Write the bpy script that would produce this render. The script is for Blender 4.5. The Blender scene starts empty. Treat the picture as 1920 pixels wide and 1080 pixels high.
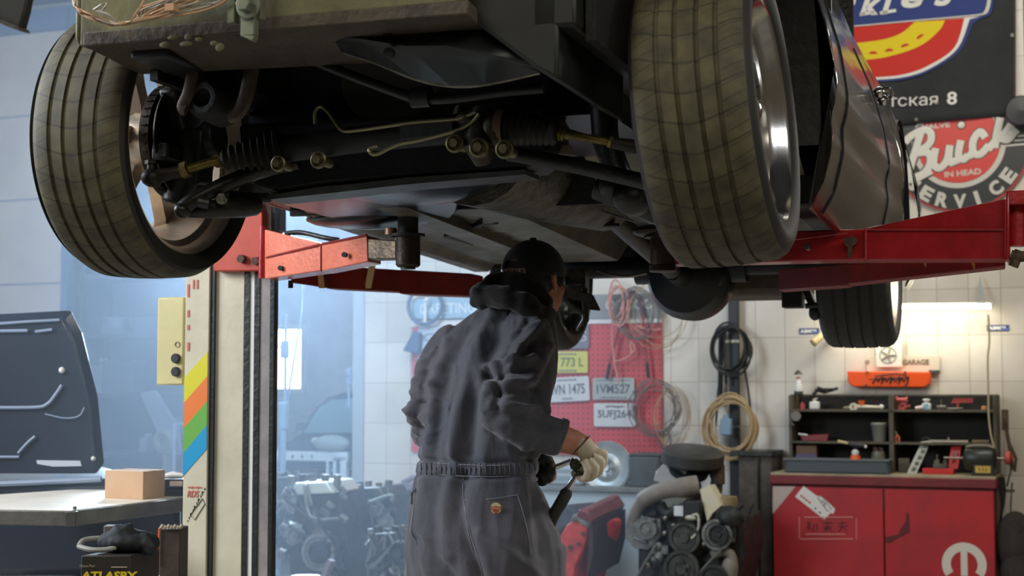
import bpy, math, random
from mathutils import Vector, Matrix, noise
R = math.radians
random.seed(7)
scene = bpy.context.scene
COL = scene.collection

# ------------------------------------------------------------------ camera
F = 2900.0                      # focal length in pixels of the 1920 wide frame
PITCH = R(3.8)
CAM = Vector((0, 0, 1.38))
cd = bpy.data.cameras.new('camera'); cam = bpy.data.objects.new('camera', cd); COL.objects.link(cam)
cam.location = CAM; cam.rotation_euler = (R(90) + PITCH, 0, 0)
cd.sensor_width = 36; cd.lens = F / 1920 * 36; cd.clip_start = .05; cd.clip_end = 100
cd.dof.use_dof = True; cd.dof.focus_distance = 3.9; cd.dof.aperture_fstop = 5.6
scene.camera = cam

# ------------------------------------------------------------------ exposure, world, lights
scene.view_settings.view_transform = 'Standard'; scene.view_settings.look = 'None'
scene.view_settings.gamma = 1; scene.view_settings.use_curve_mapping = False
scene.view_settings.exposure = 0.0
scene.cycles.max_bounces = 6; scene.cycles.volume_bounces = 1
scene.cycles.caustics_reflective = False; scene.cycles.caustics_refractive = False
scene.cycles.sample_clamp_indirect = 4
scene.cycles.use_denoising = True

def lin(r, g, b):
    f = lambda c: (c / 255 / 12.92) if c / 255 <= .04045 else ((c / 255 + .055) / 1.055) ** 2.4
    return (f(r), f(g), f(b))

w = bpy.data.worlds.new('world'); scene.world = w; w.use_nodes = True
bg = w.node_tree.nodes['Background']; bg.inputs[0].default_value = (*lin(200, 198, 180), 1); bg.inputs[1].default_value = .10

def area(name, loc, target, sx, sy, power, color, spread=180):
    l = bpy.data.lights.new(name, 'AREA'); l.shape = 'RECTANGLE'; l.size = sx; l.size_y = sy
    l.energy = power; l.color = color; l.spread = R(spread)
    o = bpy.data.objects.new(name, l); COL.objects.link(o); o.location = loc
    o.rotation_euler = (Vector(target) - Vector(loc)).to_track_quat('-Z', 'Y').to_euler()
    return o
BLUE = (.42, .64, 1.0); DAY = (.86, .92, 1.0); WARM = (1.0, .92, .72)
area('daylight_left_door', (-4.3, 3.8, 3.2), (-.7, 4.4, 1.3), 2.2, 2.0, 255, DAY)
area('hand_fill_light', (3.3, 5.6, 3.0), (.2, 4.6, 1.1), 1.2, .4, 34, (1.0, .96, .88), 120)  # fill lamp added to brighten the gloved hand and right arm
area('ceiling_tubes_right', (3.0, 1.2, 3.3), (.9, 3.4, 1.9), 1.4, .5, 26, (.93, .96, 1.0))
area('daylight_back_left', (-4.4, 9.9, 3.4), (-3.4, 6.0, 1.4), 2.4, 1.6, 8, (.6, .76, 1.0))
area('daylight_on_door', (-3.9, 10.2, 3.6), (-4.9, 14.4, 3.0), 1.6, 1.0, 22, (.95, .96, 1.0), 120)  # extra fill lamp added to lift the white door out of the blue
area('daylight_far_window', (-1.9, 12.2, 3.0), (-1.2, 8.0, 1.2), 1.6, 1.6, 250, (.58, .78, 1.0), 100)
area('blue_wall_fill', (-1.9, 7.4, 4.3), (-.9, 11.0, 1.4), 1.4, 1.0, 42, (.50, .72, 1.0), 80)  # blue fill lamp added to tint the middle of the tiled wall
area('ceiling_tubes_front', (.8, .2, 3.6), (.2, 3.4, 1.6), 3.2, .5, 42, WARM)
area('ceiling_tubes_back', (2.4, 7.0, 4.6), (2.2, 9.5, 1.0), 3.0, .6, 96, (1.0, .95, .84))
area('ceiling_tubes_left', (-2.0, 1.6, 3.8), (-1.1, 5.0, 1.2), 1.6, .6, 32, (1.0, .96, .82))

# ------------------------------------------------------------------ frames: pixel -> place
def ray(px, py):
    h = (px - 960) / F; v = (540 - py) / F
    return Vector((h, math.cos(PITCH) - v * math.sin(PITCH), math.sin(PITCH) + v * math.cos(PITCH)))
class Frame:
    """an upright frame in the place (origin + turn about z); finds where a sight line meets one of its planes"""
    def __init__(s, o, yaw=0):
        s.o = Vector(o); s.yaw = yaw; s.m = Matrix.Rotation(yaw, 3, 'Z'); s.mi = s.m.transposed()
    def _l(s, px, py):
        return s.mi @ (CAM - s.o), s.mi @ ray(px, py)
    def y(s, px, py, y=0):
        c, d = s._l(px, py); return c + d * ((y - c.y) / d.y)
    def x(s, px, py, x=0):
        c, d = s._l(px, py); return c + d * ((x - c.x) / d.x)
    def z(s, px, py, z=0):
        c, d = s._l(px, py); return c + d * ((z - c.z) / d.z)
    def w(s, p): return s.o + s.m @ Vector(p)
    def sub(s, p, yaw=0): return Frame(s.w(p), s.yaw + yaw)
WORLD = Frame((0, 0, 0), 0)
WALL = Frame((2.1, 10.35, 0), R(-22))
CAR = Frame((-.212, 3.416, 0), R(-18.5))

# ------------------------------------------------------------------ materials
MATS = {}
def mat(name, c1, rough=.6, metal=0, c2=None, scale=8, bump=0, bscale=None, coat=0, emit=None, estr=1, lo=.35, hi=.65, detail=6, spec=.5, sheen=0):
    if name in MATS: return MATS[name]
    m = bpy.data.materials.new(name); m.use_nodes = True; nt = m.node_tree; p = nt.nodes['Principled BSDF']
    p.inputs['Base Color'].default_value = (*c1, 1); p.inputs['Roughness'].default_value = rough; p.inputs['Metallic'].default_value = metal
    p.inputs['Specular IOR Level'].default_value = spec
    if coat: p.inputs['Coat Weight'].default_value = coat; p.inputs['Coat Roughness'].default_value = .08
    if sheen: p.inputs['Sheen Weight'].default_value = sheen; p.inputs['Sheen Roughness'].default_value = .4
    if emit: p.inputs['Emission Color'].default_value = (*emit, 1); p.inputs['Emission Strength'].default_value = estr
    tc = nt.nodes.new('ShaderNodeTexCoord')
    if c2:
        n = nt.nodes.new('ShaderNodeTexNoise'); n.inputs['Scale'].default_value = scale; n.inputs['Detail'].default_value = detail; n.inputs['Roughness'].default_value = .65
        nt.links.new(tc.outputs['Object'], n.inputs['Vector'])
        r = nt.nodes.new('ShaderNodeValToRGB'); r.color_ramp.elements[0].position = lo; r.color_ramp.elements[1].position = hi
        r.color_ramp.elements[0].color = (*c1, 1); r.color_ramp.elements[1].color = (*c2, 1)
        nt.links.new(n.outputs['Fac'], r.inputs[0]); nt.links.new(r.outputs[0], p.inputs['Base Color'])
    if bump:
        n = nt.nodes.new('ShaderNodeTexNoise'); n.inputs['Scale'].default_value = bscale or scale * 4; n.inputs['Detail'].default_value = 4
        nt.links.new(tc.outputs['Object'], n.inputs['Vector'])
        b = nt.nodes.new('ShaderNodeBump'); b.inputs['Strength'].default_value = bump; b.inputs['Distance'].default_value = .01
        nt.links.new(n.outputs['Fac'], b.inputs['Height']); nt.links.new(b.outputs[0], p.inputs['Normal'])
    MATS[name] = m; return m
def nodes(m): return m.node_tree, m.node_tree.nodes['Principled BSDF']

# ------------------------------------------------------------------ mesh builder
def basis(d):
    d = Vector(d).normalized(); a = Vector((0, 0, 1)) if abs(d.z) < .9 else Vector((1, 0, 0))
    u = d.cross(a).normalized(); v = d.cross(u).normalized(); return u, v
class MB:
    def __init__(s): s.v = []; s.f = []; s.mi = []; s.m = 0
    def add(s, vs, fs, M=None):
        n = len(s.v)
        s.v += [tuple(M @ Vector(p)) if M else tuple(p) for p in vs]
        s.f += [tuple(i + n for i in f) for f in fs]; s.mi += [s.m] * len(fs); return s
    def box(s, c, size, rot=None, taper=None):
        hx, hy, hz = [k / 2 for k in size]; c = Vector(c)
        t = taper or (1, 1)
        vs = [Vector((x * hx * (t[0] if z > 0 else 1), y * hy * (t[1] if z > 0 else 1), z * hz)) for z in (-1, 1) for y in (-1, 1) for x in (-1, 1)]
        if rot is not None:
            Rm = rot if isinstance(rot, Matrix) else (Matrix.Rotation(rot[2], 3, 'Z') @ Matrix.Rotation(rot[1], 3, 'Y') @ Matrix.Rotation(rot[0], 3, 'X'))
            vs = [Rm @ p for p in vs]
        return s.add([p + c for p in vs], [(0, 2, 3, 1), (4, 5, 7, 6), (0, 1, 5, 4), (2, 6, 7, 3), (0, 4, 6, 2), (1, 3, 7, 5)])
    def bar(s, p0, p1, wd, ht, up=(0, 0, 1), w1=None, h1=None):
        p0, p1 = Vector(p0), Vector(p1); d = (p1 - p0).normalized(); u = d.cross(Vector(up)).normalized(); v = u.cross(d).normalized()
        w1 = w1 or wd; h1 = h1 or ht; vs = []
        for p, a, b in ((p0, wd / 2, ht / 2), (p1, w1 / 2, h1 / 2)):
            vs += [p - u * a - v * b, p + u * a - v * b, p + u * a + v * b, p - u * a + v * b]
        return s.add(vs, [(0, 3, 2, 1), (4, 5, 6, 7), (0, 1, 5, 4), (1, 2, 6, 5), (2, 3, 7, 6), (3, 0, 4, 7)])
    def hull(s, a, b):
        """two rings of equal length joined, both capped"""
        n = len(a); return s.add(list(a) + list(b), [tuple(range(n))[::-1], tuple(range(n, 2 * n))] + [(i, (i + 1) % n, n + (i + 1) % n, n + i) for i in range(n)])
    def prism(s, poly, off):
        off = Vector(off); a = [Vector(p) for p in poly]; return s.hull(a, [p + off for p in a])
    def cyl(s, p0, p1, r0, r1=None, n=20, caps=True):
        p0, p1 = Vector(p0), Vector(p1); r1 = r0 if r1 is None else r1; u, v = basis(p1 - p0); vs = []
        for p, r in ((p0, r0), (p1, r1)):
            vs += [p + (u * math.cos(2 * math.pi * k / n) + v * math.sin(2 * math.pi * k / n)) * r for k in range(n)]
        fs = [(k, (k + 1) % n, n + (k + 1) % n, n + k) for k in range(n)]
        if caps: fs += [tuple(range(n))[::-1], tuple(range(n, 2 * n))]
        return s.add(vs, fs)
    def lathe(s, prof, p0, axis, n=32, a0=0, a1=None, close=False):
        """prof = [(distance along axis, radius)]"""
        p0 = Vector(p0); ax = Vector(axis).normalized(); u, v = basis(ax); full = a1 is None; a1 = 2 * math.pi if full else a1
        m = n if full else n + 1; vs = []
        for h, r in prof:
            for k in range(m):
                a = a0 + (a1 - a0) * k / n; vs.append(p0 + ax * h + (u * math.cos(a) + v * math.sin(a)) * r)
        fs = []; L = len(prof); rng = range(L if close else L - 1)
        for i in rng:
            j = (i + 1) % L
            for k in range(n):
                k2 = (k + 1) % m; fs.append((i * m + k, i * m + k2, j * m + k2, j * m + k))
        if full and not close:
            if prof[0][1] > 1e-6: fs.append(tuple(range(m))[::-1])
            if prof[-1][1] > 1e-6: fs.append(tuple((L - 1) * m + k for k in range(m)))
        return s.add(vs, fs)
    def tube(s, pts, r, n=10, closed=False, caps=True, flat=1):
        pts = [Vector(p) for p in pts]; L = len(pts); rs = r if isinstance(r, (list, tuple)) else [r] * L
        T = []
        for i in range(L):
            a = pts[(i - 1) % L] if closed or i > 0 else pts[i]; b = pts[(i + 1) % L] if closed or i < L - 1 else pts[i]
            t = b - a; T.append(t.normalized() if t.length > 1e-9 else Vector((0, 0, 1)))
        u, v = basis(T[0]); vs = []
        for i in range(L):
            t = T[i]; u = (u - t * u.dot(t)).normalized(); v = t.cross(u)
            vs += [pts[i] + (u * math.cos(2 * math.pi * k / n) + v * math.sin(2 * math.pi * k / n) * flat) * rs[i] for k in range(n)]
        fs = []
        for i in range(L if closed else L - 1):
            j = (i + 1) % L
            fs += [(i * n + k, i * n + (k + 1) % n, j * n + (k + 1) % n, j * n + k) for k in range(n)]
        if caps and not closed: fs += [tuple(range(n))[::-1], tuple((L - 1) * n + k for k in range(n))]
        return s.add(vs, fs)
    def ball(s, c, r, n=16, m=10, rot=None):
        c = Vector(c); r = (r, r, r) if not isinstance(r, (tuple, list)) else r; vs = []; fs = []
        for i in range(m + 1):
            t = math.pi * i / m
            for k in range(n):
                p = Vector((r[0] * math.sin(t) * math.cos(2 * math.pi * k / n), r[1] * math.sin(t) * math.sin(2 * math.pi * k / n), r[2] * math.cos(t)))
                vs.append((rot @ p if rot else p) + c)
        for i in range(m):
            fs += [(i * n + k, (i + 1) * n + k, (i + 1) * n + (k + 1) % n, i * n + (k + 1) % n) for k in range(n)]
        return s.add(vs, fs)
    def grid(s, fn, nu, nv, wrap=False):
        vs = [Vector(fn(i / (nu if wrap else nu - 1), j / (nv - 1))) for i in range(nu) for j in range(nv)]
        fs = [(i * nv + j, ((i + 1) % nu) * nv + j, ((i + 1) % nu) * nv + j + 1, i * nv + j + 1) for i in range(nu if wrap else nu - 1) for j in range(nv - 1)]
        return s.add(vs, fs)
    def text(s, st, c, w, h, out=(0, -1, 0), right=(1, 0, 0), depth=.002, bold=0.0, shear=0.0, mirror=False):
        """lettering fitted to a w x h rectangle centred at c, reading along right, facing out"""
        k = bpy.data.curves.new('t', 'FONT'); k.body = st; k.size = 1; k.extrude = .02; k.offset = bold; k.shear = shear; k.resolution_u = 3
        o = bpy.data.objects.new('t', k); COL.objects.link(o)
        me = bpy.data.meshes.new_from_object(o.evaluated_get(bpy.context.evaluated_depsgraph_get()))
        vs = [v.co.copy() for v in me.vertices]; fs = [tuple(p.vertices) for p in me.polygons]
        bpy.data.objects.remove(o); bpy.data.curves.remove(k); bpy.data.meshes.remove(me)
        if not vs: return s
        x0 = min(v.x for v in vs); x1 = max(v.x for v in vs); y0 = min(v.y for v in vs); y1 = max(v.y for v in vs)
        X = Vector(right).normalized(); Z = Vector(out).normalized(); Y = Z.cross(X); c = Vector(c)
        sx = w / (x1 - x0) if w else h / (y1 - y0); sy = h / (y1 - y0) if h else sx
        return s.add([c + X * ((v.x - (x0 + x1) / 2) * sx) + Y * ((v.y - (y0 + y1) / 2) * sy) + Z * (v.z / .02 * depth) for v in vs], fs)
    def build(s, name, mats, parent=None, smooth=True, bevel=0, sub=0, loc=None, rotz=None, angle=38, solid=0):
        me = bpy.data.meshes.new(name); me.from_pydata(s.v, [], s.f); me.validate()
        if not isinstance(mats, (list, tuple)): mats = [mats]
        for m in mats: me.materials.append(m)
        if len(me.polygons) == len(s.mi):
            for p, i in zip(me.polygons, s.mi): p.material_index = min(i, len(mats) - 1)
        import bmesh
        bm = bmesh.new(); bm.from_mesh(me); bmesh.ops.recalc_face_normals(bm, faces=bm.faces); bm.to_mesh(me); bm.free()
        if smooth:
            me.polygons.foreach_set('use_smooth', [True] * len(me.polygons)); me.set_sharp_from_angle(angle=R(angle))
        o = bpy.data.objects.new(name, me); COL.objects.link(o)
        if parent: o.parent = parent
        if loc is not None: o.location = loc
        if rotz is not None: o.rotation_euler.z = rotz
        if solid: k = o.modifiers.new('t', 'SOLIDIFY'); k.thickness = solid; k.offset = 0
        if bevel: b = o.modifiers.new('b', 'BEVEL'); b.width = bevel; b.segments = 2; b.limit_method = 'ANGLE'; b.angle_limit = R(40)
        if sub: k = o.modifiers.new('s', 'SUBSURF'); k.levels = k.render_levels = sub
        return o
def tag(o, label=None, cat=None, group=None, kind=None):
    if label: o['label'] = label
    if cat: o['category'] = cat
    if group: o['group'] = group
    if kind: o['kind'] = kind
    return o
def thing(name, label, cat, fr, group=None):
    o = bpy.data.objects.new(name, None); COL.objects.link(o); o.location = fr.o; o.rotation_euler.z = fr.yaw; o.empty_display_size = .05
    return tag(o, label, cat, group)
def single(mb, name, mats, label, cat, fr, group=None, **k):
    """a thing that is one mesh, built in the frame fr"""
    o = mb.build(name, mats, None, loc=fr.o, rotz=fr.yaw, **k); return tag(o, label, cat, group)
def struct(mb, name, mats, fr=WORLD, **k):
    o = mb.build(name, mats, None, loc=fr.o, rotz=fr.yaw, **k); o['kind'] = 'structure'; return o
def copy_tree(o, parent=None):
    c = o.copy(); COL.objects.link(c); c.parent = parent
    for ch in list(o.children): copy_tree(ch, c)
    return c
def curve_pts(pts, n=6):
    """smooth the polyline pts (Catmull-Rom)"""
    P = [Vector(p) for p in pts]; out = []
    for i in range(len(P) - 1):
        a = P[max(i - 1, 0)]; b = P[i]; c = P[i + 1]; d = P[min(i + 2, len(P) - 1)]
        for k in range(n):
            t = k / n; out.append(.5 * ((2 * b) + (c - a) * t + (2 * a - 5 * b + 4 * c - d) * t * t + (3 * b - 3 * c + d - a) * t ** 3))
    return out + [P[-1]]

# shared materials
steel = mat('bare_steel', lin(150, 145, 135), .35, 1, lin(95, 88, 78), 14, .2, 60)
chrome = mat('chrome', lin(225, 225, 222), .1, 1)
alu = mat('polished_aluminium', lin(222, 206, 186), .34, .75, lin(196, 178, 158), 6, .05, 40)
dullalu = mat('dull_cast_aluminium', lin(120, 118, 108), .6, .8, lin(80, 78, 70), 18, .4, 80)
blackpaint = mat('black_chassis_paint', lin(24, 26, 27), .42, 0, lin(36, 36, 34), 9, .25, 50)
blackrub = mat('black_rubber', lin(28, 28, 27), .62, 0, lin(40, 39, 36), 12, .2, 60)
brass = mat('yellow_passivated_metal', lin(128, 112, 60), .45, .8, lin(80, 70, 42), 30)
rust = mat('rusty_metal', lin(96, 72, 54), .75, .2, lin(58, 46, 38), 20, .4)
blackpl = mat('black_plastic', lin(22, 22, 24), .45)
white = mat('white_paint', lin(225, 224, 216), .5)
cream = mat('cream_plastic', lin(214, 206, 180), .5)
darkgrey = mat('dark_grey_paint', lin(60, 62, 62), .5)
redp = mat('red_plastic', lin(190, 40, 34), .4)
orangep = mat('orange_plastic', lin(226, 98, 34), .45)
woodm = mat('worn_wood', lin(140, 120, 90), .75, 0, lin(104, 86, 62), 5, .2)
inkm = mat('dark_ink', lin(52, 52, 54), .7)
# ================================================================== the room
tile = mat('glazed_wall_tiles', lin(216, 208, 194), .32)
nt, p = nodes(tile)
tc = nt.nodes.new('ShaderNodeTexCoord'); mp = nt.nodes.new('ShaderNodeMapping'); mp.inputs['Rotation'].default_value = (R(90), 0, 0)
sp = nt.nodes.new('ShaderNodeSeparateXYZ'); cb = nt.nodes.new('ShaderNodeCombineXYZ'); nt.links.new(tc.outputs['Object'], sp.inputs[0])
nt.links.new(sp.outputs['X'], cb.inputs[0]); nt.links.new(sp.outputs['Z'], cb.inputs[1])
nt.links.new(cb.outputs[0], mp.inputs[0]); mp.inputs['Rotation'].default_value = (0, 0, 0); mp.inputs['Location'].default_value = (.075, .06, 0)
br = nt.nodes.new('ShaderNodeTexBrick'); br.offset = 0; br.inputs['Scale'].default_value = 1; br.inputs['Brick Width'].default_value = .2; br.inputs['Row Height'].default_value = .3
br.inputs['Mortar Size'].default_value = .0022; br.inputs['Mortar Smooth'].default_value = .3
br.inputs['Color1'].default_value = (*lin(220, 212, 200), 1); br.inputs['Color2'].default_value = (*lin(208, 200, 187), 1); br.inputs['Mortar'].default_value = (*lin(160, 152, 138), 1)
nt.links.new(mp.outputs[0], br.inputs['Vector'])
nz = nt.nodes.new('ShaderNodeTexNoise'); nz.inputs['Scale'].default_value = 1.6; nz.inputs['Detail'].default_value = 6; nt.links.new(tc.outputs['Object'], nz.inputs['Vector'])
rp = nt.nodes.new('ShaderNodeValToRGB'); rp.color_ramp.elements[0].position = .42; rp.color_ramp.elements[0].color = (.62, .58, .52, 1); rp.color_ramp.elements[1].position = .62; rp.color_ramp.elements[1].color = (1, 1, 1, 1)
nt.links.new(nz.outputs['Fac'], rp.inputs[0])
mx = nt.nodes.new('ShaderNodeMixRGB'); mx.blend_type = 'MULTIPLY'; mx.inputs[0].default_value = .45
nt.links.new(br.outputs['Color'], mx.inputs[1]); nt.links.new(rp.outputs[0], mx.inputs[2]); nt.links.new(mx.outputs[0], p.inputs['Base Color'])
bp = nt.nodes.new('ShaderNodeBump'); bp.invert = True; bp.inputs['Strength'].default_value = .5; bp.inputs['Distance'].default_value = .004
nt.links.new(br.outputs['Fac'], bp.inputs['Height']); nt.links.new(bp.outputs[0], p.inputs['Normal'])
plaster = mat('painted_plaster', lin(196, 200, 205), .8, 0, lin(180, 184, 190), 3)
darkwall = mat('dark_painted_wall', lin(52, 64, 86), .8, 0, lin(36, 46, 64), 2)
ceilm = mat('dark_ceiling', lin(70, 70, 72), .9, 0, lin(55, 55, 58), 2)
concrete = mat('stained_concrete_floor', lin(168, 162, 150), .6, 0, lin(120, 115, 106), 2.2, .2, 20)

XC = WALL.y(665, 700, 0).x                      # the corner where the tiled wall ends
struct(MB().box((1.5, 4, -.05), (34, 30, .1)), 'floor', concrete)
XR = WALL.y(1934, 733, 0).x                     # tiles end just outside the frame, then an unseen brown wall added for the flank's reflection
struct(MB().box(((XC + XR) / 2, .1, 2.5), (XR - XC, .2, 5.0)), 'wall_back', tile, WALL)
struct(MB().box(((XR + 5.2) / 2, .12, 2.5), (5.2 - XR, .2, 5.0)), 'wall_back_right', mat('brown_roller_door_paint', lin(92, 82, 66), .7, 0, lin(70, 62, 50), 2.5), WALL)
struct(MB().box((XC + .1, 2.0, 2.5), (.2, 3.6, 5.0)), 'wall_left_corner', plaster, WALL)
struct(MB().box((5.3, -5.5, 2.5), (.2, 11.4, 5.0)), 'wall_right', mat('tan_painted_plaster', lin(136, 122, 100), .8, 0, lin(112, 100, 84), 3), WALL)
# far wall with a window opening
FW = 3.8
a = WALL.y(505, 733, FW); b = WALL.y(571, 613, FW)
wx0, wx1, wz0, wz1 = a.x - .5, b.x, a.z, b.z
XL = -9.2; m = MB()
m.box(((XL + wx0) / 2, FW + .1, 2.5), (wx0 - XL, .2, 5.0)); m.box(((wx1 + XC) / 2, FW + .1, 2.5), (XC - wx1, .2, 5.0))
m.box(((wx0 + wx1) / 2, FW + .1, wz0 / 2), (wx1 - wx0, .2, wz0)); m.box(((wx0 + wx1) / 2, FW + .1, (wz1 + 5) / 2), (wx1 - wx0, .2, 5 - wz1))
struct(m, 'wall_far', plaster, WALL)
sky = mat('bright_daylight_pane', (1, 1, 1), .3, emit=(.92, .97, 1.0), estr=2.6)
wf = struct(MB().box(((wx0 + wx1) / 2, FW + .12, (wz0 + wz1) / 2), (wx1 - wx0, .02, wz1 - wz0)), 'window_1', sky, WALL)
m = MB()
for x in (wx0, (wx0 + wx1) / 2 - .02, wx1 - .0): m.box((x, FW - .0, (wz0 + wz1) / 2), (.05, .06, wz1 - wz0 + .05))
for z in (wz0, wz1): m.box(((wx0 + wx1) / 2, FW, z), (wx1 - wx0 + .05, .06, .05))
o = m.build('window_frame', white, wf)
# left: dark painted bay, and the white sectional door framed in blue
DK = 1.2                                         # plane of the left hand bay wall
p128 = WALL.y(128, 300, DK)
blueframe = mat('blue_painted_steel', lin(104, 130, 172), .6)
doorm = mat('white_door_panels', lin(232, 226, 214), .55, 0, lin(220, 214, 204), 2)
x0 = WALL.y(-200, 300, DK).x
struct(MB().box(((WALL.y(140, 300, DK).x + WALL.y(400, 300, DK).x) / 2, DK + .6, 2.5), (WALL.y(400, 300, DK).x - WALL.y(140, 300, DK).x, .2, 5.0)), 'wall_left_rear', darkwall, WALL)
zt = WALL.y(60, 60, DK).z
dr = struct(MB().box(((x0 + p128.x) / 2, DK + .05, zt / 2), (p128.x - x0, .06, zt)), 'door_1', doorm, WALL)
m = MB(); m.box(((x0 + p128.x) / 2, DK - .02, zt + .09), (p128.x - x0 + .1, .1, .2)); m.box((p128.x + .03, DK - .02, (zt + .19) / 2), (.07, .1, zt + .19))
m.build('door_frame', blueframe, dr)
m = MB()
for k in range(1, 6): m.box(((x0 + p128.x) / 2, DK + .015, zt * k / 6), (p128.x - x0, .012, .014))
m.build('panel_joint', mat('door_joint_grey', lin(150, 155, 165), .6), dr)
struct(MB().box(((x0 + p128.x) / 2, DK + .16, (zt + 5.1) / 2 + .05), (p128.x - x0 + .14, .2, 5.0 - zt)), 'wall_left', plaster, WALL)
struct(MB().box((1.5, 4, 5.05), (34, 30, .1)), 'ceiling', ceilm)
# dust and exhaust haze lit by the windows
hz = MB().box((-4.8, -3.35, 2.45), (8.4, 6.6, 4.8)).build('haze', bpy.data.materials.new('haze'), smooth=False, loc=WALL.o, rotz=WALL.yaw)
hm = hz.data.materials[0]; hm.use_nodes = True; hm.node_tree.nodes.clear()
vo = hm.node_tree.nodes.new('ShaderNodeVolumeScatter'); vo.inputs['Color'].default_value = (.68, .82, 1, 1); vo.inputs['Density'].default_value = .036; vo.inputs['Anisotropy'].default_value = .3
ou = hm.node_tree.nodes.new('ShaderNodeOutputMaterial'); hm.node_tree.links.new(vo.outputs[0], ou.inputs['Volume'])
tag(hz, 'pale blue dusty haze hanging in the left side of the workshop', 'haze', kind='stuff')
# ================================================================== the lifted car
car = thing('car', 'black car raised on a two-post lift, seen from below its stripped front end', 'car', CAR)
C = CAR.y
underseal = mat('grey_underseal', lin(124, 118, 102), .5, .1, lin(84, 80, 70), 7, .25, 60)
glossblack = mat('gloss_black_car_paint', lin(12, 11, 10), .16, 0, coat=.3)
olive = mat('worn_olive_primer', lin(104, 100, 62), .6, .1, lin(66, 64, 42), 5, .15, 40)
brownm = mat('rusty_brown_frame', lin(80, 70, 56), .7, .1, lin(52, 46, 38), 9, .35, 60)
discm = mat('brake_disc_iron', lin(70, 62, 54), .5, .8, lin(44, 40, 36), 14, .2)
liner = mat('black_wheelhouse_sealer', lin(15, 15, 16), .7, 0, lin(24, 24, 24), 6, .3, 50)

# ---- tyre rubber with worn siped tread
tyre = mat('worn_tyre_rubber', lin(52, 50, 42), .68, 0)
nt, p = nodes(tyre); N = nt.nodes.new; K = nt.links.new
def M_(op, a=None, b=None, va=None, vb=None):
    n = N('ShaderNodeMath'); n.operation = op
    if a is not None: K(a, n.inputs[0])
    elif va is not None: n.inputs[0].default_value = va
    if b is not None: K(b, n.inputs[1])
    elif vb is not None: n.inputs[1].default_value = vb
    return n.outputs[0]
tc = N('ShaderNodeTexCoord'); sx = N('ShaderNodeSeparateXYZ'); K(tc.outputs['Object'], sx.inputs[0])
ang = M_('ARCTAN2', sx.outputs['Z'], sx.outputs['Y'])
rad = M_('SQRT', M_('ADD', M_('MULTIPLY', sx.outputs['Z'], sx.outputs['Z']), M_('MULTIPLY', sx.outputs['Y'], sx.outputs['Y'])))
ax = M_('ABSOLUTE', sx.outputs['X'])
w1 = M_('ADD', M_('MULTIPLY', ang, vb=34.0), M_('MULTIPLY', M_('POWER', ax, vb=1.4), vb=70.0))
s1 = M_('GREATER_THAN', M_('SINE', w1), vb=.965)
w2 = M_('ADD', M_('MULTIPLY', ang, vb=68.0), M_('MULTIPLY', sx.outputs['X'], vb=90.0))
s2 = M_('MULTIPLY', M_('GREATER_THAN', M_('SINE', w2), vb=.975), M_('GREATER_THAN', ax, vb=.062))
s12 = M_('MAXIMUM', s1, s2)
tread = M_('MULTIPLY', s12, M_('GREATER_THAN', rad, vb=.303))
rings = M_('MULTIPLY', M_('GREATER_THAN', M_('SINE', M_('MULTIPLY', rad, vb=520.0)), vb=.8), M_('LESS_THAN', rad, vb=.272))
b = N('ShaderNodeBump'); b.invert = True; b.inputs['Strength'].default_value = .9; b.inputs['Distance'].default_value = .003
K(M_('ADD', tread, M_('MULTIPLY', rings, vb=.3)), b.inputs['Height']); K(b.outputs[0], p.inputs['Normal'])
nz = N('ShaderNodeTexNoise'); nz.inputs['Scale'].default_value = 22; nz.inputs['Detail'].default_value = 7; K(tc.outputs['Object'], nz.inputs['Vector'])
rp = N('ShaderNodeValToRGB'); rp.color_ramp.elements[0].position = .3; rp.color_ramp.elements[0].color = (*lin(56, 53, 38), 1); rp.color_ramp.elements[1].position = .72; rp.color_ramp.elements[1].color = (*lin(92, 86, 60), 1)
K(nz.outputs['Fac'], rp.inputs[0])
side = N('ShaderNodeMixRGB'); K(M_('LESS_THAN', rad, vb=.302), side.inputs[0]); K(rp.outputs[0], side.inputs[1]); side.inputs[2].default_value = (*lin(34, 33, 31), 1)
dk = N('ShaderNodeMixRGB'); K(M_('MULTIPLY', tread, vb=.55), dk.inputs[0]); K(side.outputs[0], dk.inputs[1]); dk.inputs[2].default_value = (*lin(24, 23, 20), 1)
K(dk.outputs[0], p.inputs['Base Color'])

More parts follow.
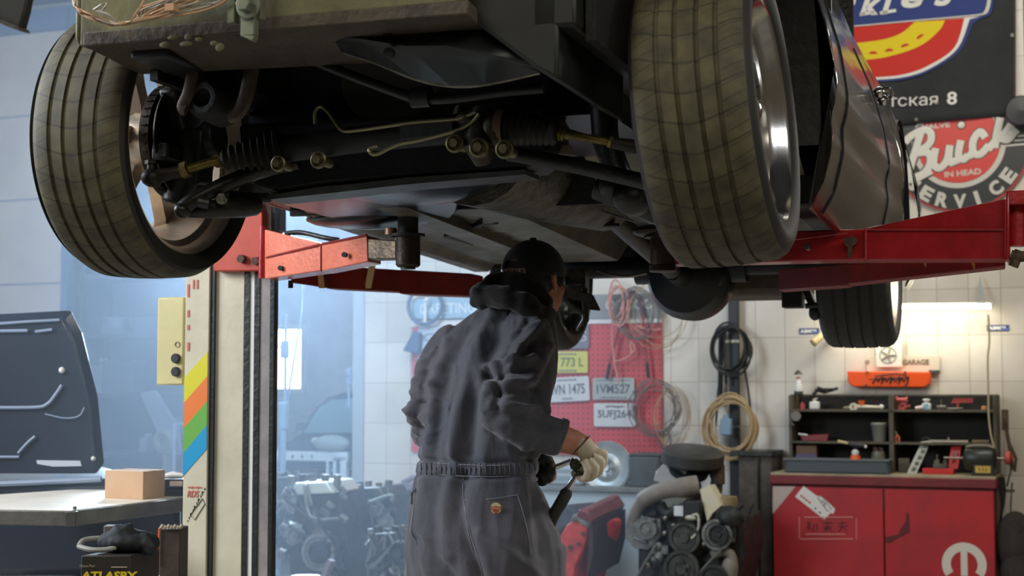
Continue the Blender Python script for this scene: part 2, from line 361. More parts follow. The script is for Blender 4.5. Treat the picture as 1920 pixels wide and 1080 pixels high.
polished = mat('bright_machined_rim', lin(222, 222, 220), .16, 1, lin(196, 194, 190), 5)
unlitrub = mat('unlit_black_tyre_rubber', lin(24, 23, 21), .6, 0, lin(34, 32, 28), 14, .3, 50)  # darker rubber copy: the rear tyres' lack of light put into the colour
def make_wheel(name, loc, side, camber, Ro=.32, wd=.225, spoke=5, rimm=alu, rub=None, rr=None):
    """side = +1 when the outer face points to +x; built about the origin, axle along x"""
    h = wd / 2; rr = rr or .240 + (Ro - .32); s = side
    m = MB()
    # barrel: thin walled, open to the outside
    prof = [(-h + .012, rr + .006), (-h + .006, rr), (-h + .02, rr - .012), (-h + .04, rr - .016), (-h + .05, rr - .03), (.02, rr - .036), (h - .045, rr - .03), (h - .03, rr - .012), (h - .012, rr - .006), (h - .004, rr + .004), (h - .008, rr + .008),
            (h - .02, rr - .001), (h - .035, rr - .005), (h - .05, rr - .022), (.02, rr - .029), (-h + .055, rr - .022), (-h + .03, rr - .008)]
    m.lathe([(a, r) for a, r in prof], (0, 0, 0), (s, 0, 0), 72, close=True)
    # spokes and hub
    for k in range(spoke):
        a = 2 * math.pi * k / spoke + .49
        c, sn = math.cos(a), math.sin(a)
        def q(r, t, hh): return (s * hh, r * c - t * sn, r * sn + t * c)
        ri = rr - .03; rows = [(.045, .030, .030), (.09, .026, .036), (.14, .026, .046), (ri - .015, .036, .058), (ri + .004, .048, .062)]
        for (r0, t0, h0), (r1, t1, h1) in zip(rows, rows[1:]):
            A = [q(r0, -t0, h0), q(r0, t0, h0), q(r0, t0 * .75, h0 - .028), q(r0, -t0 * .75, h0 - .028)]
            B = [q(r1, -t1, h1), q(r1, t1, h1), q(r1, t1 * .75, h1 - .028), q(r1, -t1 * .75, h1 - .028)]
            m.hull([Vector(x) for x in A], [Vector(x) for x in B])
    m.lathe([(-.045, 0), (-.045, .074), (-.04, .078), (-.02, .078), (-.018, .075), (.02, .078), (.034, .07), (.038, 0)], (0, 0, 0), (s, 0, 0), 40)
    for k in range(5):
        a = 2 * math.pi * k / 5; m.cyl((s * .03, .052 * math.cos(a), .052 * math.sin(a)), (s * .05, .052 * math.cos(a), .052 * math.sin(a)), .011, n=6)
    wh = m.build(name, rimm, car); wh.location = loc; wh.rotation_euler = (0, camber, 0)
    t = MB(); pr = [(-h + .014, rr - .004), (-h + .002, rr + .008), (-h - .007, rr + .022), (-h - .010, rr + .038), (-h - .006, Ro - .030), (-h + .006, Ro - .014), (-h + .022, Ro - .005)]
    L = 2 * (h - .022); g = [-.058, -.021, .021, .058]
    for q in g:
        q2 = q * L / .18
        pr += [(q2 - .0055, Ro - .001 * abs(q) / .02), (q2 - .004, Ro - .008), (q2 + .004, Ro - .008), (q2 + .0055, Ro - .001 * abs(q) / .02)]
    pr += [(-a_, r_) for a_, r_ in [(-h + .022, Ro - .005), (-h + .006, Ro - .014), (-h - .006, Ro - .030), (-h - .010, rr + .038), (-h - .007, rr + .022), (-h + .002, rr + .008), (-h + .014, rr - .004)]]
    t.lathe(pr, (0, 0, 0), (1, 0, 0), 128, close=True)
    t.build('tire', rub or tyre, wh, angle=30)
    cp = MB().lathe([(0, .042), (.03, .04), (.045, .03), (.052, .012), (.053, 0)], (s * .036, 0, 0), (s, 0, 0), 28); cp.build('center_cap', chrome, wh)
    vs = MB().tube([(s * (h - .05), -.19, .005), (s * (h - .03), -.184, .005), (s * (h - .0), -.168, .012)], [.006, .006, .0045], 8); vs.build('valve_stem', blackrub, wh)
    return wh
WR = Vector((.68, 0, 1.957)); WL = Vector((-.68, 0, 1.963)); RR = Vector((.68, 2.8, 1.87)); RL = Vector((-.58, 2.8, 1.87))
make_wheel('front_wheel', WR, 1, R(-4.5), rimm=polished); make_wheel('front_wheel', WL, -1, R(2.0), rr=.258)
make_wheel('rear_wheel', RR, 1, 0, .33, .25, rub=unlitrub); make_wheel('rear_wheel', RL, -1, 0, .33, .24, rimm=chrome, rub=unlitrub)

# ---- brakes
for (cx, sd) in ((WL + Vector((.035, 0, 0)), 1), (WR + Vector((-.03, 0, 0)), -1)):
    d = MB()
    d.lathe([(-.012, .05), (-.012, .135), (.012, .135), (.012, .05)], cx + Vector((sd * .03, 0, 0)), (1, 0, 0), 48)
    for k in range(40):
        a = 2 * math.pi * k / 40; d.box(cx + Vector((sd * .03, .136 * math.cos(a), .136 * math.sin(a))), (.014, .004, .004), (a, 0, 0))
    d.lathe([(.0, .12), (.012, .138), (.016, .139), (.018, .10), (.02, 0)], cx + Vector((sd * .045, 0, 0)), (sd, 0, 0), 40)
    db = d.build('brake_disc', discm, car)
    k = MB(); k.box(cx + Vector((sd * .06, .02, .10)), (.10, .13, .085), (R(20), 0, 0)); k.cyl(cx + Vector((sd * .05, .0, .10)), cx + Vector((sd * .14, .0, .10)), .034); k.box(cx + Vector((sd * .07, -.06, .07)), (.05, .05, .10), (.4, 0, 0)); k.box(cx + Vector((sd * .10, -.02, -.04)), (.06, .07, .13), (.1, .1, 0))
    k.build('brake_caliper', blackpaint, car, bevel=.008)
    u = MB(); u.tube([cx + Vector((sd * .06, 0, .16)), cx + Vector((sd * .09, 0, .05)), cx + Vector((sd * .075, -.02, -.05)), cx + Vector((sd * .05, -.03, -.15))], [.03, .055, .05, .028], 12)
    u.box(cx + Vector((sd * .07, -.07, -.04)), (.045, .12, .04)); u.cyl(cx + Vector((sd * .03, 0, 0)), cx + Vector((sd * .15, 0, .01)), .06, .045)
    u.build('steering_knuckle', blackpaint, car, bevel=.006)

# ---- radiator support: the olive beam across the nose
bl = C(148, 98, -.45); brx = C(860, 25, -.45); zb = (bl.z + brx.z) / 2 + .004
m = MB(); m.box(((bl.x + brx.x) / 2, -.41, zb + .2), (brx.x - bl.x, .08, .4))
m.prism([(bl.x, -.45, zb), (bl.x, -.45, zb + .13), (bl.x - .012, -.45, zb + .10), (bl.x - .012, -.45, zb + .02)], (0, .12, 0))
rs = m.build('radiator_support', olive, car, bevel=.006)
m = MB(); m.prism([(bl.x + .01, -.452, zb), (brx.x + .02, -.452, zb), (brx.x + .02, -.20, zb - .03), (bl.x + .02, -.25, zb - .022)], (0, 0, .03))
m.build('lower_tie_bar', brownm, car, bevel=.004)
m = MB()
for q in ((320, 70), (345, 68), (372, 72), (395, 78), (300, 80), (335, 82), (410, 88)):
    v = C(q[0] + random.random() * 14, q[1] + 4 * random.random(), -.452); m.ball((v.x, -.452, v.z), (.008 + .008 * random.random(), .004, .004 + random.random() * .006), 10, 6)
m.build('spilled_sealant', mat('old_grey_sealant', lin(104, 102, 76), .8), car)
m = MB()
for x0, x1, y1, dy in ((455, 481, 70, -.50), (430, 444, 46, -.49), (482, 494, 38, -.49)):
    a = C(x0, y1, dy); b = C(x1, y1, dy); m.box(((a.x + b.x) / 2, dy, a.z + .2), (b.x - a.x, .02, .4))
a = C(455, 70, -.5); b = C(481, 70, -.5); cc = C(473, 80, -.5)
m.prism([(a.x, -.51, a.z + .002), (b.x, -.51, b.z + .002), (cc.x + .005, -.51, cc.z)], (0, .02, 0))
q = C(468, 12, -.51); m.cyl((q.x, -.515, q.z), (q.x, -.54, q.z), .016, n=6); m.cyl((q.x, -.512, q.z), (q.x, -.518, q.z), .026)
m.build('latch_bracket', mat('greenish_grey_bracket', lin(128, 134, 112), .5, .3, lin(96, 100, 86), 10), car, bevel=.002)
# wiring harness hanging over the beam
wire_m = mat('tan_wire_insulation', lin(176, 138, 104), .5); wire_g = mat('grey_wire_insulation', lin(150, 145, 130), .5)
h = MB(); h2 = MB()
for k in range(22):
    o = lambda s=7: (random.random() - .5) * s
    e = 260 + random.random() * 110
    pts = [(136 + k * .4, -8), (140 + o(4), 10 + o(4)), (152 + o(), 22 + o(6)), (178 + o(), 34 + o(10)), (205 + o(), 43 + o(8)), (232 + o(), 44 + o(6)), (258 + o(), 38 + o(6)), (e, 18 + o(14)), (e + 55, -2 + o(8)), (e + 80, -30)]
    P = curve_pts([C(x, y, -.53 + random.random() * .05) for x, y in pts], 5)
    (h if k % 3 else h2).tube(P, .0016 + .0008 * random.random(), 5)
for a, b in (((196, 8), (176, 18)), ((200, 6), (190, 22)), ((270, 0), (245, 40)), ((180, 20), (220, 42)), ((250, 30), (268, 5))):
    (h2 if a[0] < 240 else h).tube(curve_pts([C(*a, -.54), C((a[0] + b[0]) / 2 + 4, (a[1] + b[1]) / 2 - 4, -.55), C(*b, -.54)], 4), .0022, 5)
h.box(C(322, 15, -.54), (.02, .02, .014)); hn = h.build('wiring_harness', wire_m, car); h2.build('grey_wires', wire_g, hn)
# the loose panel corner at the very left
m = MB(); pl = [(-60, -60), (62, -60), (46, 20), (36, 56), (20, 52), (-60, 18)]
m.prism([C(x, y, -1.0) for x, y in pl], (0, .02, 0))
m.build('bumper_valance', mat('dull_black_valance', lin(40, 40, 34), .6, 0, lin(28, 28, 26), 8), car, bevel=.004)
m = MB(); m.prism([C(x, y, -1.005) for x, y in ((36, 56), (34, 50), (-60, 10), (-60, 18), (20, 52))], (0, .03, 0))
m.build('valance_lip', brownm, car)

# ---- rails, bay panels and everything that closes the view upwards
m = MB()
for x in (-.44, .44): m.box((x, .15, zb - .0 + .03), (.09, 1.1, .11))
m.prism([C(x, y, -.40) for x, y in ((862, -60), (1048, -60), (1046, 150), (1010, 132), (868, 27))], (0, .5, 0))
m.build('frame_rail', mat('dark_green_black_rail', lin(15, 18, 15), .5, 0, lin(10, 12, 10), 5), car, bevel=.008)
m = MB()
m.box((0, .25, 2.62), (1.68, 1.5, .02)); m.box((-.50, .32, 2.33), (.02, 1.2, .56)); m.box((.50, .35, 2.33), (.02, 1.4, .56)); m.box((0, .98, 2.25), (1.6, .02, .7)); m.box((-.68, .9, 2.35), (.36, .02, .6))
m.build('engine_bay_panel', liner, car)
for cx in (WR, RR, RL):
    m = MB(); s = 1 if cx.x > 0 else -1
    m.lathe([(0, .385), (.36, .385), (.36, .40), (0, .40)], (cx.x - s * .2, cx.y, 2.02), (s, 0, 0), 28, a0=0, close=True) if False else None
    vs = []
    for k in range(17):
        a = R(-8) + R(108 if cx is WR else 196) * k / 16
        vs.append((cx.y + .40 * math.cos(a), 2.0 + .40 * math.sin(a)))
    for (y0, z0), (y1, z1) in zip(vs, vs[1:]): m.add([(cx.x - s * .19, y0, z0), (cx.x + s * .16, y0, z0), (cx.x + s * .16, y1, z1), (cx.x - s * .19, y1, z1)], [(0, 1, 2, 3)])
    m.add([(cx.x - s * .19, y, z) for y, z in vs], [tuple(range(17))])
    m.build('wheel_arch_liner', liner, car)
# skid shield with a bright lower edge
m = MB(); top = [(628, 58), (700, 52), (780, 44), (862, 30), (945, 62), (1018, 120)]; bot = [(625, 90), (700, 114), (780, 146), (845, 159), (910, 156), (1012, 134)]
a = [C(x, y, -.36) for x, y in top]; b = [C(x, y, -.30) for x, y in bot]; mid = [(p_ + q_) / 2 + Vector((0, -.05, -.0)) for p_, q_ in zip(a, b)]
n = len(a); m.add(a + mid + b, [(i, i + 1, n + i + 1, n + i) for i in range(n - 1)] + [(n + i, n + i + 1, 2 * n + i + 1, 2 * n + i) for i in range(n - 1)])
for q in ((729, 60), (732, 100)): v = C(*q, -.375); m.cyl(v, v + Vector((0, -.01, 0)), .008)
m.build('front_skid_shield', mat('black_steel_shield', lin(26, 30, 32), .4, .3, lin(34, 38, 40), 4), car, solid=.006)
m = MB(); m.tube(curve_pts([C(x, y, -.29) for x, y in bot], 5), .006, 8); m.build('shield_edge', steel, car)
m = MB(); m.tube(curve_pts([C(x, y, -.22) for x, y in ((520, 78), (580, 110), (680, 150), (770, 182), (790, 186), (860, 183), (940, 172), (1020, 165))], 5), .011, 12)
v = C(790, 182, -.22); m.cyl(v + Vector((-.02, 0, 0)), v + Vector((.02, 0, 0)), .022)
m.build('anti_roll_bar', mat('satin_black_steel', lin(40, 40, 42), .35, .5), car)
m = MB(); m.lathe([(0, .0), (0, .13), (.05, .15), (.07, .12), (.08, 0)], C(735, 135, .12), (0, 1, -.2), 32); m.build('fan_pulley', liner, car)

# ---- crossmember, oil pan, gearbox
m = MB()
m.prism([C(x, y, .04) for x, y in ((445, 232), (1020, 205), (1030, 285), (985, 318), (760, 335), (600, 349), (520, 362), (455, 340))], (0, .18, .01))
m.build('front_crossmember', mat('dusty_black_crossmember', lin(34, 38, 42), .55, .1, lin(26, 28, 30), 5, .2, 50), car, bevel=.012)
m = MB(); m.prism([C(x, y, .03) for x, y in ((500, 366), (505, 374), (620, 362), (760, 346), (985, 327), (985, 318), (760, 333), (610, 351))], (0, .1, 0))
m.build('crossmember_flange', mat('worn_grey_flange', lin(92, 94, 96), .5, .4, lin(66, 68, 70), 12), car)
m = MB(); m.ball((-.22, .50, 1.99), (.30, .30, .13), 32, 16); m.box((-.05, .45, 2.1), (.9, .6, .2))
m.build('oil_pan', mat('black_oil_pan', lin(22, 26, 32), .28, .3, lin(30, 33, 38), 3), car)
m = MB(); m.prism([CAR.z(x, y, 1.89) for x, y in ((528, 384), (600, 404), (690, 428), (770, 440), (822, 432), (856, 398), (864, 366), (560, 368))], (0, 0, .03)); m.ball(CAR.z(700, 408, 1.90), (.22, .12, .035), 28, 12)
m.build('engine_undertray', mat('black_oil_pan', (0, 0, 0)), car, bevel=.006)
m = MB(); m.tube([(-.08, .6, 2.02), (-.05, 1.1, 2.0), (0, 1.6, 1.99)], [.16, .13, .10], 20); m.build('gearbox', dullalu, car)

# ---- floor pan
def pan(u, v):
    x = -.74 + 1.48 * u; y = .72 + 1.9 * v
    z = 1.925 - .035 * (y - .72)
    tn = max(0, 1 - (abs(x) / .17) ** 2); z += .14 * min(1, tn * 2.2)
    if v < .22: z += (1 - v / .22) ** 2 * .10
    if v > .9: z += (v - .9) * 1.0
    for k in range(5):
        yy = 1.12 + .2 * k
        if .24 < abs(x) < .60: z -= .007 * math.exp(-((y - yy) / .018) ** 2) * min(1, (abs(x) - .24) * 20) * min(1, (.6 - abs(x)) * 20)
    if abs(x) > .66: z -= .028 * min(1, (abs(x) - .66) * 40)
    return (x, y, z)
m = MB(); m.grid(pan, 110, 120)
for sgn in (-1, 1): m.bar((sgn * .40, .8, 1.915), (sgn * .40, 1.9, 1.875), .09, .05)
fp = m.build('floor_pan', underseal, car, angle=60)
m = MB()
for x, y in ((-.30, 1.35), (-.52, 1.62), (.05, 1.5), (.30, 1.5), (.52, 1.2), (-.3, 1.9)): m.cyl((x, y, 1.945 - .035 * y), (x, y, 1.955 - .035 * y), .026, n=20)
m.build('rubber_plug', liner, fp)
m = MB(); a = CAR.z(905, 420, 1.88); m.prism([CAR.z(832, 445, 1.882), CAR.z(905, 420, 1.888), CAR.z(888, 461, 1.882)], (0, 0, .03)); m.build('access_hole', liner, fp)
m = MB()
m.bar((-.78, .75, 1.975), (-.78, 2.35, 1.91), .08, .09); m.build('sill', blackpaint, car, bevel=.01); m = MB(); m.bar((.74, .85, 1.90), (.74, 2.35, 1.86), .10, .09)
m.build('sill', blackpaint, car, bevel=.01)

# ---- gloss black flank
def prof_x(z):
    P = [(1.78, .79), (1.86, .835), (1.98, .862), (2.1, .868), (2.22, .85), (2.36, .81), (2.52, .745), (2.75, .63), (3.1, .50), (3.3, .40)]
    for (a, xa), (b, xb) in zip(P, P[1:]):
        if z <= b: t = (z - a) / (b - a); return xa + (xb - xa) * t
    return .4
def zlow(y, sg=1):
    z = 1.80 if sg > 0 else 1.965 - .035 * y
    for cy, r, cz in ((0, .40, 2.0), (2.8, .42, 1.95)):
        if abs(y - cy) < r: z = max(z, cz + math.sqrt(max(0, r * r - (y - cy) ** 2)) - .0)
        elif abs(y - cy) < r + .0: z = z
    return z
def flank_x(y, z): return prof_x(z) + .028 * math.exp(-((y - 2.8) / .5) ** 2) + .012 * math.exp(-((y - .1) / .45) ** 2) - .010 * math.exp(-((z - 1.99 - .03 * y) / .035) ** 2)
for sgn, y0 in ((1, -.02), (-1, .42)):
    def flank(u, v):
        y = y0 + (3.5 - y0) * u; z = zlow(y, sgn); z = z + (3.2 - z) * v ** 1.25
        return (sgn * flank_x(y, z), y, z)
    m = MB(); m.grid(flank, 150, 50); m.build('body_side', glossblack, car, solid=.004, angle=50)
m = MB(); m.box((0, 2.1, 3.2), (1.0, 2.8, .03)); m.box((0, 3.48, 2.5), (1.2, .03, 1.2)); m.build('body_roof_and_tail', blackpaint, car)
dg = MB(); 
for yy in (.62, 1.85):
    dg = MB(); dg.tube([(flank_x(yy + (z - 1.8) * .12, z) + .003, yy + (z - 1.8) * .12, z) for z in [1.81 + .03 * k for k in range(24)]], .004, 6)
    dg.build('door_shut_line', liner, car)
a = CAR.x(1643, 192, .84)
m = MB(); m.tube(curve_pts([(.852, 1.66, 2.30), (.885, 1.68, 2.31), (.89, 1.74, 2.31), (.885, 1.8, 2.31), (.852, 1.82, 2.30)], 4), .009, 8); m.ball((.86, 1.67, 2.30), .018, 12, 8); m.ball((.86, 1.81, 2.30), .018, 12, 8)
m.build('door_handle', chrome, car)
m = MB(); m.box((.0, 1.2, 1.96), (.2, .3, .02)); m.build('tunnel_brace', blackpaint, car)

# ---- steering rack and tie rods
ys = -.07
m = MB(); m.tube([C(x, y, ys) for x, y in ((470, 288), (560, 276), (700, 258), (830, 246), (945, 240))], .030, 18)
a = C(846, 238, ys - .02); m.box(C(803, 244, ys - .03), (.12, .03, .03), (0, R(-3), 0))
m.build('steering_rack', mat('dusty_black_casting', lin(40, 42, 44), .6, .2, lin(28, 29, 30), 9, .2, 60), car)
m = MB(); m.tube([C(905, 205, ys), C(903, 240, ys - .01), C(898, 275, ys - .03), C(906, 306, ys - .01)], [.022, .036, .034, .018], 16); m.ball(C(925, 245, ys - .02), (.03, .03, .035)); m.ball(C(880, 225, ys - .02), (.03, .03, .02)); m.cyl(C(865, 215, ys - .01), C(865, 200, ys - .01), .02, .014)
m.build('pinion_housing', mat('oily_cast_housing', lin(74, 70, 58), .5, .6, lin(50, 48, 42), 16, .3, 70), car)
def bellows(p0, p1, r0, r1, n):
    P0, P1 = Vector(p0), Vector(p1); L = (P1 - P0).length; pr = [(0, 0), (0, r0 * .8)]
    for k in range(n):
        t = k / n; r = r0 + (r1 - r0) * t; pr += [(L * (t + .15 / n), r * .80), (L * (t + .5 / n), r * 1.12), (L * (t + .85 / n), r * .80)]
    pr += [(L, r1 * .8), (L, 0)]
    MB().lathe(pr, P0, P1 - P0, 28).build('steering_boot', blackrub, car, angle=60)
bellows(C(952, 238, ys), C(1044, 247, ys - .01), .036, .027, 8)
bellows(C(530, 276, ys), C(416, 300, ys - .03), .048, .020, 8)
m = MB(); m.cyl(C(934, 240, ys - .01), C(948, 240, ys - .01), .04, .038); m.build('boot_clamp', mat('brown_clamp', lin(110, 90, 66), .5, .5), car)
m = MB(); m.tube([C(1046, 248, ys), C(1066, 252, ys), C(1092, 257, ys), C(1140, 266, ys)], [.012, .012, .009, .008], 10)
for x in (1052, 1058): m.cyl(C(x, 249 + (x - 1052) * .2, ys), C(x + 3, 250 + (x - 1052) * .2, ys), .017)
m.cyl(C(1143, 266, ys), C(1149, 268, ys), .014, n=6); m.box(C(1058, 237, ys), (.012, .006, .012))
m.build('tie_rod', brass, car); m = MB(); m.tube([C(416, 300, ys - .03), C(385, 307, ys - .05), C(350, 318, ys - .08)], .010, 10); m.cyl(C(354, 316, ys - .08), C(342, 321, ys - .08), .019, n=6); m.cyl(C(413, 300, ys - .03), C(407, 302, ys - .04), .016)
m.box(C(416, 322, ys - .04), (.008, .006, .014))
m.build('tie_rod', brass, car)
m = MB(); m.tube([C(1149, 268, ys), C(1180, 273, ys), C(1222, 280, ys)], [.012, .014, .012], 12)
m.build('tie_rod_end', mat('dirty_dark_steel', lin(58, 52, 44), .5, .6, lin(36, 34, 32), 16), car); m = MB(); m.tube([C(342, 321, ys - .08), C(318, 326, ys - .09), C(290, 331, ys - .09)], [.014, .014, .018], 12); m.ball(C(286, 333, ys - .09), (.026, .026, .022))
m.cyl(C(286, 335, ys - .09), C(284, 300, ys - .09), .014, .009); m.cyl(C(285, 308, ys - .09), C(285, 301, ys - .09), .016, n=6)
m.build('tie_rod_end', mat('dirty_dark_steel', lin(58, 52, 44), .5, .6, lin(36, 34, 32), 16), car)
# hydraulic pipes
for pts in (((591, 232), (591, 210), (600, 200), (612, 207), (626, 226), (640, 243), (662, 245), (773, 230), (857, 223), (892, 210)), ((709, 273), (695, 277), (693, 285), (707, 289), (745, 271), (790, 262), (857, 244), (884, 230), (898, 214))):
    MB().tube(curve_pts([C(x, y, ys - .045) for x, y in pts], 5), .0042, 8).build('hydraulic_pipe', mat('dull_zinc_pipe', lin(150, 144, 112), .35, .8), car)
# mounting bolts with dished washers
for px, py, r in ((525, 308, 15), (600, 301, 16), (855, 270, 17), (900, 278, 18), (948, 281, 17)):
    v = C(px, py, ys - .05); rr = r / 845; m = MB()
    m.lathe([(0, rr * .6), (-.004, rr), (-.010, rr), (-.012, rr * .82), (-.006, rr * .6), (-.006, 0)], v, (0, 1, 0), 28)
    m.cyl(v + Vector((0, -.004, 0)), v + Vector((0, -.02, 0)), rr * .5, n=6); m.cyl(v + Vector((0, .05, 0)), v + Vector((0, 0, 0)), rr * .55)
    m.build('mounting_bolt', mat('yellowed_zinc_bolt', lin(140, 132, 98), .45, .7, lin(96, 88, 66), 60), car)

# ---- control arms
m = MB(); m.tube(curve_pts([C(x, y, yy) for x, y, yy in ((560, 304, 0), (480, 322, -.02), (420, 347, -.05), (365, 374, -.08), (342, 392, -.09))], 4), .0185, 14); m.ball(C(343, 394, -.09), (.02, .025, .018))
m.build('control_arm', mat('satin_black_arm', lin(44, 44, 42), .35, .4, lin(30, 30, 30), 10), car)
m = MB(); m.tube([C(352, 398, -.06), C(400, 392, -.05), C(450, 388, 0), C(476, 384, .05)], [.012, .022, .026, .026], 12); m.cyl(C(378, 379, -.10), C(384, 381, -.06), .014); m.cyl(C(372, 378, -.11), C(392, 382, -.10), .013)
m.ball(C(415, 374, -.07), (.014, .014, .012)); m.tube([C(420, 366, -.02), C(470, 372, .1), C(500, 372, .2)], .014)
m.build('lower_link', blackpaint, car)
m = MB(); m.cyl(C(418, 374, -.09), C(414, 372, -.10), .013, n=6); m.build('link_nut', steel, car)
m = MB(); m.tube(curve_pts([C(x, y, yy) for x, y, yy in ((952, 288, .0), (1040, 303, .02), (1130, 322, .03), (1222, 344, .02))], 4), .017, 14)
m.tube([C(1120, 350, .2), C(1180, 372, .2), C(1240, 400, .22)], .03, 12); m.ball(C(1190, 372, .18), (.05, .05, .04)); m.ball(C(1150, 350, .2), (.035, .05, .035))
m.tube([C(1130, 180, .1), C(1135, 260, .1), C(1160, 330, .1)], .03); m.build('control_arm', blackpaint, car)
m = MB(); m.prism([C(x, y, .12) for x, y in ((1055, 272), (1070, 272), (1080, 292), (1046, 288))], (0, .01, 0)); m.build('heat_shield_scrap', alu, car)
m = MB(); m.prism([C(x, y, .3) for x, y in ((1125, 392), (1185, 412), (1188, 416), (1135, 400))], (0, .02, 0)); m.build('brake_line_clip', steel, car)
# left hand hook brackets and round bush
m = MB(); m.tube(curve_pts([C(x, y, -.25) for x, y in ((368, 96), (360, 140), (352, 175), (342, 200), (350, 206))], 5), .009, 8, flat=1.6)
m.tube(curve_pts([C(x, y, -.22) for x, y in ((480, 92), (470, 140), (460, 185), (446, 210), (430, 216))], 5), .013, 8, flat=1.4)
m.build('tow_hook', mat('worn_pinkish_steel', lin(104, 90, 78), .4, .6, lin(70, 62, 56), 14), car)
m = MB(); m.prism([C(x, y, -.18) for x, y in ((372, 110), (470, 100), (458, 200), (430, 216), (375, 200))], (0, .05, 0))
m.lathe([(-.03, 0), (-.035, .018), (-.05, .020), (-.05, .036), (-.03, .046), (.05, .05)], C(400, 190, -.2), (0, 1, 0), 28)
m.build('rail_bracket', liner, car, bevel=.004)

# ---- rear axle
q = CAR.y(1282, 518, 2.66); zA = RR.z
m = MB(); m.tube([(-.5, 2.8, zA), (.6, 2.8, zA)], .042, 18)
m.lathe([(-.17, .02), (-.16, .075), (-.12, .135), (-.05, .165), (.05, .165), (.12, .14), (.16, .07), (.18, .045), (.34, .03)], (q.x, 2.80, q.z), (0, -1, 0), 32)
m.cyl((q.x - .22, 2.8, zA), (q.x + .22, 2.8, zA), .07)
m.build('rear_axle', mat('black_axle_casting', lin(30, 32, 34), .4, .3, lin(22, 23, 25), 8, .2, 40), car)
m = MB(); m.cyl((q.x, 2.45, q.z + .01), (-.0, 1.5, 1.97), .035); m.build('propeller_shaft', blackpaint, car)
m = MB(); m.tube(curve_pts([CAR.y(x, y, 2.68) for x, y in ((1120, 507), (1150, 516), (1180, 518), (1212, 512))], 5), .006); m.build('brake_line', steel, car)
m = MB(); m.box(CAR.y(1420, 530, 3.1), (.42, .36, .13)); m.build('rear_silencer', mat('tan_dusty_silencer', lin(108, 98, 82), .6, .4, lin(80, 74, 64), 9), car, bevel=.03)
m = MB(); a = CAR.y(1487, 545, 2.6); m.box(a, (.075, .08, .13)); m.build('spring_plate', blackpl, car, bevel=.005)
m = MB(); m.cyl(CAR.y(1505, 520, 2.6), CAR.y(1527, 582, 2.6), .016); m.ball(CAR.y(1528, 586, 2.6), (.024, .024, .03)); m.cyl(CAR.y(1510, 574, 2.57), CAR.y(1536, 572, 2.57), .010); m.build('damper', blackpaint, car)
m = MB(); m.box((0, 2.5, 2.06), (1.3, .5, .02)); m.box((0, 3.1, 2.08), (1.5, .8, .02)); m.build('rear_floor', liner, car)
m = MB(); v = CAR.y(1100, 560, 2.5)
m.box(CAR.y(1085, 545, 2.55), (.07, .06, .17)); m.cyl(CAR.y(1063, 565, 2.5), CAR.y(1100, 590, 2.5), .014)
for k in range(7): m.tube([CAR.y(1086 + k * 3, 548 + k * 5, 2.48), CAR.y(1112 + k * 2, 556 + k * 4, 2.46)], .006, 6)
m.tube([CAR.y(1095, 540, 2.5), CAR.y(1098, 600, 2.5), CAR.y(1085, 622, 2.5)], .014)
m.build('rear_brake_assembly', mat('greasy_brass_brown', lin(62, 56, 38), .5, .6, lin(30, 28, 25), 30, .3), car)
# ================================================================== the two-post lift
redlift = mat('worn_red_lift_paint', lin(176, 34, 40), .3, 0, lin(150, 30, 34), 12, .12, 90, coat=.3)
orlift = mat('window_lit_orange_lift_paint', lin(236, 132, 106), .25, 0, lin(216, 112, 86), 7, .12, 90, coat=.3)  # base orange lightened to carry the window's glare on the arm
dkred = mat('dark_red_lift_paint', lin(150, 34, 26), .45, 0, lin(118, 28, 22), 9, .1, 60)
tapem = mat('yellowed_tape', lin(196, 172, 120), .6)
postm = mat('cream_post_paint', lin(206, 198, 172), .45, 0, lin(180, 172, 146), 3, .08, 50, lo=.45, hi=.75)
lilac = mat('grey_channel_paint', lin(150, 144, 142), .5, 0, lin(128, 122, 122), 12, .1)
LY = 1.35
LF = CAR.sub(CAR.y(425, 900, LY) * 1)
LF.o.z = 0
L = LF.y
post = thing('lift_post', 'cream lift post with rainbow stripes holding up the left of the raised car', 'car lift', LF, 'two-post lift columns')
def vx(px, y): return L(px, 733, y).x
H = 3.1
m = MB()
def slab(x0, x1, y, dep, z0=0, z1=H): 
    a, b = vx(x0, y), vx(x1, y); m.box(((a + b) / 2, y + dep / 2, (z0 + z1) / 2), (b - a, dep, z1 - z0))
slab(345, 391, -.02, .010); slab(347, 388, -.01, .28); slab(399, 457, .0, .03)
post_c = m.build('column', postm, post, bevel=.004)
m = MB(); slab(390, 400, -.012, .1); slab(456, 466, -.004, .03); slab(475, 485, -.004, .05); slab(505, 512, -.004, .03); m.build('column_recess', blackpaint, post)
m = MB(); slab(466, 476, .0, .03); m.build('column_edge', white, post)
m = MB(); slab(484, 506, .0, .04); m.build('inner_channel', lilac, post, bevel=.003)
# rainbow stripes as decals on the front face
y = -.0215; st = [((196, 188, 30), 660, 695, 770, 725), ((222, 110, 46), 725, 770, 805, 752), ((96, 160, 66), 752, 805, 850, 797), ((20, 142, 190), 797, 850, 893, 840)]
A, B = vx(345.5, -.02), vx(389, -.02)
rows = [((345, 753), (390, 659)), ((344, 798), (390, 705)), ((344, 848), (390, 752)), ((344, 890), (390, 799)), ((343, 893), (390, 840))]
L0 = [L(346, yy, -.02).z for yy in (753, 803, 848, 860, 893)]
lz = [L(346, yy, -.02).z for yy in (753, 803, 850, 893)]; 
le = [L(346, q, -.02).z for q in (755, 805, 850, 893)]
lt = [L(346, q, -.02).z for q in (708, 755, 803, 850, 893)]; rt = [L(390, q, -.02).z for q in (659, 705, 752, 797, 842)]
m = MB()
for k in range(4):
    m.m = k; m.prism([(A, y, lt[k]), (B, y, rt[k]), (B, y, rt[k + 1]), (A, y, lt[k + 1])], (0, .0012, 0))
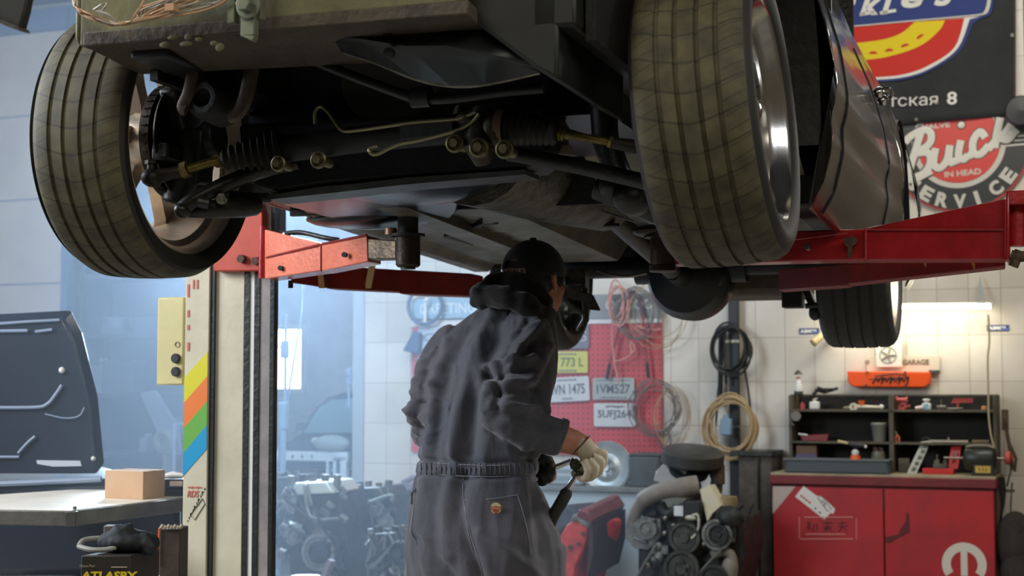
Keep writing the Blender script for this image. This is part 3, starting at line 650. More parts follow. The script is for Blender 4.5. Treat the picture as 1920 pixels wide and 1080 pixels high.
m.build('rainbow_stripes', [mat('stripe_%s' % n, lin(*c), .4) for n, c in (('yellow', (214, 204, 36)), ('orange', (232, 122, 52)), ('green', (104, 170, 70)), ('blue', (24, 150, 198)))], post, smooth=False)
m = MB(); c = L(362, 926, y); m.text('RDS', (c.x, y, c.z), .045, .022, shear=.3, bold=.02, depth=.0004); c = L(364, 914, y); [m.box((c.x - .02 + .011 * k, y, c.z), (.008, .0008, .004 + .003 * (k % 2))) for k in range(5)]
for (a, b) in ((530, 560), (580, 596), (608, 620), (640, 660)): c0 = L(352, a, y); c1 = L(354, b, y); m.box(((c0.x + c1.x) / 2, y, (c0.z + c1.z) / 2), (.008, .001, abs(c0.z - c1.z) * .8)); 
for (a, b) in ((533, 548),): c0 = L(370, a, y); m.box((c0.x, y, c0.z), (.006, .001, .03)); m.box((c0.x - .014, y, c0.z), (.006, .001, .03))
m.build('maker_decal', mat('faded_red_ink', lin(196, 92, 84), .6), post, smooth=False)
m = MB(); s = L(352, 978, y); e = L(386, 915, y); d = (e - s); rv = Vector((d.x, 0, d.z)).normalized()
[m.tube([Vector((s.x, y, s.z)) + rv * d.length * (k / 14), Vector((s.x, y, s.z)) + rv * d.length * ((k + .6) / 14) + Vector((-.003, 0, .004 * (k % 3)))], .0014, 4) for k in range(14)]
for k in (0, 1):
    a = L(360 + k * 13, 975 - k * 34, y); 
a, b, c, d_ = L(357, 965, y), L(380, 935, y), L(384, 945, y), L(365, 975, y)
m.tube([(q.x, y, q.z) for q in (a, b, c, d_)], .0012, 4, closed=True)
m.build('inked_note', inkm, post, smooth=False)
# control box on the left of the post
m = MB(); a = L(298, 558, .02); b = L(346, 722, .02); m.box(((a.x + b.x) / 2, .08, (a.z + b.z) / 2), (b.x - a.x, .14, a.z - b.z)); cbx = m.build('control_box', mat('yellowed_box_paint', lin(208, 196, 140), .5, 0, lin(186, 176, 124), 4, .05), post, bevel=.006)
for py in (672, 697): c = L(331, py, .01); MB().lathe([(0, .016), (-.012, .016), (-.016, .013), (-.016, 0)], (c.x, .012, c.z), (0, 1, 0), 20).build('push_button', blackpl, cbx)
c = L(333, 646, .01); MB().lathe([(0, .008), (-.003, .010), (-.003, .007), (0, .007)], (c.x, .011, c.z), (0, 1, 0), 20, close=True).build('key_ring_mark', steel, cbx)
# carriage
m = MB(); m.prism([L(x, y_, -.04) for x, y_ in ((400, 508), (400, 380), (482, 365), (492, 400), (492, 508))], (0, .06, 0)); m.box(((vx(400, 0) + vx(486, 0)) / 2, .08, 2.1), (vx(486, 0) - vx(400, 0), .16, .5))
cg = m.build('carriage', mat('orange_red_carriage', lin(200, 74, 46), .45, 0, lin(176, 58, 36), 6), post, bevel=.004)
m = MB(); m.prism([L(x, y_, .10) for x, y_ in ((486, 385), (524, 378), (524, 432), (500, 436))], (0, .05, 0)); m.build('carriage_gusset', lilac, post, bevel=.003)
for px, py in ((456, 486), (483, 490)): c = L(px, py, -.04); MB().cyl(c, c + Vector((0, -.02, 0)), .014, n=6).build('carriage_bolt', rust, cg)
m = MB(); m.tube([L(493, 424, -.06), L(491, 522, -.06)], .012, 12); m.build('hinge_pin', redlift, post)
# front arm of the left post: hinge -> pad
def rib(p0, p1, r=.004): return MB().tube([p0, p1], r, 6)
yh, ye = -.08, -.32
m = MB()
A4 = [L(496, 430, yh), L(496, 523, yh)]; B4 = [L(602, 456, -.2), L(602, 508, -.2)]; C4 = [L(688, 441, ye), L(690, 491, ye)]
def ring(p, q, th=.10): return [p, q, q + Vector((.0, th, 0)), p + Vector((.0, th, 0))]
m.hull(ring(*A4), ring(*B4)); m.hull(ring(L(600, 455, -.203), L(600, 509, -.203)), ring(*C4))
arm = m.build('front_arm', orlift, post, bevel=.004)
m = MB(); m.tube([L(500, 483, yh - .004), L(602, 458, -.206), L(688, 441, ye - .003)], .004, 6); m.tube([L(602, 456, -.207), L(602, 509, -.207)], .003, 6); m.build('weld_seam', dkred, arm)
m = MB()
for px, py, yy in ((528, 503, -.12), (648, 478, -.28)): c = L(px, py, yy); MB().cyl(c + Vector((0, -.012, 0)), c + Vector((0, .0, 0)), .008).build('arm_grub_screw', liner, arm)
m = MB(); m.hull(ring(L(684, 447, ye + .01), L(684, 486, ye + .01), .07), ring(L(742, 451, -.37), L(742, 485, -.37), .07)); m.build('arm_extension', mat('bare_brownish_steel', lin(130, 112, 92), .45, .7, lin(60, 52, 46), 14, .3, 60), arm, bevel=.003)
c0 = L(765, 444, -.36); c1 = L(765, 497, -.36)
m = MB(); m.cyl(c0, c1, .036, n=28); m.cyl(c1, c1 + Vector((0, 0, -.006)), .036, .030, n=28); m.cyl(c1 + Vector((0, 0, -.002)), c1 + Vector((0, 0, -.012)), .022, n=20); pd = m.build('pad_socket', mat('grimy_socket_steel', lin(70, 60, 50), .5, .6, lin(44, 40, 36), 12, .3), arm)
m = MB(); m.cyl(c0, c0 + Vector((0, 0, .008)), .05, n=28); m.cyl(c0, c0 + Vector((-.0, 0, .075)), .030, n=28); m.build('rubber_pad', blackrub, arm)
m = MB(); m.cyl(L(733, 440, -.36), L(733, 428, -.36), .018); m.build('pad_shim', mat('pinkish_metal', lin(190, 140, 120), .4, .4), arm)
m = MB(); m.tube(curve_pts([L(535, 438, yh), L(565, 436, yh), L(610, 446, -.1), L(635, 450, -.1)], 4), .008); m.build('arm_lock_lever', blackpaint, arm)
# rear arm of the left post
m = MB(); m.hull(ring(L(545, 512, .06), L(545, 530, .06), .09), ring(L(612, 498, .15), L(612, 540, .15), .10)); m.hull(ring(L(610, 497, .15), L(610, 541, .15), .10), ring(L(750, 506, .45), L(750, 548, .45), .10)); m.hull(ring(L(748, 505, .445), L(748, 551, .445), .12), ring(L(886, 513, .78), L(884, 556, .78), .12))
arm2 = m.build('rear_arm', dkred, post, bevel=.004)
m = MB()
for x0, x1, dx, yy in ((597, 607, -4, .12), (694, 706, 8, .32)):
    a0, a1, b0, b1 = L(x0, 499, yy), L(x1, 499, yy), L(x0 - dx, 541, yy), L(x1 - dx, 541, yy)
    t0 = -.012; m.prism([a0 + Vector((0, t0, 0)), a1 + Vector((0, t0, 0)), b1 + Vector((0, t0, 0)), b0 + Vector((0, t0, 0))], (0, .004, 0))
m.build('tape_band', tapem, arm2)
m = MB(); m.cyl(L(545, 526, .05), L(545, 540, .05), .008); m.build('arm_stop_screw', blackpaint, arm2)

# ---- right post: only its carriage and arms come into the frame
RY = 1.0
RF = CAR.sub(Vector((1.42, RY, 0))); P = RF.y
rp_ = thing('lift_post', 'red arms and carriage of the right lift post at the frame edge', 'car lift', RF, 'two-post lift columns')
m = MB(); m.box((.13, .10, 1.55), (.26, .2, 3.1)); m.build('column', postm, rp_, bevel=.004)
m = MB(); m.prism([P(x, y, -.10) for x, y in ((1886, 358), (1990, 352), (1990, 470), (1960, 470), (1960, 380), (1892, 384))], (0, .14, 0)); m.prism([P(x, y, -.10) for x, y in ((1886, 360), (1893, 360), (1893, 486), (1886, 486))], (0, .2, 0)); m.box((.12, -.02, 1.95), (.2, .1, .35))
m.build('carriage', redlift, rp_, bevel=.004)
m = MB(); m.cyl(P(1908, 374, -.04), P(1908, 462, -.04), .024, n=24); m.build('hinge_pin', redlift, rp_)
m = MB(); m.cyl(P(1912, 470, -.12), P(1900, 500, -.12), .012); m.tube([P(1895, 478, -.12), P(1908, 482, -.12), P(1925, 480, -.12)], .014); m.build('arm_lock', rust, rp_)
m = MB()
E = [P(1886, 372, -.09), P(1886, 487, -.09)]; J = [P(1622, 428, .0), P(1622, 488, .0)]; J2 = [P(1624, 430, -.006), P(1624, 490, -.006)]; K2 = [P(1482, 436, .03), P(1482, 490, .03)]
m.hull(ring(*E), ring(*J)); m.hull(ring(P(1626, 429, .003), P(1626, 487, .003)), ring(P(1240, 440, .15), P(1240, 496, .15)))
arm3 = m.build('front_arm', redlift, rp_, bevel=.004)
m = MB(); m.tube([P(1885, 430, -.095), P(1624, 430, -.006)], .0035, 6); m.tube([P(1623, 429, -.006), P(1623, 489, -.006)], .004, 6); m.tube([P(1885, 374, -.094), P(1885, 487, -.094)], .005, 6); m.tube([P(1590, 436, .0), P(1482, 450, .03)], .003, 6); m.build('weld_seam', redlift, arm3)
m = MB(); 
for px, py in ((1515, 464), (1804, 465)): c = P(px, py, -.03); MB().cyl(c + Vector((0, -.03, 0)), c + Vector((0, .02, 0)), .008).build('arm_grub_screw', steel, arm3)
m = MB(); import itertools
pol = [(1584, 446), (1600, 443), (1608, 450), (1604, 458), (1598, 462), (1597, 480), (1589, 484), (1590, 464), (1582, 456)]
m.prism([P(x, y, -.008) for x, y in pol], (0, .012, 0)); m.build('chipped_grease_patch', rust, arm3)
c0 = P(1243, 446, .15); c1 = P(1243, 508, .15); m = MB(); m.cyl(c0, c1, .036, n=28)
for k in (.86, .93, 1.0): q = c0.lerp(c1, k); m.lathe([(-.003, .036), (0, .040), (.003, .036)], q, (0, 0, 1), 28)
m.cyl(c0, c0 + Vector((0, 0, .02)), .055, n=28); m.ball(c0 + Vector((-.02, -.0, .02)), (.07, .06, .02))
m.build('pad_socket', mat('grimy_socket_steel', (0, 0, 0)), arm3)
m = MB(); m.hull(ring(P(1884, 487, .02), P(1884, 500, .02), .1), ring(P(1585, 494, .5), P(1585, 534, .5), .1)); m.hull(ring(P(1590, 494, .49), P(1590, 536, .49), .1), ring(P(1460, 505, .8), P(1460, 545, .8), .1))
arm4 = m.build('rear_arm', dkred, rp_, bevel=.004)
m = MB()
for x0, x1, dx, yy in ((1728, 1736, -14, .24), (1818, 1828, -8, .10)):
    m.prism([P(x0, 487, yy), P(x1, 487, yy), P(x1 - dx, 511 - (x0 - 1728) * .09, yy), P(x0 - dx, 513 - (x0 - 1728) * .09, yy)], (0, .004, 0))
m.build('tape_band', tapem, arm4)
# ================================================================== the mechanic
MY = 4.55
MF = Frame((0, MY, 0), 0)
base = MF.y(905, 700, 0)
MF = Frame((base.x, MY, 0), 0)
Q = lambda px, py, dy=0: MF.y(px, py, dy)
man = thing('person', 'person in dark coveralls and black cap bending under the car, gloved hand on a ratchet', 'person', MF)
S_ = F / MY                                        # pixels per metre at his distance
skin = mat('skin', lin(196, 138, 108), .55, 0, lin(176, 116, 88), 9, .1, 60)
cover = mat('charcoal_coverall_cloth', lin(88, 85, 91), .85, 0, lin(66, 68, 78), 3, .25, 350, sheen=.35)
hoodm = mat('black_hoodie_cloth', lin(26, 23, 22), .9, 0, lin(20, 18, 18), 5, .3, 200, sheen=.3)
capm = mat('black_cap_cloth', lin(18, 18, 20), .85, 0, bump=.2, bscale=200, sheen=.2)
hairm = mat('black_hair', lin(20, 17, 15), .6)
glovem = mat('knitted_cream_glove', lin(232, 218, 194), .85, 0, lin(214, 198, 172), 20)
nt, p = nodes(glovem); tc = nt.nodes.new('ShaderNodeTexCoord'); wv = nt.nodes.new('ShaderNodeTexWave'); wv.inputs['Scale'].default_value = 95; nt.links.new(tc.outputs['Object'], wv.inputs['Vector'])
bp = nt.nodes.new('ShaderNodeBump'); bp.inputs['Strength'].default_value = .6; bp.inputs['Distance'].default_value = .002; nt.links.new(wv.outputs['Fac'], bp.inputs['Height']); nt.links.new(bp.outputs[0], p.inputs['Normal'])
rubg = mat('olive_rubber_palm', lin(70, 78, 50), .6, 0, lin(52, 58, 40), 14)

def fuse(m, name, material, parent, voxel, smooth=6, folds=None):
    """melt overlapping closed shapes into one continuous skin, then press folds into it"""
    o = m.build('tmp', material, None, smooth=False)
    k = o.modifiers.new('r', 'REMESH'); k.mode = 'VOXEL'; k.voxel_size = voxel
    k = o.modifiers.new('s', 'SMOOTH'); k.iterations = smooth; k.factor = .5
    me = bpy.data.meshes.new_from_object(o.evaluated_get(bpy.context.evaluated_depsgraph_get()))
    d = o.data; bpy.data.objects.remove(o); bpy.data.meshes.remove(d)
    if folds:
        for v, n in [(v, v.normal.copy()) for v in me.vertices]: v.co += n * folds(v.co, n)
    me.polygons.foreach_set('use_smooth', [True] * len(me.polygons)); me.name = name
    if not me.materials: me.materials.append(material)
    o = bpy.data.objects.new(name, me); COL.objects.link(o); o.parent = parent; return o

FA = R(33); fd = Vector((math.sin(FA), math.cos(FA), 0)); sd_ = Vector((math.cos(FA), -math.sin(FA), 0))
def section(c, a, b, n=28, p=2.3):
    vs = []
    for k in range(n):
        t = 2 * math.pi * k / n; ct, st = math.cos(t), math.sin(t)
        vs.append(c + sd_ * (a * abs(ct) ** (2 / p) * (1 if ct > 0 else -1)) + fd * (b * abs(st) ** (2 / p) * (1 if st > 0 else -1)))
    return vs
def loft(m, rows, n=28):
    vs = []; fs = []
    for c, a, b in rows: vs += section(c, a, b, n)
    for i in range(len(rows) - 1): fs += [(i * n + k, i * n + (k + 1) % n, (i + 1) * n + (k + 1) % n, (i + 1) * n + k) for k in range(n)]
    fs += [tuple(range(n))[::-1], tuple((len(rows) - 1) * n + k for k in range(n))]
    m.add(vs, fs)
rows = []
for py, x0, x1, dy, q in ((1085, 768, 1056, .02, .78), (1040, 764, 1052, .01, .80), (1000, 766, 1043, 0, .80), (950, 771, 1026, 0, .76), (905, 781, 1012, 0, .70), (876, 785, 1007, 0, .68), (840, 788, 1010, .0, .66), (780, 790, 1026, .01, .62), (720, 794, 1038, .03, .60), (670, 806, 1046, .05, .58), (630, 828, 1046, .08, .54), (600, 858, 1040, .11, .5), (578, 890, 1025, .13, .5), (560, 925, 1010, .14, .6)):
    w = (x1 - x0) / 2 / S_; a = w / math.sqrt(math.cos(FA) ** 2 + (q * math.sin(FA)) ** 2)
    rows.append((Q((x0 + x1) / 2, py, dy), a * .985, a * q))
m = MB(); loft(m, rows)
# legs to the floor
hipL, hipR = Q(838, 1090, .06), Q(985, 1090, -.02)
m.tube([hipL + Vector((0, 0, .1)), hipL, Vector((-.13, .12, .50)), Vector((-.13, .10, .10))], [.12, .125, .095, .085], 20)
m.tube([hipR + Vector((0, 0, .1)), hipR, Vector((.14, .02, .50)), Vector((.15, .03, .10))], [.12, .125, .095, .085], 20)
# right sleeve, left sleeve
m.tube(curve_pts([Q(985, 612, .02), Q(985, 650, -.06), Q(963, 705, -.13), Q(944, 752, -.16), Q(968, 790, -.16), Q(1008, 808, -.13), Q(1040, 818, -.10)], 3), [.07, .074, .078, .080, .078, .075, .072, .071, .070, .070, .068, .067, .065, .063, .060, .057, .054, .052, .051], 20)
m.tube(curve_pts([Q(858, 632, .16), Q(823, 680, .12), Q(801, 735, .10), Q(795, 790, .12), Q(822, 822, .24)], 3), [.06, .062, .062, .060, .058, .056, .055, .054, .054, .054, .052, .05, .048], 18)
def px_of(co):
    w = Vector(co) + MF.o - CAM; c, s = math.cos(PITCH), math.sin(PITCH); d = w.y * c + w.z * s; return 960 + F * w.x / d, 540 - F * (w.z * c - w.y * s) / d
FOLDS = [  # (polyline in the picture, width px, depth m)
    ([(990, 600), (950, 640), (935, 700), (932, 760)], 9, -.014), ([(1012, 612), (975, 650), (958, 690)], 6, .008), ([(965, 600), (918, 660), (890, 760), (880, 850)], 13, -.010), ([(925, 590), (880, 680), (858, 780), (850, 850)], 12, .010),
    ([(880, 610), (838, 700), (820, 800), (815, 860)], 11, -.008), ([(905, 640), (900, 720), (912, 800)], 10, .008), ([(840, 640), (815, 720), (806, 830)], 8, .007),
    ([(912, 688), (950, 676), (1000, 668)], 6, .012), ([(914, 704), (955, 696), (1005, 692)], 6, -.012), ([(914, 720), (955, 716), (1000, 712)], 6, .010), ([(918, 738), (960, 735), (1010, 735)], 7, -.010), ([(925, 756), (965, 760), (1010, 770)], 7, .009),
    ([(935, 775), (975, 785), (1030, 800)], 8, -.008), ([(1000, 640), (985, 665), (960, 680)], 6, -.01), ([(1030, 650), (1010, 690), (985, 720)], 8, .008),
    ([(765, 745), (785, 755), (808, 750)], 6, -.010), ([(763, 770), (785, 785), (800, 780)], 6, .008), ([(766, 800), (785, 805), (800, 800)], 6, -.009), ([(778, 715), (800, 725), (815, 720)], 6, .007),
    ([(868, 890), (862, 960), (880, 1030), (900, 1080)], 12, -.010), ([(800, 900), (790, 980), (800, 1070)], 14, .008), ([(840, 900), (830, 960), (845, 1040)], 12, .006), ([(1010, 900), (1002, 960), (1012, 1040)], 12, -.008), ([(900, 1000), (960, 1040), (1010, 1080)], 10, .007), ([(780, 1010), (820, 1050), (850, 1085)], 10, -.008),
    ([(785, 862), (895, 868), (1008, 862)], 4, -.006), ([(785, 891), (895, 896), (1010, 890)], 4, -.006)]
def seg(px, py, a, b):
    dx, dy = b[0] - a[0], b[1] - a[1]; t = max(0, min(1, ((px - a[0]) * dx + (py - a[1]) * dy) / (dx * dx + dy * dy))); return math.hypot(px - a[0] - dx * t, py - a[1] - dy * t)
def folds(co, n):
    x, y = px_of(co); d = .0075 * noise.noise(Vector((co.x * 16, co.y * 16, co.z * 3.2))) + .003 * noise.noise(Vector((co.x * 30, co.y * 30, co.z * 9)))
    d += .010 * max(0, noise.noise(Vector((co.x * 7 + co.z * 5, co.y * 8 + 3, co.z * 9)))) * .6
    slv = min(seg(x, y, a, b) for a, b in (((985, 640), (944, 752)), ((944, 752), (1040, 818)), ((815, 690), (795, 800)))) < 40
    q = Vector((co.x * 7, co.y * 9, co.z * 17)) if slv else Vector((co.x * 15, co.y * 10, co.z * 2.6 + co.x * 3))
    kk = 1.0 if slv else .45; q = q * .7; d += kk * (.008 * (max(0, 1 - abs(noise.noise(q)) * 4.5) ** 1.3) - .001 + (.003 * max(0, 1 - abs(noise.noise(q * 2.3 + Vector((5, 3, 1)))) * 4.5) ** 1.5))
    if n.y < .35:
        for pl, wd, am in FOLDS:
            ds = min(seg(x, y, a, b) for a, b in zip(pl, pl[1:]))
            if ds < wd * 2.5: d += 1.5 * am * math.exp(-(ds / wd) ** 2)
    return d
co_ = fuse(m, 'coverall', cover, man, .0065, 5, folds)
# waistband with pleats, seams, hip pocket and its woven badge
def surf(px, py, lift=.006):
    dg = bpy.context.evaluated_depsgraph_get(); o = CAM - MF.o; d = ray(px, py)
    h, loc, nn, i = co_.ray_cast(o, d, depsgraph=dg)
    return (loc + nn * lift) if h else Q(px, py, -.1)
bpy.context.view_layer.update()
seamm = mat('grey_seam_thread', lin(134, 134, 140), .9)
m = MB()
for pts in (((786, 866), (830, 870), (895, 873), (950, 872), (1006, 866)), ((786, 886), (830, 890), (895, 893), (950, 892), (1008, 888)), ((868, 896), (870, 940), (880, 990), (896, 1040), (905, 1078)), ((872, 938), (920, 936), (970, 928)), ((872, 938), (876, 980), (886, 1030)), ((970, 928), (985, 980), (995, 1040)), ((1075, 806), (1062, 824), (1030, 836)), ((780, 916), (776, 960), (772, 1000), (782, 1020))):
    m.tube(curve_pts([surf(x, y, .002) for x, y in pts], 4), .0011, 5)
m.build('stitched_seam', seamm, man)
m = MB()
for k in range(24):
    x = 790 + k * 9.2; m.tube([surf(x, 869, .001), surf(x + 1, 879, .002), surf(x, 889, .001)], .0022, 5)
m.build('elastic_waist_pleat', cover, man)
c = surf(930, 953, .003); m = MB(); m.m = 0; m.cyl(c, c + Vector((0, -.002, 0)), .0155, n=24); m.m = 1; m.box(c + Vector((0, -.0025, .0)), (.030, .001, .009)); m.cyl(c + Vector((0, -.002, -.004)), c + Vector((0, -.0026, -.004)), .010, n=16); m.m = 2; m.text('Dickies', c + Vector((0, -.0035, .0)), .024, .006, depth=.0003)
m.build('woven_badge', [mat('badge_cream', lin(214, 196, 160), .7), mat('badge_orange', lin(176, 84, 50), .7), mat('badge_light', lin(230, 220, 200), .7)], man, smooth=False)
m = MB(); m.tube([surf(782, 917, .004), surf(776, 924, .006), surf(774, 945, .004)], .0028, 6); m.build('zip_pull', steel, man)

# ---- head, neck, forearm: one body
HA = R(42); hf = Vector((math.sin(HA), math.cos(HA), 0)); hs = Vector((math.cos(HA), -math.sin(HA), 0))
HC = Q(1004, 520, .12)
Rh = Matrix((hs, hf, Vector((0, 0, 1)))).transposed()
T = lambda x, y, z: HC + Rh @ Vector((x, y, z))     # x right of the head, y forward, z up
m = MB()
m.ball(T(0, -.012, .018), (.074, .094, .088), 24, 16, Rh); m.ball(T(0, .03, -.045), (.062, .068, .078), 24, 16, Rh)
m.tube([T(0, .02, -.07), T(0, .055, -.088), T(0, .078, -.098)], [.05, .038, .022], 16)          # jaw and chin
m.ball(T(0, .092, -.022), (.012, .018, .026), 12, 8, Rh); m.ball(T(0, .098, -.036), (.015, .013, .012), 12, 8, Rh)   # nose
m.ball(T(.032, .072, -.002), (.022, .014, .010), 12, 8, Rh); m.ball(T(-.032, .072, -.002), (.022, .014, .010), 12, 8, Rh)      # brows
m.ball(T(.04, .062, -.034), (.02, .02, .02), 12, 8, Rh); m.ball(T(-.04, .062, -.034), (.02, .02, .02), 12, 8, Rh)
m.ball(T(0, .088, -.062), (.024, .010, .005), 12, 8, Rh); m.ball(T(0, .087, -.072), (.021, .010, .006), 12, 8, Rh)            # lips
m.tube([T(0, -.03, -.04), T(0, -.04, -.10), T(-.01, -.06, -.17), T(-.02, -.08, -.22)], [.058, .056, .06, .075], 20)
for s in (1, -1):
    m.tube([T(s * .070, .008, -.042), T(s * .079, -.002, -.02), T(s * .084, -.012, .006), T(s * .082, -.004, .02), T(s * .074, .008, .012)], [.008, .007, .007, .006, .005], 8)
    m.ball(T(s * .075, .0, -.008), (.006, .014, .022), 10, 8, Rh)
head_mb = m
m = MB()
for s in (1, -1): m.ball(T(s * .030, .070, -.016), .0115, 14, 10)
m.build('eye', mat('eye_white', lin(225, 220, 212), .25), man)
m = MB()
for s in (1, -1): m.ball(T(s * .031, .0805, -.016), .0045, 10, 8)
m.build('iris', mat('dark_iris', lin(40, 28, 20), .2), man)
# hair at the nape and sideburns
m = MB(); m.ball(T(0, -.030, .000), (.078, .086, .080), 24, 14, Rh); m.ball(T(0, -.045, -.048), (.060, .056, .052), 20, 12, Rh)
for s in (1, -1): m.ball(T(s * .070, .034, -.004), (.008, .016, .030), 10, 8, Rh)
fuse(m, 'hair', hairm, man, .005, 2, lambda c, n: .0015 * noise.noise(c * 160))
# cap
m = MB(); vs = []; fs = []; n = 48; rings_ = 14
for i in range(rings_ + 1):
    t = i / rings_ * R(98)
    for k in range(n):
        a = 2 * math.pi * k / n; rr = math.sin(t) if t < R(90) else 1
        x = .088 * rr * math.cos(a); y = .107 * rr * math.sin(a) - .010; z = .014 + .098 * math.cos(t)
        seamk = .0012 * (abs(math.sin(3 * a)) ** .3 - 1); x *= 1 + seamk * 8; y *= 1 + seamk * 8
        vs.append(T(x, y, z))
skip = lambda i, k: i >= 10 and abs(((k + .5) / n * 2 * math.pi) - 1.5 * math.pi) < .42 * (1 if i < 13 else .0) * math.sqrt((i - 9) / 4)
fs = [(i * n + k, (i + 1) * n + k, (i + 1) * n + (k + 1) % n, i * n + (k + 1) % n) for i in range(rings_) for k in range(n) if not skip(i, k)]
m.add(vs, fs); m.cyl(T(0, -.01, .111), T(0, -.01, .118), .009, n=14)
cp = m.build('cap', capm, man, solid=.003)
m = MB(); vs = []
for j in range(2):
    for i in range(13):
        a = R(28) + R(124) * i / 12; b = (.098 if j == 0 else .098 + .072 * math.sin((a - R(28)) / R(124) * math.pi))
        vs.append(T(.9 * b * math.cos(a), 1.02 * b * math.sin(a) + .002, (.016 if j == 0 else -.008) - .02 * abs(math.cos(a)) ))
m.add(vs, [(i, i + 1, 14 + i, 13 + i) for i in range(12)]); m.build('cap_brim', capm, cp, solid=.004)
m = MB(); P5 = [T(.105 * math.cos(a) * .84, .109 * math.sin(a) - .010, .004) for a in [R(270 - 34 + 68 * k / 10) for k in range(11)]]
for (a, b) in zip(P5, P5[1:]): m.add([a, b, b + Vector((0, 0, .016)), a + Vector((0, 0, .016))], [(0, 1, 2, 3)])
m.build('cap_strap', mat('pale_cap_strap', lin(150, 120, 104), .5), cp, solid=.002)
m = MB()
for k in range(1, 10, 2): q = P5[k] + (P5[k] - T(0, 0, .004)).normalized() * .002; m.ball(q + Vector((0, 0, .008)), .0022, 8, 6)
m.build('snap_stud', blackpl, cp)
# hood lying round the neck
m = MB()
m.tube(curve_pts([Q(1034, 592, .02), Q(1015, 585, -.03), Q(985, 570, -.07), Q(945, 558, -.06), Q(912, 556, .0), Q(898, 552, .08), Q(905, 545, .16)], 4), [.018 + .018 * math.sin(min(1, k / 20) * 2.4) for k in range(25)], 14)
m.tube(curve_pts([Q(1028, 570, .06), Q(1000, 548, .03), Q(965, 534, .02), Q(930, 536, .06), Q(912, 545, .12)], 4), [.02, .024, .028, .03, .034, .036, .038, .038, .038, .038, .037, .036, .034, .032, .030, .028, .026], 14)
m.ball(Q(906, 560, .0), (.030, .05, .034)); m.ball(Q(950, 540, .06), (.07, .07, .04)); m.ball(Q(1000, 570, .06), (.06, .07, .045))
m.tube([Q(890, 572, .0), Q(896, 552, -.02), Q(915, 534, .02), Q(945, 520, .06)], [.016, .024, .026, .02], 12)
fuse(m, 'hood', hoodm, man, .006, 4, lambda c, n: .008 * noise.noise(Vector((c.x * 26, c.y * 20, c.z * 34))))
# ---- right forearm and gloved fist
m = head_mb; m.tube([Q(1015, 812, -.12), Q(1050, 822, -.10), Q(1078, 830, -.09), Q(1098, 838, -.09)], [.040, .041, .036, .031], 18)
m.tube([Q(1030, 892, .02), Q(1015, 880, .06), Q(985, 850, .12)], [.028, .034, .045], 16)
neck = T(-.02, -.08, -.22); shR, shL = Q(985, 640, 0), Q(862, 645, .15)
m.tube([neck, neck + Vector((-.01, -.02, -.10)), Q(915, 700, .04), Q(900, 860, .01), Q(908, 960, .02), Q(910, 1060, .03)], [.07, .06, .10, .10, .11, .10], 20)
m.tube([neck + Vector((0, 0, -.06)), shR, Q(960, 700, -.10), Q(944, 752, -.14), Q(985, 797, -.14), Q(1020, 812, -.12)], [.045, .045, .042, .040, .038, .040], 16)
m.tube([neck + Vector((0, 0, -.06)), shL, Q(823, 690, .12), Q(800, 780, .12), Q(830, 825, .26), Q(985, 850, .12)], [.045, .04, .036, .034, .034, .036], 16)
m.tube([Q(838, 1060, .06), Vector((-.13, .12, .50)), Vector((-.13, .10, .10))], [.09, .06, .045], 16); m.tube([Q(975, 1060, -.0), Vector((.14, .02, .50)), Vector((.15, .03, .10))], [.09, .06, .045], 16)
m.tube([Q(838, 1070, .06), Q(975, 1070, 0)], .08, 16)
fuse(m, 'body', skin, man, .0045, 3)
cu = MB()
for a, r in (((1062, 823, -.10), .054),): cu.lathe([(-.012, r * .98), (.006, r), (.010, r * .96), (.004, r * .92), (-.012, r * .90)], Q(*a) - Vector((.020, 0, -.008)), Q(1098, 842, -.09) - Q(1040, 818, -.10), 28, close=True)
cu.build('sleeve_cuff', cover, man)
def finger(m, pts, r, out=0):
    pts = [(x + out * .8, y + out * .3, d - out * .0035) for x, y, d in pts]
    m.tube(curve_pts([Q(*p_) for p_ in pts], 4), [r * (1.04 - .22 * k / (4 * (len(pts) - 1))) for k in range(4 * (len(pts) - 1) + 1)], 12); m.ball(Q(*pts[-1]), r * .84, 12, 8); m.ball(Q(*pts[1]), r * 1.12, 12, 8)
m = MB()
m.tube([Q(1083, 830, -.09), Q(1094, 838, -.09), Q(1106, 850, -.09), Q(1113, 862, -.08)], [.035, .036, .037, .028], 20, flat=.85)
finger(m, [(1112, 848, -.10), (1129, 850, -.09), (1127, 872, -.06), (1112, 880, -.03), (1098, 874, -.02)], .0125, 3)
finger(m, [(1108, 858, -.115), (1124, 865, -.11), (1120, 884, -.09), (1106, 890, -.055), (1092, 882, -.04)], .0125, 3)
finger(m, [(1100, 862, -.125), (1113, 876, -.125), (1109, 892, -.10), (1096, 896, -.07), (1086, 888, -.055)], .0118, 3)
finger(m, [(1092, 862, -.13), (1099, 878, -.135), (1097, 892, -.12), (1088, 897, -.09), (1080, 888, -.07)], .0108, 3)
finger(m, [(1096, 850, -.05), (1094, 866, -.03), (1086, 880, -.03), (1077, 888, -.05)], .0125)
gl = fuse(m, 'glove', glovem, man, .0028, 1)
m = MB(); m.ball(Q(1080, 872, -.06), (.012, .018, .020)); m.ball(Q(1088, 889, -.085), (.018, .016, .012)); m.ball(Q(1074, 870, -.07), (.010, .012, .018)); fuse(m, 'rubber_palm', rubg, man, .004, 3)
m = MB(); ctr = Q(1088, 833, -.09); m.lathe([(0, .0372), (.002, .039), (.004, .0375)], ctr, Q(1108, 852, -.09) - ctr, 26); m.build('glove_cuff_line', mat('brown_cuff_thread', lin(110, 92, 76), .8), man)
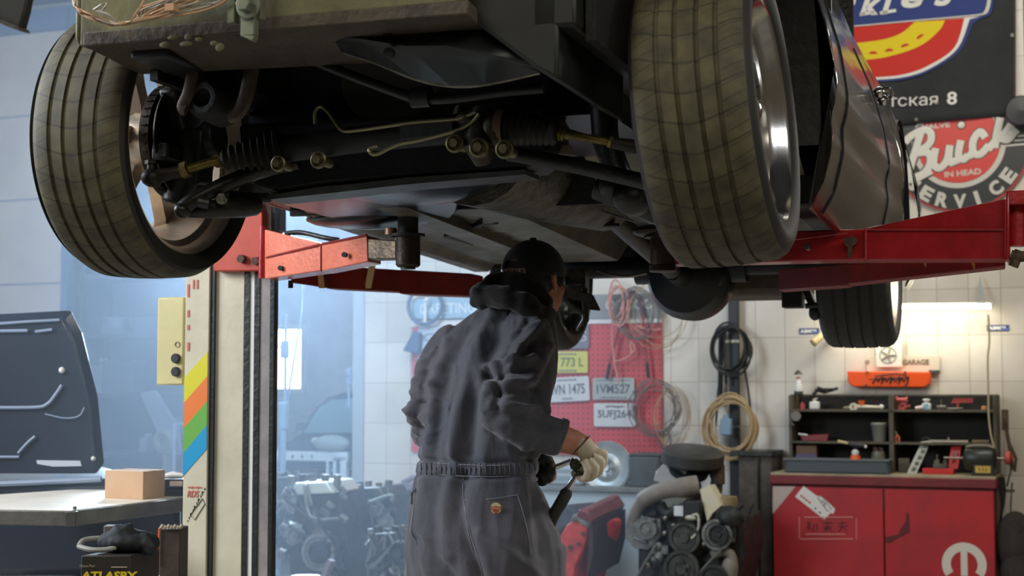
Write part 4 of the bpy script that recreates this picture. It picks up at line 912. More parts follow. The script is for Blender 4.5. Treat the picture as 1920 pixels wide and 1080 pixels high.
# ---- left hand, dark and half hidden
m = MB(); m.tube([Q(1003, 868, .05), Q(1014, 876, .03), Q(1024, 884, .02)], [.028, .032, .028], 16)
for fp_ in (((1018, 866, .0), (1030, 862, -.01), (1036, 874, -.01), (1030, 882, .0)), ((1020, 876, -.0), (1032, 876, -.015), (1036, 888, -.015), (1026, 892, .0)), ((1018, 886, .0), (1030, 888, -.015), (1030, 899, -.01), (1020, 900, .0)), ((1012, 892, .0), (1021, 897, -.01), (1019, 906, -.005), (1010, 905, .01)), ((1010, 868, -.01), (1018, 858, -.02), (1028, 860, -.02))):
    finger(m, fp_, .011)
fuse(m, 'dark_glove', mat('dark_green_glove', lin(40, 44, 38), .8, 0, lin(90, 84, 66), 22, lo=.45, hi=.7), man, .004, 2)
# boots
m = MB()
for x, y in ((-.13, .10), (.15, .03)):
    m.tube([(x, y, .14), (x, y, .06)], [.06, .058], 16); m.tube([(x - .02, y - .06, .045), (x + .06, y + .08, .05), (x + .12, y + .18, .04)], [.045, .05, .038], 16); m.box((x + .05, y + .06, .012), (.10, .30, .024), (0, 0, -FA))
fuse(m, 'boot', blackrub, man, .008, 3)

# ---- his tools
TF = MF.sub(Q(1075, 900, -.06))
off = MF.mi @ (TF.o - MF.o)
rt = thing('ratchet', 'chrome ratchet with a black rubber handle held low in the gloved fist', 'ratchet', TF)
qq = lambda px, py, dy=-.06: Q(px, py, dy) - off
m = MB(); m.tube([qq(1096, 866), qq(1088, 880), qq(1076, 899), qq(1064, 918)], [.0075, .0075, .0075, .009], 14); m.cyl(qq(1066, 915), qq(1061, 924), .012); m.build('shaft', chrome, rt)
m = MB(); m.tube([qq(1066, 916), qq(1062, 924), qq(1052, 942), qq(1040, 962), qq(1030, 980), qq(1026, 986)], [.011, .0185, .019, .018, .020, .014], 18); m.build('grip', blackrub, rt)
TF = MF.sub(Q(1040, 875, -.01)); off = MF.mi @ (TF.o - MF.o)
m = MB(); m.tube([Q(1010, 888, .01) - off, Q(1028, 881, .0) - off, Q(1050, 873, -.01) - off, Q(1078, 862, -.02) - off], [.0075, .0085, .0085, .008], 14)
single(m, 'extension_bar', chrome, 'chrome extension bar running between the dark glove and the cream glove', 'tool', TF)
# ================================================================== right hand wall: bench, shelves, signs
WY = WALL.y
def at(px, py, y): return WALL.sub(WY(px, py, y))
def floor_at(px, y): f = at(px, 900, y); f.o.z = 0; return f
def m1(name, c, r=.5, **k): return mat(name, lin(*c), r, **k)
cabred = mat('scuffed_red_cabinet_paint', lin(178, 30, 34), .5, 0, lin(146, 32, 36), 2.6, .05, 30)
cabdark = mat('dark_red_cabinet_edge', lin(120, 32, 34), .5, 0, lin(96, 28, 30), 5)
greasy = mat('old_painted_shelf_wood', lin(96, 88, 70), .7, 0, lin(70, 64, 52), 9, .1)
blackbd = mat('black_back_board', lin(26, 25, 22), .8, 0, lin(34, 32, 28), 5)
beige = mat('grubby_beige_worktop', lin(176, 164, 132), .6, 0, lin(140, 130, 104), 5)
# cabinet
D = -.55; CF = floor_at(1657, D); c_ = CF.y
cab = thing('workshop_cabinet', 'red double-door metal cabinet with white emblem carrying the black shelf rack', 'cabinet', CF)
x0 = c_(1449, 1000, 0).x; x1 = c_(1866, 1000, 0).x; zt = c_(1657, 912, 0).z; ztop = c_(1657, 894, 0).z; dep = .52
MB().box(((x0 + x1) / 2, dep / 2 + .02, zt / 2), (x1 - x0, dep, zt)).build('body', cabdark, cab, bevel=.004)
m = MB(); m.box(((x0 + x1) / 2, dep / 2, (zt + ztop) / 2), (x1 - x0 + .03, dep + .03, ztop - zt)); m.build('top_rim', cabdark, cab, bevel=.006)
m = MB(); m.box(((x0 + x1) / 2, dep / 2 - .002, ztop + .006), (x1 - x0 + .02, dep, .012)); m.build('worktop', beige, cab)
xm = c_(1658, 1000, 0).x
for a, b in ((x0 + .004, xm - .004), (xm + .004, x1 - .004)):
    MB().box(((a + b) / 2, .008, zt / 2), (b - a, .022, zt - .03)).build('door', cabred, cab, bevel=.004)
drs = [o for o in cab.children if o.name.startswith('door')]
dl, dr_ = drs
o_ = -.0045
m = MB(); m.m = 0; P = lambda x, y, k=0: Vector((c_(x, y, 0).x, o_ - k, c_(x, y, 0).z))
m.prism([P(1449, 912), P(1492, 912), P(1449, 964)], (0, .001, 0)); m.build('corner_sticker', m1('grey_sticker', (178, 160, 148)), dl, smooth=False)
m = MB(); m.m = 0; pol = [(1507, 911), (1532, 930), (1541, 930), (1566, 954), (1563, 963), (1557, 962), (1546, 974), (1491, 931)]
m.prism([P(x, y) for x, y in pol], (0, .001, 0)); m.m = 1; r = (P(1546, 974) - P(1491, 931)).normalized()
[m.box(P(1503 + 5 * k, 930 + 4 * k, .001), (.016, .001, .012), (0, R(38), 0)) for k in range(4)]; m.m = 2
m.tube([P(1533, 933, .001), P(1541, 930, .001), P(1560, 955, .001), P(1552, 958, .001)], .002, 4, closed=True); m.tube([P(1540, 938, .001), P(1548, 944, .001), P(1545, 950, .001)], .003, 4)
m.cyl(P(1529, 953, 0), P(1529, 953, .001), .006); m.cyl(P(1538, 961, 0), P(1538, 961, .001), .006)
m.build('car_sticker', [m1('white_sticker', (214, 208, 200)), m1('pink_red_ink', (190, 84, 84)), inkm], dl, smooth=False)
m = MB()
for a, b in (((1499, 969), (1499, 1010)), ((1501, 1011), (1600, 1011)), ((1606, 972), (1606, 1012)), ((1508, 970), (1600, 970)), ((1510, 1002), (1585, 1002))): m.bar(P(*a), P(*b), .004, .007, up=(0, 1, 0)) if False else m.tube([P(*a), P(*b)], .0035, 4)
m.build('worn_label_frame', m1('scratched_white_line', (206, 130, 120), .7), dl)
m = MB(); strokes = [[(1512, 982), (1522, 980)], [(1517, 977), (1516, 996)], [(1512, 990), (1518, 984), (1524, 996)], [(1526, 983), (1532, 983), (1532, 994), (1526, 994), (1526, 983)], [(1542, 981), (1562, 980)], [(1551, 976), (1550, 997)], [(1543, 988), (1560, 987)], [(1544, 996), (1551, 986), (1561, 996)], [(1546, 992), (1558, 992)], [(1572, 981), (1588, 980)], [(1572, 987), (1590, 986)], [(1580, 976), (1579, 987), (1573, 997)], [(1580, 987), (1589, 996)]]
for s in strokes: m.tube([P(x, y) for x, y in s], .0028, 5)
m.build('painted_characters', m1('dark_maroon_ink', (84, 30, 34), .7), dl)
m = MB(); cx, cz = P(1808, 1058).x, P(1808, 1058).z; sc = (P(1850, 1050).x - P(1766, 1050).x) / 2
arc = []
def ring_sector(m, R0, R1, a0, a1, n=40):
    vs = []; 
    for k in range(n + 1):
        a = a0 + (a1 - a0) * k / n; vs += [(cx + R1 * math.sin(a), o_ - .0008, cz + R1 * math.cos(a)), (cx + R0 * math.sin(a), o_ - .0008, cz + R0 * math.cos(a))]
    m.add(vs, [(2 * k, 2 * k + 1, 2 * k + 3, 2 * k + 2) for k in range(n)])
ring_sector(m, sc * .60, sc, R(-125), R(125)); m.box((cx, o_ - .0005, cz + sc * .14), (sc * .30, .001, sc * 1.35)); m.build('white_emblem', m1('scratched_white_vinyl', (208, 200, 186), .6), dr_, smooth=False)
m = MB()
m.prism([P(x, y) for x, y in ((1659, 1008), (1672, 1004), (1684, 1003), (1690, 990), (1698, 978), (1699, 962), (1704, 960), (1706, 980), (1706, 998), (1696, 1004), (1682, 1010), (1672, 1018), (1662, 1018))], (0, .0012, 0))
m.build('grease_smudge', mat('greasy_red_smudge', lin(92, 26, 30), .7), dr_)
m = MB(); m.bar(P(1657, 915), P(1658, 956), .003, .006); m.build('door_gap_seal', blackpl, dr_)

# shelf rack on the cabinet
SF = at(1674, 887, -.27); s_ = SF.y
SF = WALL.sub(WY(1674, 887, -.27)); SF.o.z = ztop + .012; s_ = SF.y
rk = thing('shelf_rack', 'black-backed wooden shelf rack standing on the red cabinet against the tiles', 'shelf', SF)
sx0, sx1 = s_(1479, 800, 0).x, s_(1868, 800, 0).x; sz = s_(1674, 741, 0).z
MB().box(((sx0 + sx1) / 2, .235, sz / 2), (sx1 - sx0, .015, sz)).build('back_board', blackbd, rk)
for k, px in enumerate((1482, 1671, 1866)):
    x = s_(px, 800, 0).x; MB().box((x, .12, sz / 2), (.022 if k != 1 else .03, .24, sz)).build('side_panel', greasy, rk, bevel=.003)
SZ1, SZ2 = s_(1600, 768, 0).z, s_(1600, 828, 0).z
for z in (SZ1, SZ2): MB().box(((sx0 + sx1) / 2, .115, z - .008), (sx1 - sx0 - .02, .23, .014)).build('shelf', greasy, rk, bevel=.002)
MB().box(((sx0 + sx1) / 2, .12, sz), (sx1 - sx0 + .02, .02, .01)).build('top_rail', greasy, rk)
def on(px, lvl, y=.10):
    """a frame standing on a shelf (1, 2) or on the worktop (0) at picture column px"""
    z = {0: 0, 1: SZ1 - .001, 2: SZ2 - .001, 3: sz + .005}[lvl]; p = s_(px, 800, y); p.z = z; return SF.sub(p)
def px2m(px): return px / 285.0
# --- items: first shelf
f = on(1505, 1); single(MB().lathe([(0, .018), (.03, .018), (.035, .010), (.045, .010), (.048, 0)], (0, 0, 0), (0, 0, 1), 16), 'pot', m1('dull_pink_plastic', (176, 74, 78)), 'tiny pink pot on the top shelf, far left', 'pot', f)
f = on(1528, 1); t = thing('bottle', 'white square bottle on the top shelf left of the yellow ring tool', 'bottle', f); MB().box((0, 0, .026), (.065, .04, .052)).build('body', white, t, bevel=.008); MB().cyl((0, 0, .052), (0, 0, .07), .012).build('cap', m1('cream_cap', (220, 200, 170)), t)
MB().tube([(0, 0, .068), (.012, 0, .074), (.02, 0, .07)], .004, 6).build('spout', white, t)
f = on(1616, 1, .05); t = thing('air_tool', 'cream plastic blow gun lying on the top shelf with orange cup above', 'tool', f)
m = MB(); m.tube([(-.045, 0, .012), (-.02, 0, .02), (.05, 0, .018), (.12, 0, .016)], [.016, .014, .011, .010], 10); m.build('barrel', cream, t); MB().lathe([(-.006, .012), (-.006, .026), (.006, .026), (.006, .012)], (-.05, -.01, .018), (0, 1, 0), 20, close=True).build('ring', cream, t); MB().lathe([(0, .016), (.03, .022), (.03, 0)], (0, 0, .03), (0, 0, 1), 16).build('cup', orangep, t); MB().cyl((.12, 0, .018), (.14, 0, .018), .018, .012).build('nozzle', white, t)
f = on(1592, 1); single(MB().ball((0, 0, .01), (.04, .03, .012)), 'rag', m1('grey_rag', (130, 122, 104), .9), 'small grey rag heaped on the top shelf beside the blow gun', 'rag', f)
f = on(1692, 1, .08); t = thing('spool', 'pink thread spool lying high on the top shelf right half', 'spool', f); m = MB(); m.cyl((-.03, 0, .065), (.03, 0, .065), .012); m.cyl((-.034, 0, .065), (-.028, 0, .065), .02); m.cyl((.028, 0, .065), (.034, 0, .065), .02); m.box((0, .02, .025), (.05, .02, .05)); m.build('reel', m1('pink_reel', (206, 96, 92)), t)
f = on(1699, 1, .04); m = MB(); [m.ball((math.sin(k * 2.1) * .022, 0, .012 + .010 * (k % 3)), .012, 8, 6) for k in range(6)]; single(m, 'clip_bundle', m1('dark_red_clips', (136, 52, 48)), 'bundle of dark red clips under the pink spool', 'clips', f)
f = on(1726, 1, .04); single(MB().lathe([(0, .010), (.04, .013), (.05, 0)], (-.03, 0, .012), (1, 0, .1), 12), 'marker', m1('white_marker', (222, 206, 200)), 'short white marker lying left of the blue-labelled bottle', 'marker', f)
f = on(1738, 1, .08); t = thing('spray_bottle', 'white squeeze bottle with pale blue label on the top shelf', 'bottle', f); MB().box((0, 0, .022), (.055, .035, .044)).build('body', white, t, bevel=.008); MB().box((0, -.018, .022), (.03, .002, .034)).build('label', m1('pale_blue_label', (140, 186, 206)), t); MB().lathe([(0, .012), (.012, .014), (.02, .024), (.028, .022), (.03, 0)], (0, 0, .042), (0, 0, 1), 16).build('cap', white, t)
f = on(1766, 1); t = thing('puller', 'small grey bearing puller standing on the top shelf', 'puller', f); MB().box((0, 0, .018), (.06, .03, .022)).build('yoke', steel, t, bevel=.004); MB().cyl((0, 0, .02), (0, 0, .068), .004).build('screw', steel, t)
f = on(1791, 1, .05); single(MB().lathe([(0, .02), (.004, .045), (.012, .052), (.014, .05), (.006, .02)], (0, 0, 0), (0, 0, 1), 24), 'dish', m1('grey_dish', (160, 154, 138)), 'shallow grey dish on the top shelf right of the puller', 'dish', f)
f = on(1804, 1, .14); single(MB().prism([(-.065, 0, .044), (.07, 0, .048), (.072, 0, .076), (-.05, 0, .076)], (0, .02, 0)).prism([(-.03, .0, 0), (-.02, .0, 0), (-.02, 0, .05), (-.03, 0, .05)], (0, .02, 0)), 'red_case', m1('faded_red_case', (178, 70, 58)), 'flat faded red case at the back of the top shelf', 'case', f)
f = on(1846, 1); single(MB().lathe([(0, .015), (.006, .019), (.022, .017), (.028, 0)], (0, 0, 0), (0, 0, 1), 14), 'cork_pot', m1('tan_pot', (190, 132, 84)), 'small tan pot at the right end of the top shelf', 'pot', f)
# second shelf
f = on(1528, 2); t = thing('parts_tray', 'dark red parts tray on the middle shelf, left end', 'tray', f); m = MB(); m.prism([(-.095, -.04, .035), (.095, -.04, .045), (.085, -.04, 0), (-.075, -.04, 0)], (0, .08, 0)); m.build('tray', m1('maroon_tray', (124, 46, 46)), t, bevel=.003); MB().tube([(-.10, -.045, .045), (-.04, -.045, .038)], .006, 8).build('white_handle', white, t)
f = on(1649, 2); t = thing('bucket', 'grey translucent bucket on the middle shelf beside the centre divider', 'bucket', f); MB().lathe([(0, 0), (0, .040), (.10, .052), (.104, .055), (.112, .055), (.112, .050), (.006, .038), (.006, 0)], (0, 0, 0), (0, 0, 1), 24).build('pail', m1('cloudy_grey_plastic', (116, 114, 104)), t); MB().lathe([(.108, .054), (.118, .056), (.122, .054), (.118, .05)], (0, 0, 0), (0, 0, 1), 24, close=True).build('rim', m1('pale_rim', (160, 156, 144)), t)
f = on(1681, 2, .03); t = thing('pliers', 'orange-handled pliers hung at the centre divider of the rack', 'pliers', f); m = MB(); m.tube([(0, 0, .05), (.016, 0, .03), (.014, 0, .0)], .007, 8); m.tube([(0, 0, .05), (-.006, 0, .03), (-.004, 0, .0)], .007, 8); m.build('grips', m1('rust_orange_grip', (190, 100, 70)), t); MB().tube([(0, 0, .05), (-.01, 0, .07)], .008, 8).build('jaws', steel, t)
f = on(1778, 2, .04); single(MB().box((0, 0, .010), (.24, .03, .014)).cyl((0, 0, .01), (0, 0, .035), .004), 'straightedge', m1('pale_metal_rule', (176, 168, 148), .4), 'long pale metal straightedge lying on the middle shelf', 'ruler', f)
f = on(1838, 2, .04); single(MB().box((0, 0, .012), (.10, .03, .016)), 'stick', woodm, 'short wooden stick at the right end of the middle shelf', 'stick', f)
f = on(1738, 2, .04); single(MB().tube([(-.03, 0, .02), (0, 0, .03), (.03, 0, .012)], .008, 8), 'rubber_plug', blackrub, 'small black rubber piece on the middle shelf left of the straightedge', 'rubber piece', f)
f = on(1583, 2, .0); t = thing('blow_torch', 'blow torch with orange gas bottle and black head in front of the shelves', 'torch', SF.sub((s_(1603, 800, -.08).x, -.08, 0)))
k = (s_(1603, 866, -.08).z, s_(1603, 834, -.08).z); gz = k[0]
MB().lathe([(0, .0), (0, .032), (.10, .032), (.112, .026), (.115, 0)], (0, 0, .0), (0, 0, 1), 24).build('gas_bottle', orangep, t)
MB().lathe([(0, .022), (.02, .024), (.03, .012), (.034, 0)], (0, 0, .115), (0, 0, 1), 20).build('collar', white, t)
MB().tube([(.06, 0, .168), (.02, 0, .172), (-.02, 0, .178), (-.045, 0, .185)], [.012, .018, .020, .012], 12).build('head', blackpl, t); MB().tube([(-.04, 0, .184), (-.11, 0, .198)], [.009, .011], 10).build('flame_tube', m1('tan_metal_tube', (190, 166, 120), .4), t); MB().ball((.064, 0, .166), .011).build('knob', white, t)
# worktop items
f = SF.sub((s_(1571, 880, -.18).x, -.16, 0)); t = thing('parts_washing_tray', 'long dark grey plastic tray on the left half of the cabinet top', 'tray', f)
w_ = .325; m = MB(); m.prism([(-w_, -.09, .085), (w_, -.09, .085), (w_ - .012, -.09, 0), (-w_ + .012, -.09, 0)], (0, .008, 0)); m.prism([(-w_, .09, .085), (w_, .09, .085), (w_ - .012, .09, 0), (-w_ + .012, .09, 0)], (0, .008, 0)); m.box((0, 0, .005), (2 * w_ - .02, .18, .01)); m.box((-w_ + .006, 0, .045), (.012, .18, .085)); m.box((w_ - .006, 0, .045), (.012, .18, .085)); m.build('basin', m1('slate_grey_plastic', (66, 74, 78)), t)
m = MB(); m.box((0, -.092, .086), (2 * w_ + .02, .014, .008)); m.box((0, .096, .086), (2 * w_ + .02, .014, .008)); m.box((-w_, 0, .086), (.014, .19, .008)); m.box((w_, 0, .086), (.014, .19, .008)); m.build('rim', m1('lighter_grey_rim', (98, 104, 102)), t)
f = on(1513, 0, .05); t = thing('carton', 'brown carton with purple label on the lowest shelf behind the tray', 'box', f); MB().box((0, .02, .09), (.13, .10, .15)).build('box', m1('brown_carton', (104, 78, 58), .8), t); MB().box((0, -.035, .075), (.135, .01, .07)).build('label', m1('purple_label', (86, 78, 112), .6), t); m = MB(); m.tube(curve_pts([(-.045, -.041, .055), (-.035, -.041, .07), (-.025, -.041, .055), (-.01, -.041, .062), (.005, -.041, .055), (.02, -.041, .064), (.045, -.041, .056)], 4), .003, 4); m.build('lettering', white, t, smooth=False)
f = on(1646, 0, .03); t = thing('jar', 'squat glass jar of oddments on the lowest shelf left of the divider', 'jar', f); MB().lathe([(.0, .03), (.09, .045), (.13, .04), (.135, .03)], (0, 0, 0), (0, 0, 1), 20).build('body', m1('dusty_jar', (112, 108, 92), .3), t); m = MB(); [m.ball((math.cos(k) * .02, math.sin(k) * .02, .14 + .01 * (k % 2)), .016, 8, 6) for k in range(5)]; m.build('contents', rust, t)
f = on(1695, 0, .08); single(MB().box((0, 0, .045), (.07, .08, .09)), 'metal_block', m1('grey_green_block', (84, 80, 66), .7), 'grey-green metal block on the worktop right of the rack divider', 'metal block', f, bevel=.004)
f = on(1718, 0, -.02); t = thing('grate', 'pale perforated metal strip leaning against the middle shelf', 'metal strip', f); m = MB(); m.prism([(-.06, -.03, 0), (.0, -.03, 0), (.075, .06, .19), (.02, .06, .19)], (0, .012, 0)); m.build('strip', m1('galvanised_strip', (178, 180, 166), .5), t); m = MB(); [m.prism([(-.02 + .017 * k - .012, -.034 + .018 * k, .02 + .036 * k), (-.02 + .017 * k + .012, -.034 + .018 * k, .02 + .036 * k), (-.02 + .017 * k + .02, -.030 + .018 * k, .04 + .036 * k), (-.02 + .017 * k - .004, -.030 + .018 * k, .04 + .036 * k)], (0, .002, 0)) for k in range(5)]; m.build('slot', m1('slot_shadow_grey', (96, 96, 86), .7), t); MB().tube([(.02, .05, .19), (.06, .05, .196), (.10, .05, .18)], .009, 8).build('hooked_end', m1('galvanised_strip', (0, 0, 0)), t)
f = on(1762, 0, -.06); t = thing('tool_case', 'open bright red tool case with its lid standing up on the worktop', 'case', f); MB().box((-.01, 0, .018), (.19, .11, .036)).build('case_base', redp, t, bevel=.004); m = MB(); m.prism([(.04, .05, .03), (.10, .05, .03), (.12, .10, .175), (.055, .10, .17)], (0, .015, 0)); m.build('case_lid', redp, t, bevel=.003); m = MB(); m.prism([(.062, .046, .09), (.09, .046, .09), (.10, .07, .14), (.072, .07, .14)], (0, .004, 0)); m.build('lid_sticker', m1('grey_lid_print', (110, 60, 60)), t)
f = SF.sub((s_(1764, 870, -.06).x, -.075, .037)); t = thing('drill_vice', 'small grey drill vice sitting in the open red tool case', 'vice', f); m = MB(); m.box((0, 0, .014), (.085, .06, .028)); m.box((-.02, 0, .036), (.03, .06, .03)); m.box((.03, 0, .036), (.02, .06, .03)); m.build('jaws', dullalu, t, bevel=.003); MB().cyl((-.02, 0, .05), (-.02, 0, .085), .006).build('handle', steel, t)
f = SF.sub((s_(1845, 885, -.12).x, -.12, 0)); gr = thing('bench_grinder', 'black bench grinder with red wheel on the right end of the cabinet', 'grinder', f)
m = MB(); m.lathe([(0, .03), (.01, .065), (.03, .078), (.17, .078), (.19, .065), (.2, .03)], (-.12, 0, .105), (1, 0, 0), 28); m.prism([(-.07, -.07, 0), (.075, -.07, 0), (.055, -.07, .09), (-.05, -.07, .09)], (0, .14, 0)); m.build('motor', m1('black_green_enamel', (34, 38, 32), .4), gr, bevel=.003)
MB().box((0, -.072, .04), (.09, .004, .042)).build('plate', m1('yellow_plate', (196, 164, 70)), gr); m = MB(); [m.box((-.02 + .02 * k, -.0765, .04), (.006, .002, .022), (0, .3 * (k - 1), 0)) for k in range(3)]; m.build('plate_lettering', m1('dark_red_print', (110, 50, 30)), gr, smooth=False)
MB().cyl((-.24, 0, .105), (-.11, 0, .105), .007).build('left_shaft', steel, gr); MB().cyl((.08, 0, .105), (.13, 0, .105), .008).build('right_shaft', steel, gr)
MB().lathe([(0, .03), (.006, .04), (.03, .042), (.036, .03), (.05, .012), (.05, 0)], (.125, 0, .11), (1, 0, 0), 24).build('red_wheel', m1('faded_red_wheel', (176, 72, 66)), gr)
MB().tube([(-.10, -.04, .175), (-.05, -.04, .185), (.03, -.04, .185), (.07, -.04, .17)], .008, 8).build('casing_strap', m1('worn_edge_paint', (120, 116, 96)), gr)
m = MB(); m.tube(curve_pts([s_(x, y, -.06) for x, y in ((1853, 590), (1855, 640), (1852, 672), (1853, 730), (1854, 780), (1858, 815), (1866, 846))], 5), .006, 8)
single(m, 'power_cable', m1('yellowed_cable', (176, 160, 124), .6), 'thin tan cable hanging from the tube lamp down to the grinder', 'cable', SF)
# items on the rack top and the rack side
f = on(1545, 3, .1); t = thing('clamp', 'black spring clamps lying on top of the rack at left', 'clamp', f); m = MB(); m.tube([(-.07, 0, .0), (-.02, 0, .04), (.03, 0, .012)], .010, 8); m.build('handle', blackpl, t); m = MB(); m.tube([(-.06, .02, .03), (.0, .02, .012), (.09, .02, .04)], .010, 8); m.box((.04, 0, .035), (.09, .03, .012)); m.tube([(-.03, 0, .05), (-.05, 0, .01)], .009, 8); m.build('jaws', blackpl, t)
f = on(1498, 3, .1); t = thing('oil_bottle', 'small white bulb-shaped bottle on the rack corner with pink band', 'bottle', f); MB().lathe([(0, 0), (0, .026), (.03, .028), (.06, .018), (.09, .012), (.10, 0)], (0, 0, .02), (0, 0, 1), 18).build('body', white, t); MB().cyl((0, 0, .10), (0, 0, .115), .014).build('pink_band', m1('pink_band', (200, 110, 100)), t); MB().lathe([(0, .0), (0, .03), (.012, .024), (.03, .008), (.03, 0)], (0, 0, .13), (0, 0, 1), 16).build('lid', dullalu, t); MB().cyl((0, 0, 0), (0, 0, .02), .03).build('base', darkgrey, t)
f = SF.sub((s_(1494, 780, -.02).x, -.03, s_(1494, 780, -.02).z)); single(MB().lathe([(0, .012), (0, .03), (.02, .032), (.02, .01)], (0, 0, 0), (0, -1, 0), 20).tube([(-.03, 0, .02), (-.045, 0, -.03), (-.02, 0, -.06)], .005, 6), 'tape_roll', mat('grey_tape', lin(110, 106, 94), .4), 'grey tape roll hooked on the left upright of the rack', 'tape', f)
f = SF.sub((s_(1886, 800, .1).x, .05, .30)); t = thing('hanging_tongs', 'dark metal tongs hanging on the right side of the rack', 'tongs', f); m = MB(); m.tube([(0, 0, .06), (.01, 0, -.05), (.03, 0, -.17), (.035, 0, -.27)], .012, 8); m.build('arm', rust, t); m = MB(); m.tube([(-.01, -.02, .05), (.02, 0, -.10), (.06, 0, -.20), (.05, 0, -.28)], .009, 8); m.build('arm', rust, t); m = MB(); m.box((.0, 0, .04), (.04, .03, .13)); m.build('pivot_block', rust, t)
f = floor_at(1884, -.35); m = MB()
for k in range(5): m.tube(curve_pts([f.y(1870 + k * 3, 895, 0), f.y(1876 + k * 2, 930, 0), f.y(1878 - k, 960 + k * 8, 0), f.y(1873 + 2 * k, 1000 + 6 * k, 0), f.y(1876, 1080, 0)], 4), .007, 6)
single(m, 'hanging_hose', blackrub, 'bunch of black hoses hanging down the right side of the red cabinet', 'hose', f)
f = floor_at(1905, -.3); m = MB(); m.tube([f.y(1888, 912, 0), f.y(1896, 880, 0), f.y(1899, 868, 0)], .006, 6); m.box(f.y(1888, 920, 0), (.09, .03, .02)); m.tube(curve_pts([f.y(1898, 905, 0), f.y(1895, 960, 0), f.y(1900, 1010, 0)], 4), .005, 6); single(m, 'wire_hook', steel, 'thin wire hook on the tiles right of the red cabinet', 'hook', f)
f = floor_at(1905, -.45); m = MB(); m.ball(f.y(1905, 1020, 0), (.12, .10, .2), 18, 12); m.ball(f.y(1912, 1075, 0), (.12, .12, .18), 18, 12); m.tube([f.y(1890, 1000, 0), f.y(1885, 1080, 0)], .02); m.box((0, 0, .06), (.25, .2, .12))
single(m, 'dark_sack', mat('dark_brown_sacking', lin(56, 48, 40), .9, 0, lin(34, 30, 28), 9, .4), 'dark brown sack heaped on the floor right of the red cabinet', 'sack', f)

# ---- tube lamp
f = at(1700, 576, -.16); t = thing('tube_lamp', 'lit fluorescent tube hung in front of the tiled wall above the rack', 'lamp', f)
a, b = f.y(1543, 578, 0), f.y(1857, 574.5, 0)
tubem = mat('glowing_tube', (1, 1, 1), .3, emit=(1.0, .95, .74), estr=5)
MB().cyl(a, b, .015, n=16).build('tube', tubem, t); m = MB(); m.box((a + b) / 2 + Vector((0, .035, .012)), ((b - a).length + .03, .03, .03), (0, -math.atan2(b.z - a.z, b.x - a.x), 0)); m.build('batten', white, t)
for q in (a, b): MB().box(q + Vector((0, .01, 0)), (.02, .03, .035)).build('end_cap', white, t)
for px in (1838, 1548): m = MB(); m.tube([f.y(px - 6, 573, .02), f.y(px, 520, .12)], .005, 6); m.tube([f.y(px + 8, 573, .02), f.y(px, 520, .12)], .005, 6); m.tube([f.y(px + 1, 573, .02), f.y(px, 520, .12)], .004, 6); m.box(f.y(px + 2, 569, .02), (.05, .03, .02)); m.build('hanger', m1('galvanised_hanger', (170, 174, 170), .4), t)
la = bpy.data.lights.new('tube_glow', 'AREA'); la.shape = 'RECTANGLE'; la.size = (b - a).length; la.size_y = .05; la.energy = 4; la.color = (1, .93, .72)
lo = bpy.data.objects.new('tube_glow', la); COL.objects.link(lo); lo.location = f.w((a + b) / 2 + Vector((0, -.03, -.03))); lo.rotation_euler = (R(25), 0, f.yaw)

# ---- stickers and signs on the tiles
navy = m1('navy_sticker', (52, 62, 110))
for px, py, lab in ((1517, 621, 'blue and white lettered sticker on the tiles left of the rear tyre'), (1871, 615, 'blue and white lettered sticker on the tiles under the tube lamp end')):
    f = at(px, py, -.004); m = MB(); m.m = 0; m.box((0, 0, 0), (.135, .003, .040)); m.m = 1; m.text('AIMOL', (-.0, -.002, 0), .12, .024, depth=.0005, bold=.04); m.m = 2; m.box((.045, -.0025, -.008), (.05, .001, .014))
    single(m, 'wall_sticker', [navy, white, m1('mid_blue', (90, 104, 160))], lab, 'sticker', f, smooth=False)
f = at(1680, 682, -.02); t = thing('garage_sign', 'pale board reading GARAGE above the orange valve cover', 'sign', f)
w0 = f.y(1625, 682, 0).x; w1_ = f.y(1762, 682, 0).x; hz_ = f.y(1680, 672, 0).z - f.y(1680, 696, 0).z
m = MB(); m.box(((w0 + w1_) / 2, .005, -.005), (w1_ - w0, .012, hz_ + .03)); m.build('board', m1('off_white_board', (206, 196, 176), .6), t, bevel=.002)
m = MB(); c = f.y(1717, 679, 0); m.text('GARAGE', (c.x, -.003, c.z), px2m(48), px2m(10), depth=.001, bold=.03); c = f.y(1638, 679, 0); m.text('#', (c.x - px2m(12), -.003, c.z), px2m(9), px2m(9), depth=.001); m.build('lettering', m1('brown_lettering', (120, 104, 80)), t, smooth=False)
m = MB(); c = f.y(1752, 697, 0); m.box((c.x, .0, c.z), (.07, .02, .02)); m.build('ledge', darkgrey, t)
f = at(1665, 660, -.06); t = thing('wheel_plaque', 'white glossy plaque with a spoked wheel emblem behind the rear tyre', 'plaque', f)
m = MB(); m.prism([(-.08, 0, -.10), (.09, 0, -.10), (.09, 0, .10), (.05, 0, .13), (-.08, 0, .10)], (0, .012, 0)); m.build('plate', m1('glossy_white_plaque', (226, 224, 210), .2), t, bevel=.004)
m = MB(); 
for k in range(5): a_ = k * 2 * math.pi / 5 + .3; m.tube([(0, -.004, -.02), (.05 * math.sin(a_), -.004, -.02 + .05 * math.cos(a_))], [.008, .004], 6)
m.lathe([(0, .050), (0, .056), (.004, .056), (.004, .05)], (0, -.003, -.02), (0, 1, 0), 28, close=True); m.ball((0, -.004, .07), (.012, .004, .02), 10, 6); m.build('emblem', m1('grey_emblem', (150, 144, 126), .4), t)
f = at(1665, 711, -.10); t = thing('valve_cover', 'bright orange valve cover with black lettering mounted on the tiles', 'valve cover', f)
pol = [(1588, 696), (1740, 697), (1743, 703), (1742, 720), (1733, 726), (1600, 725), (1590, 718)]
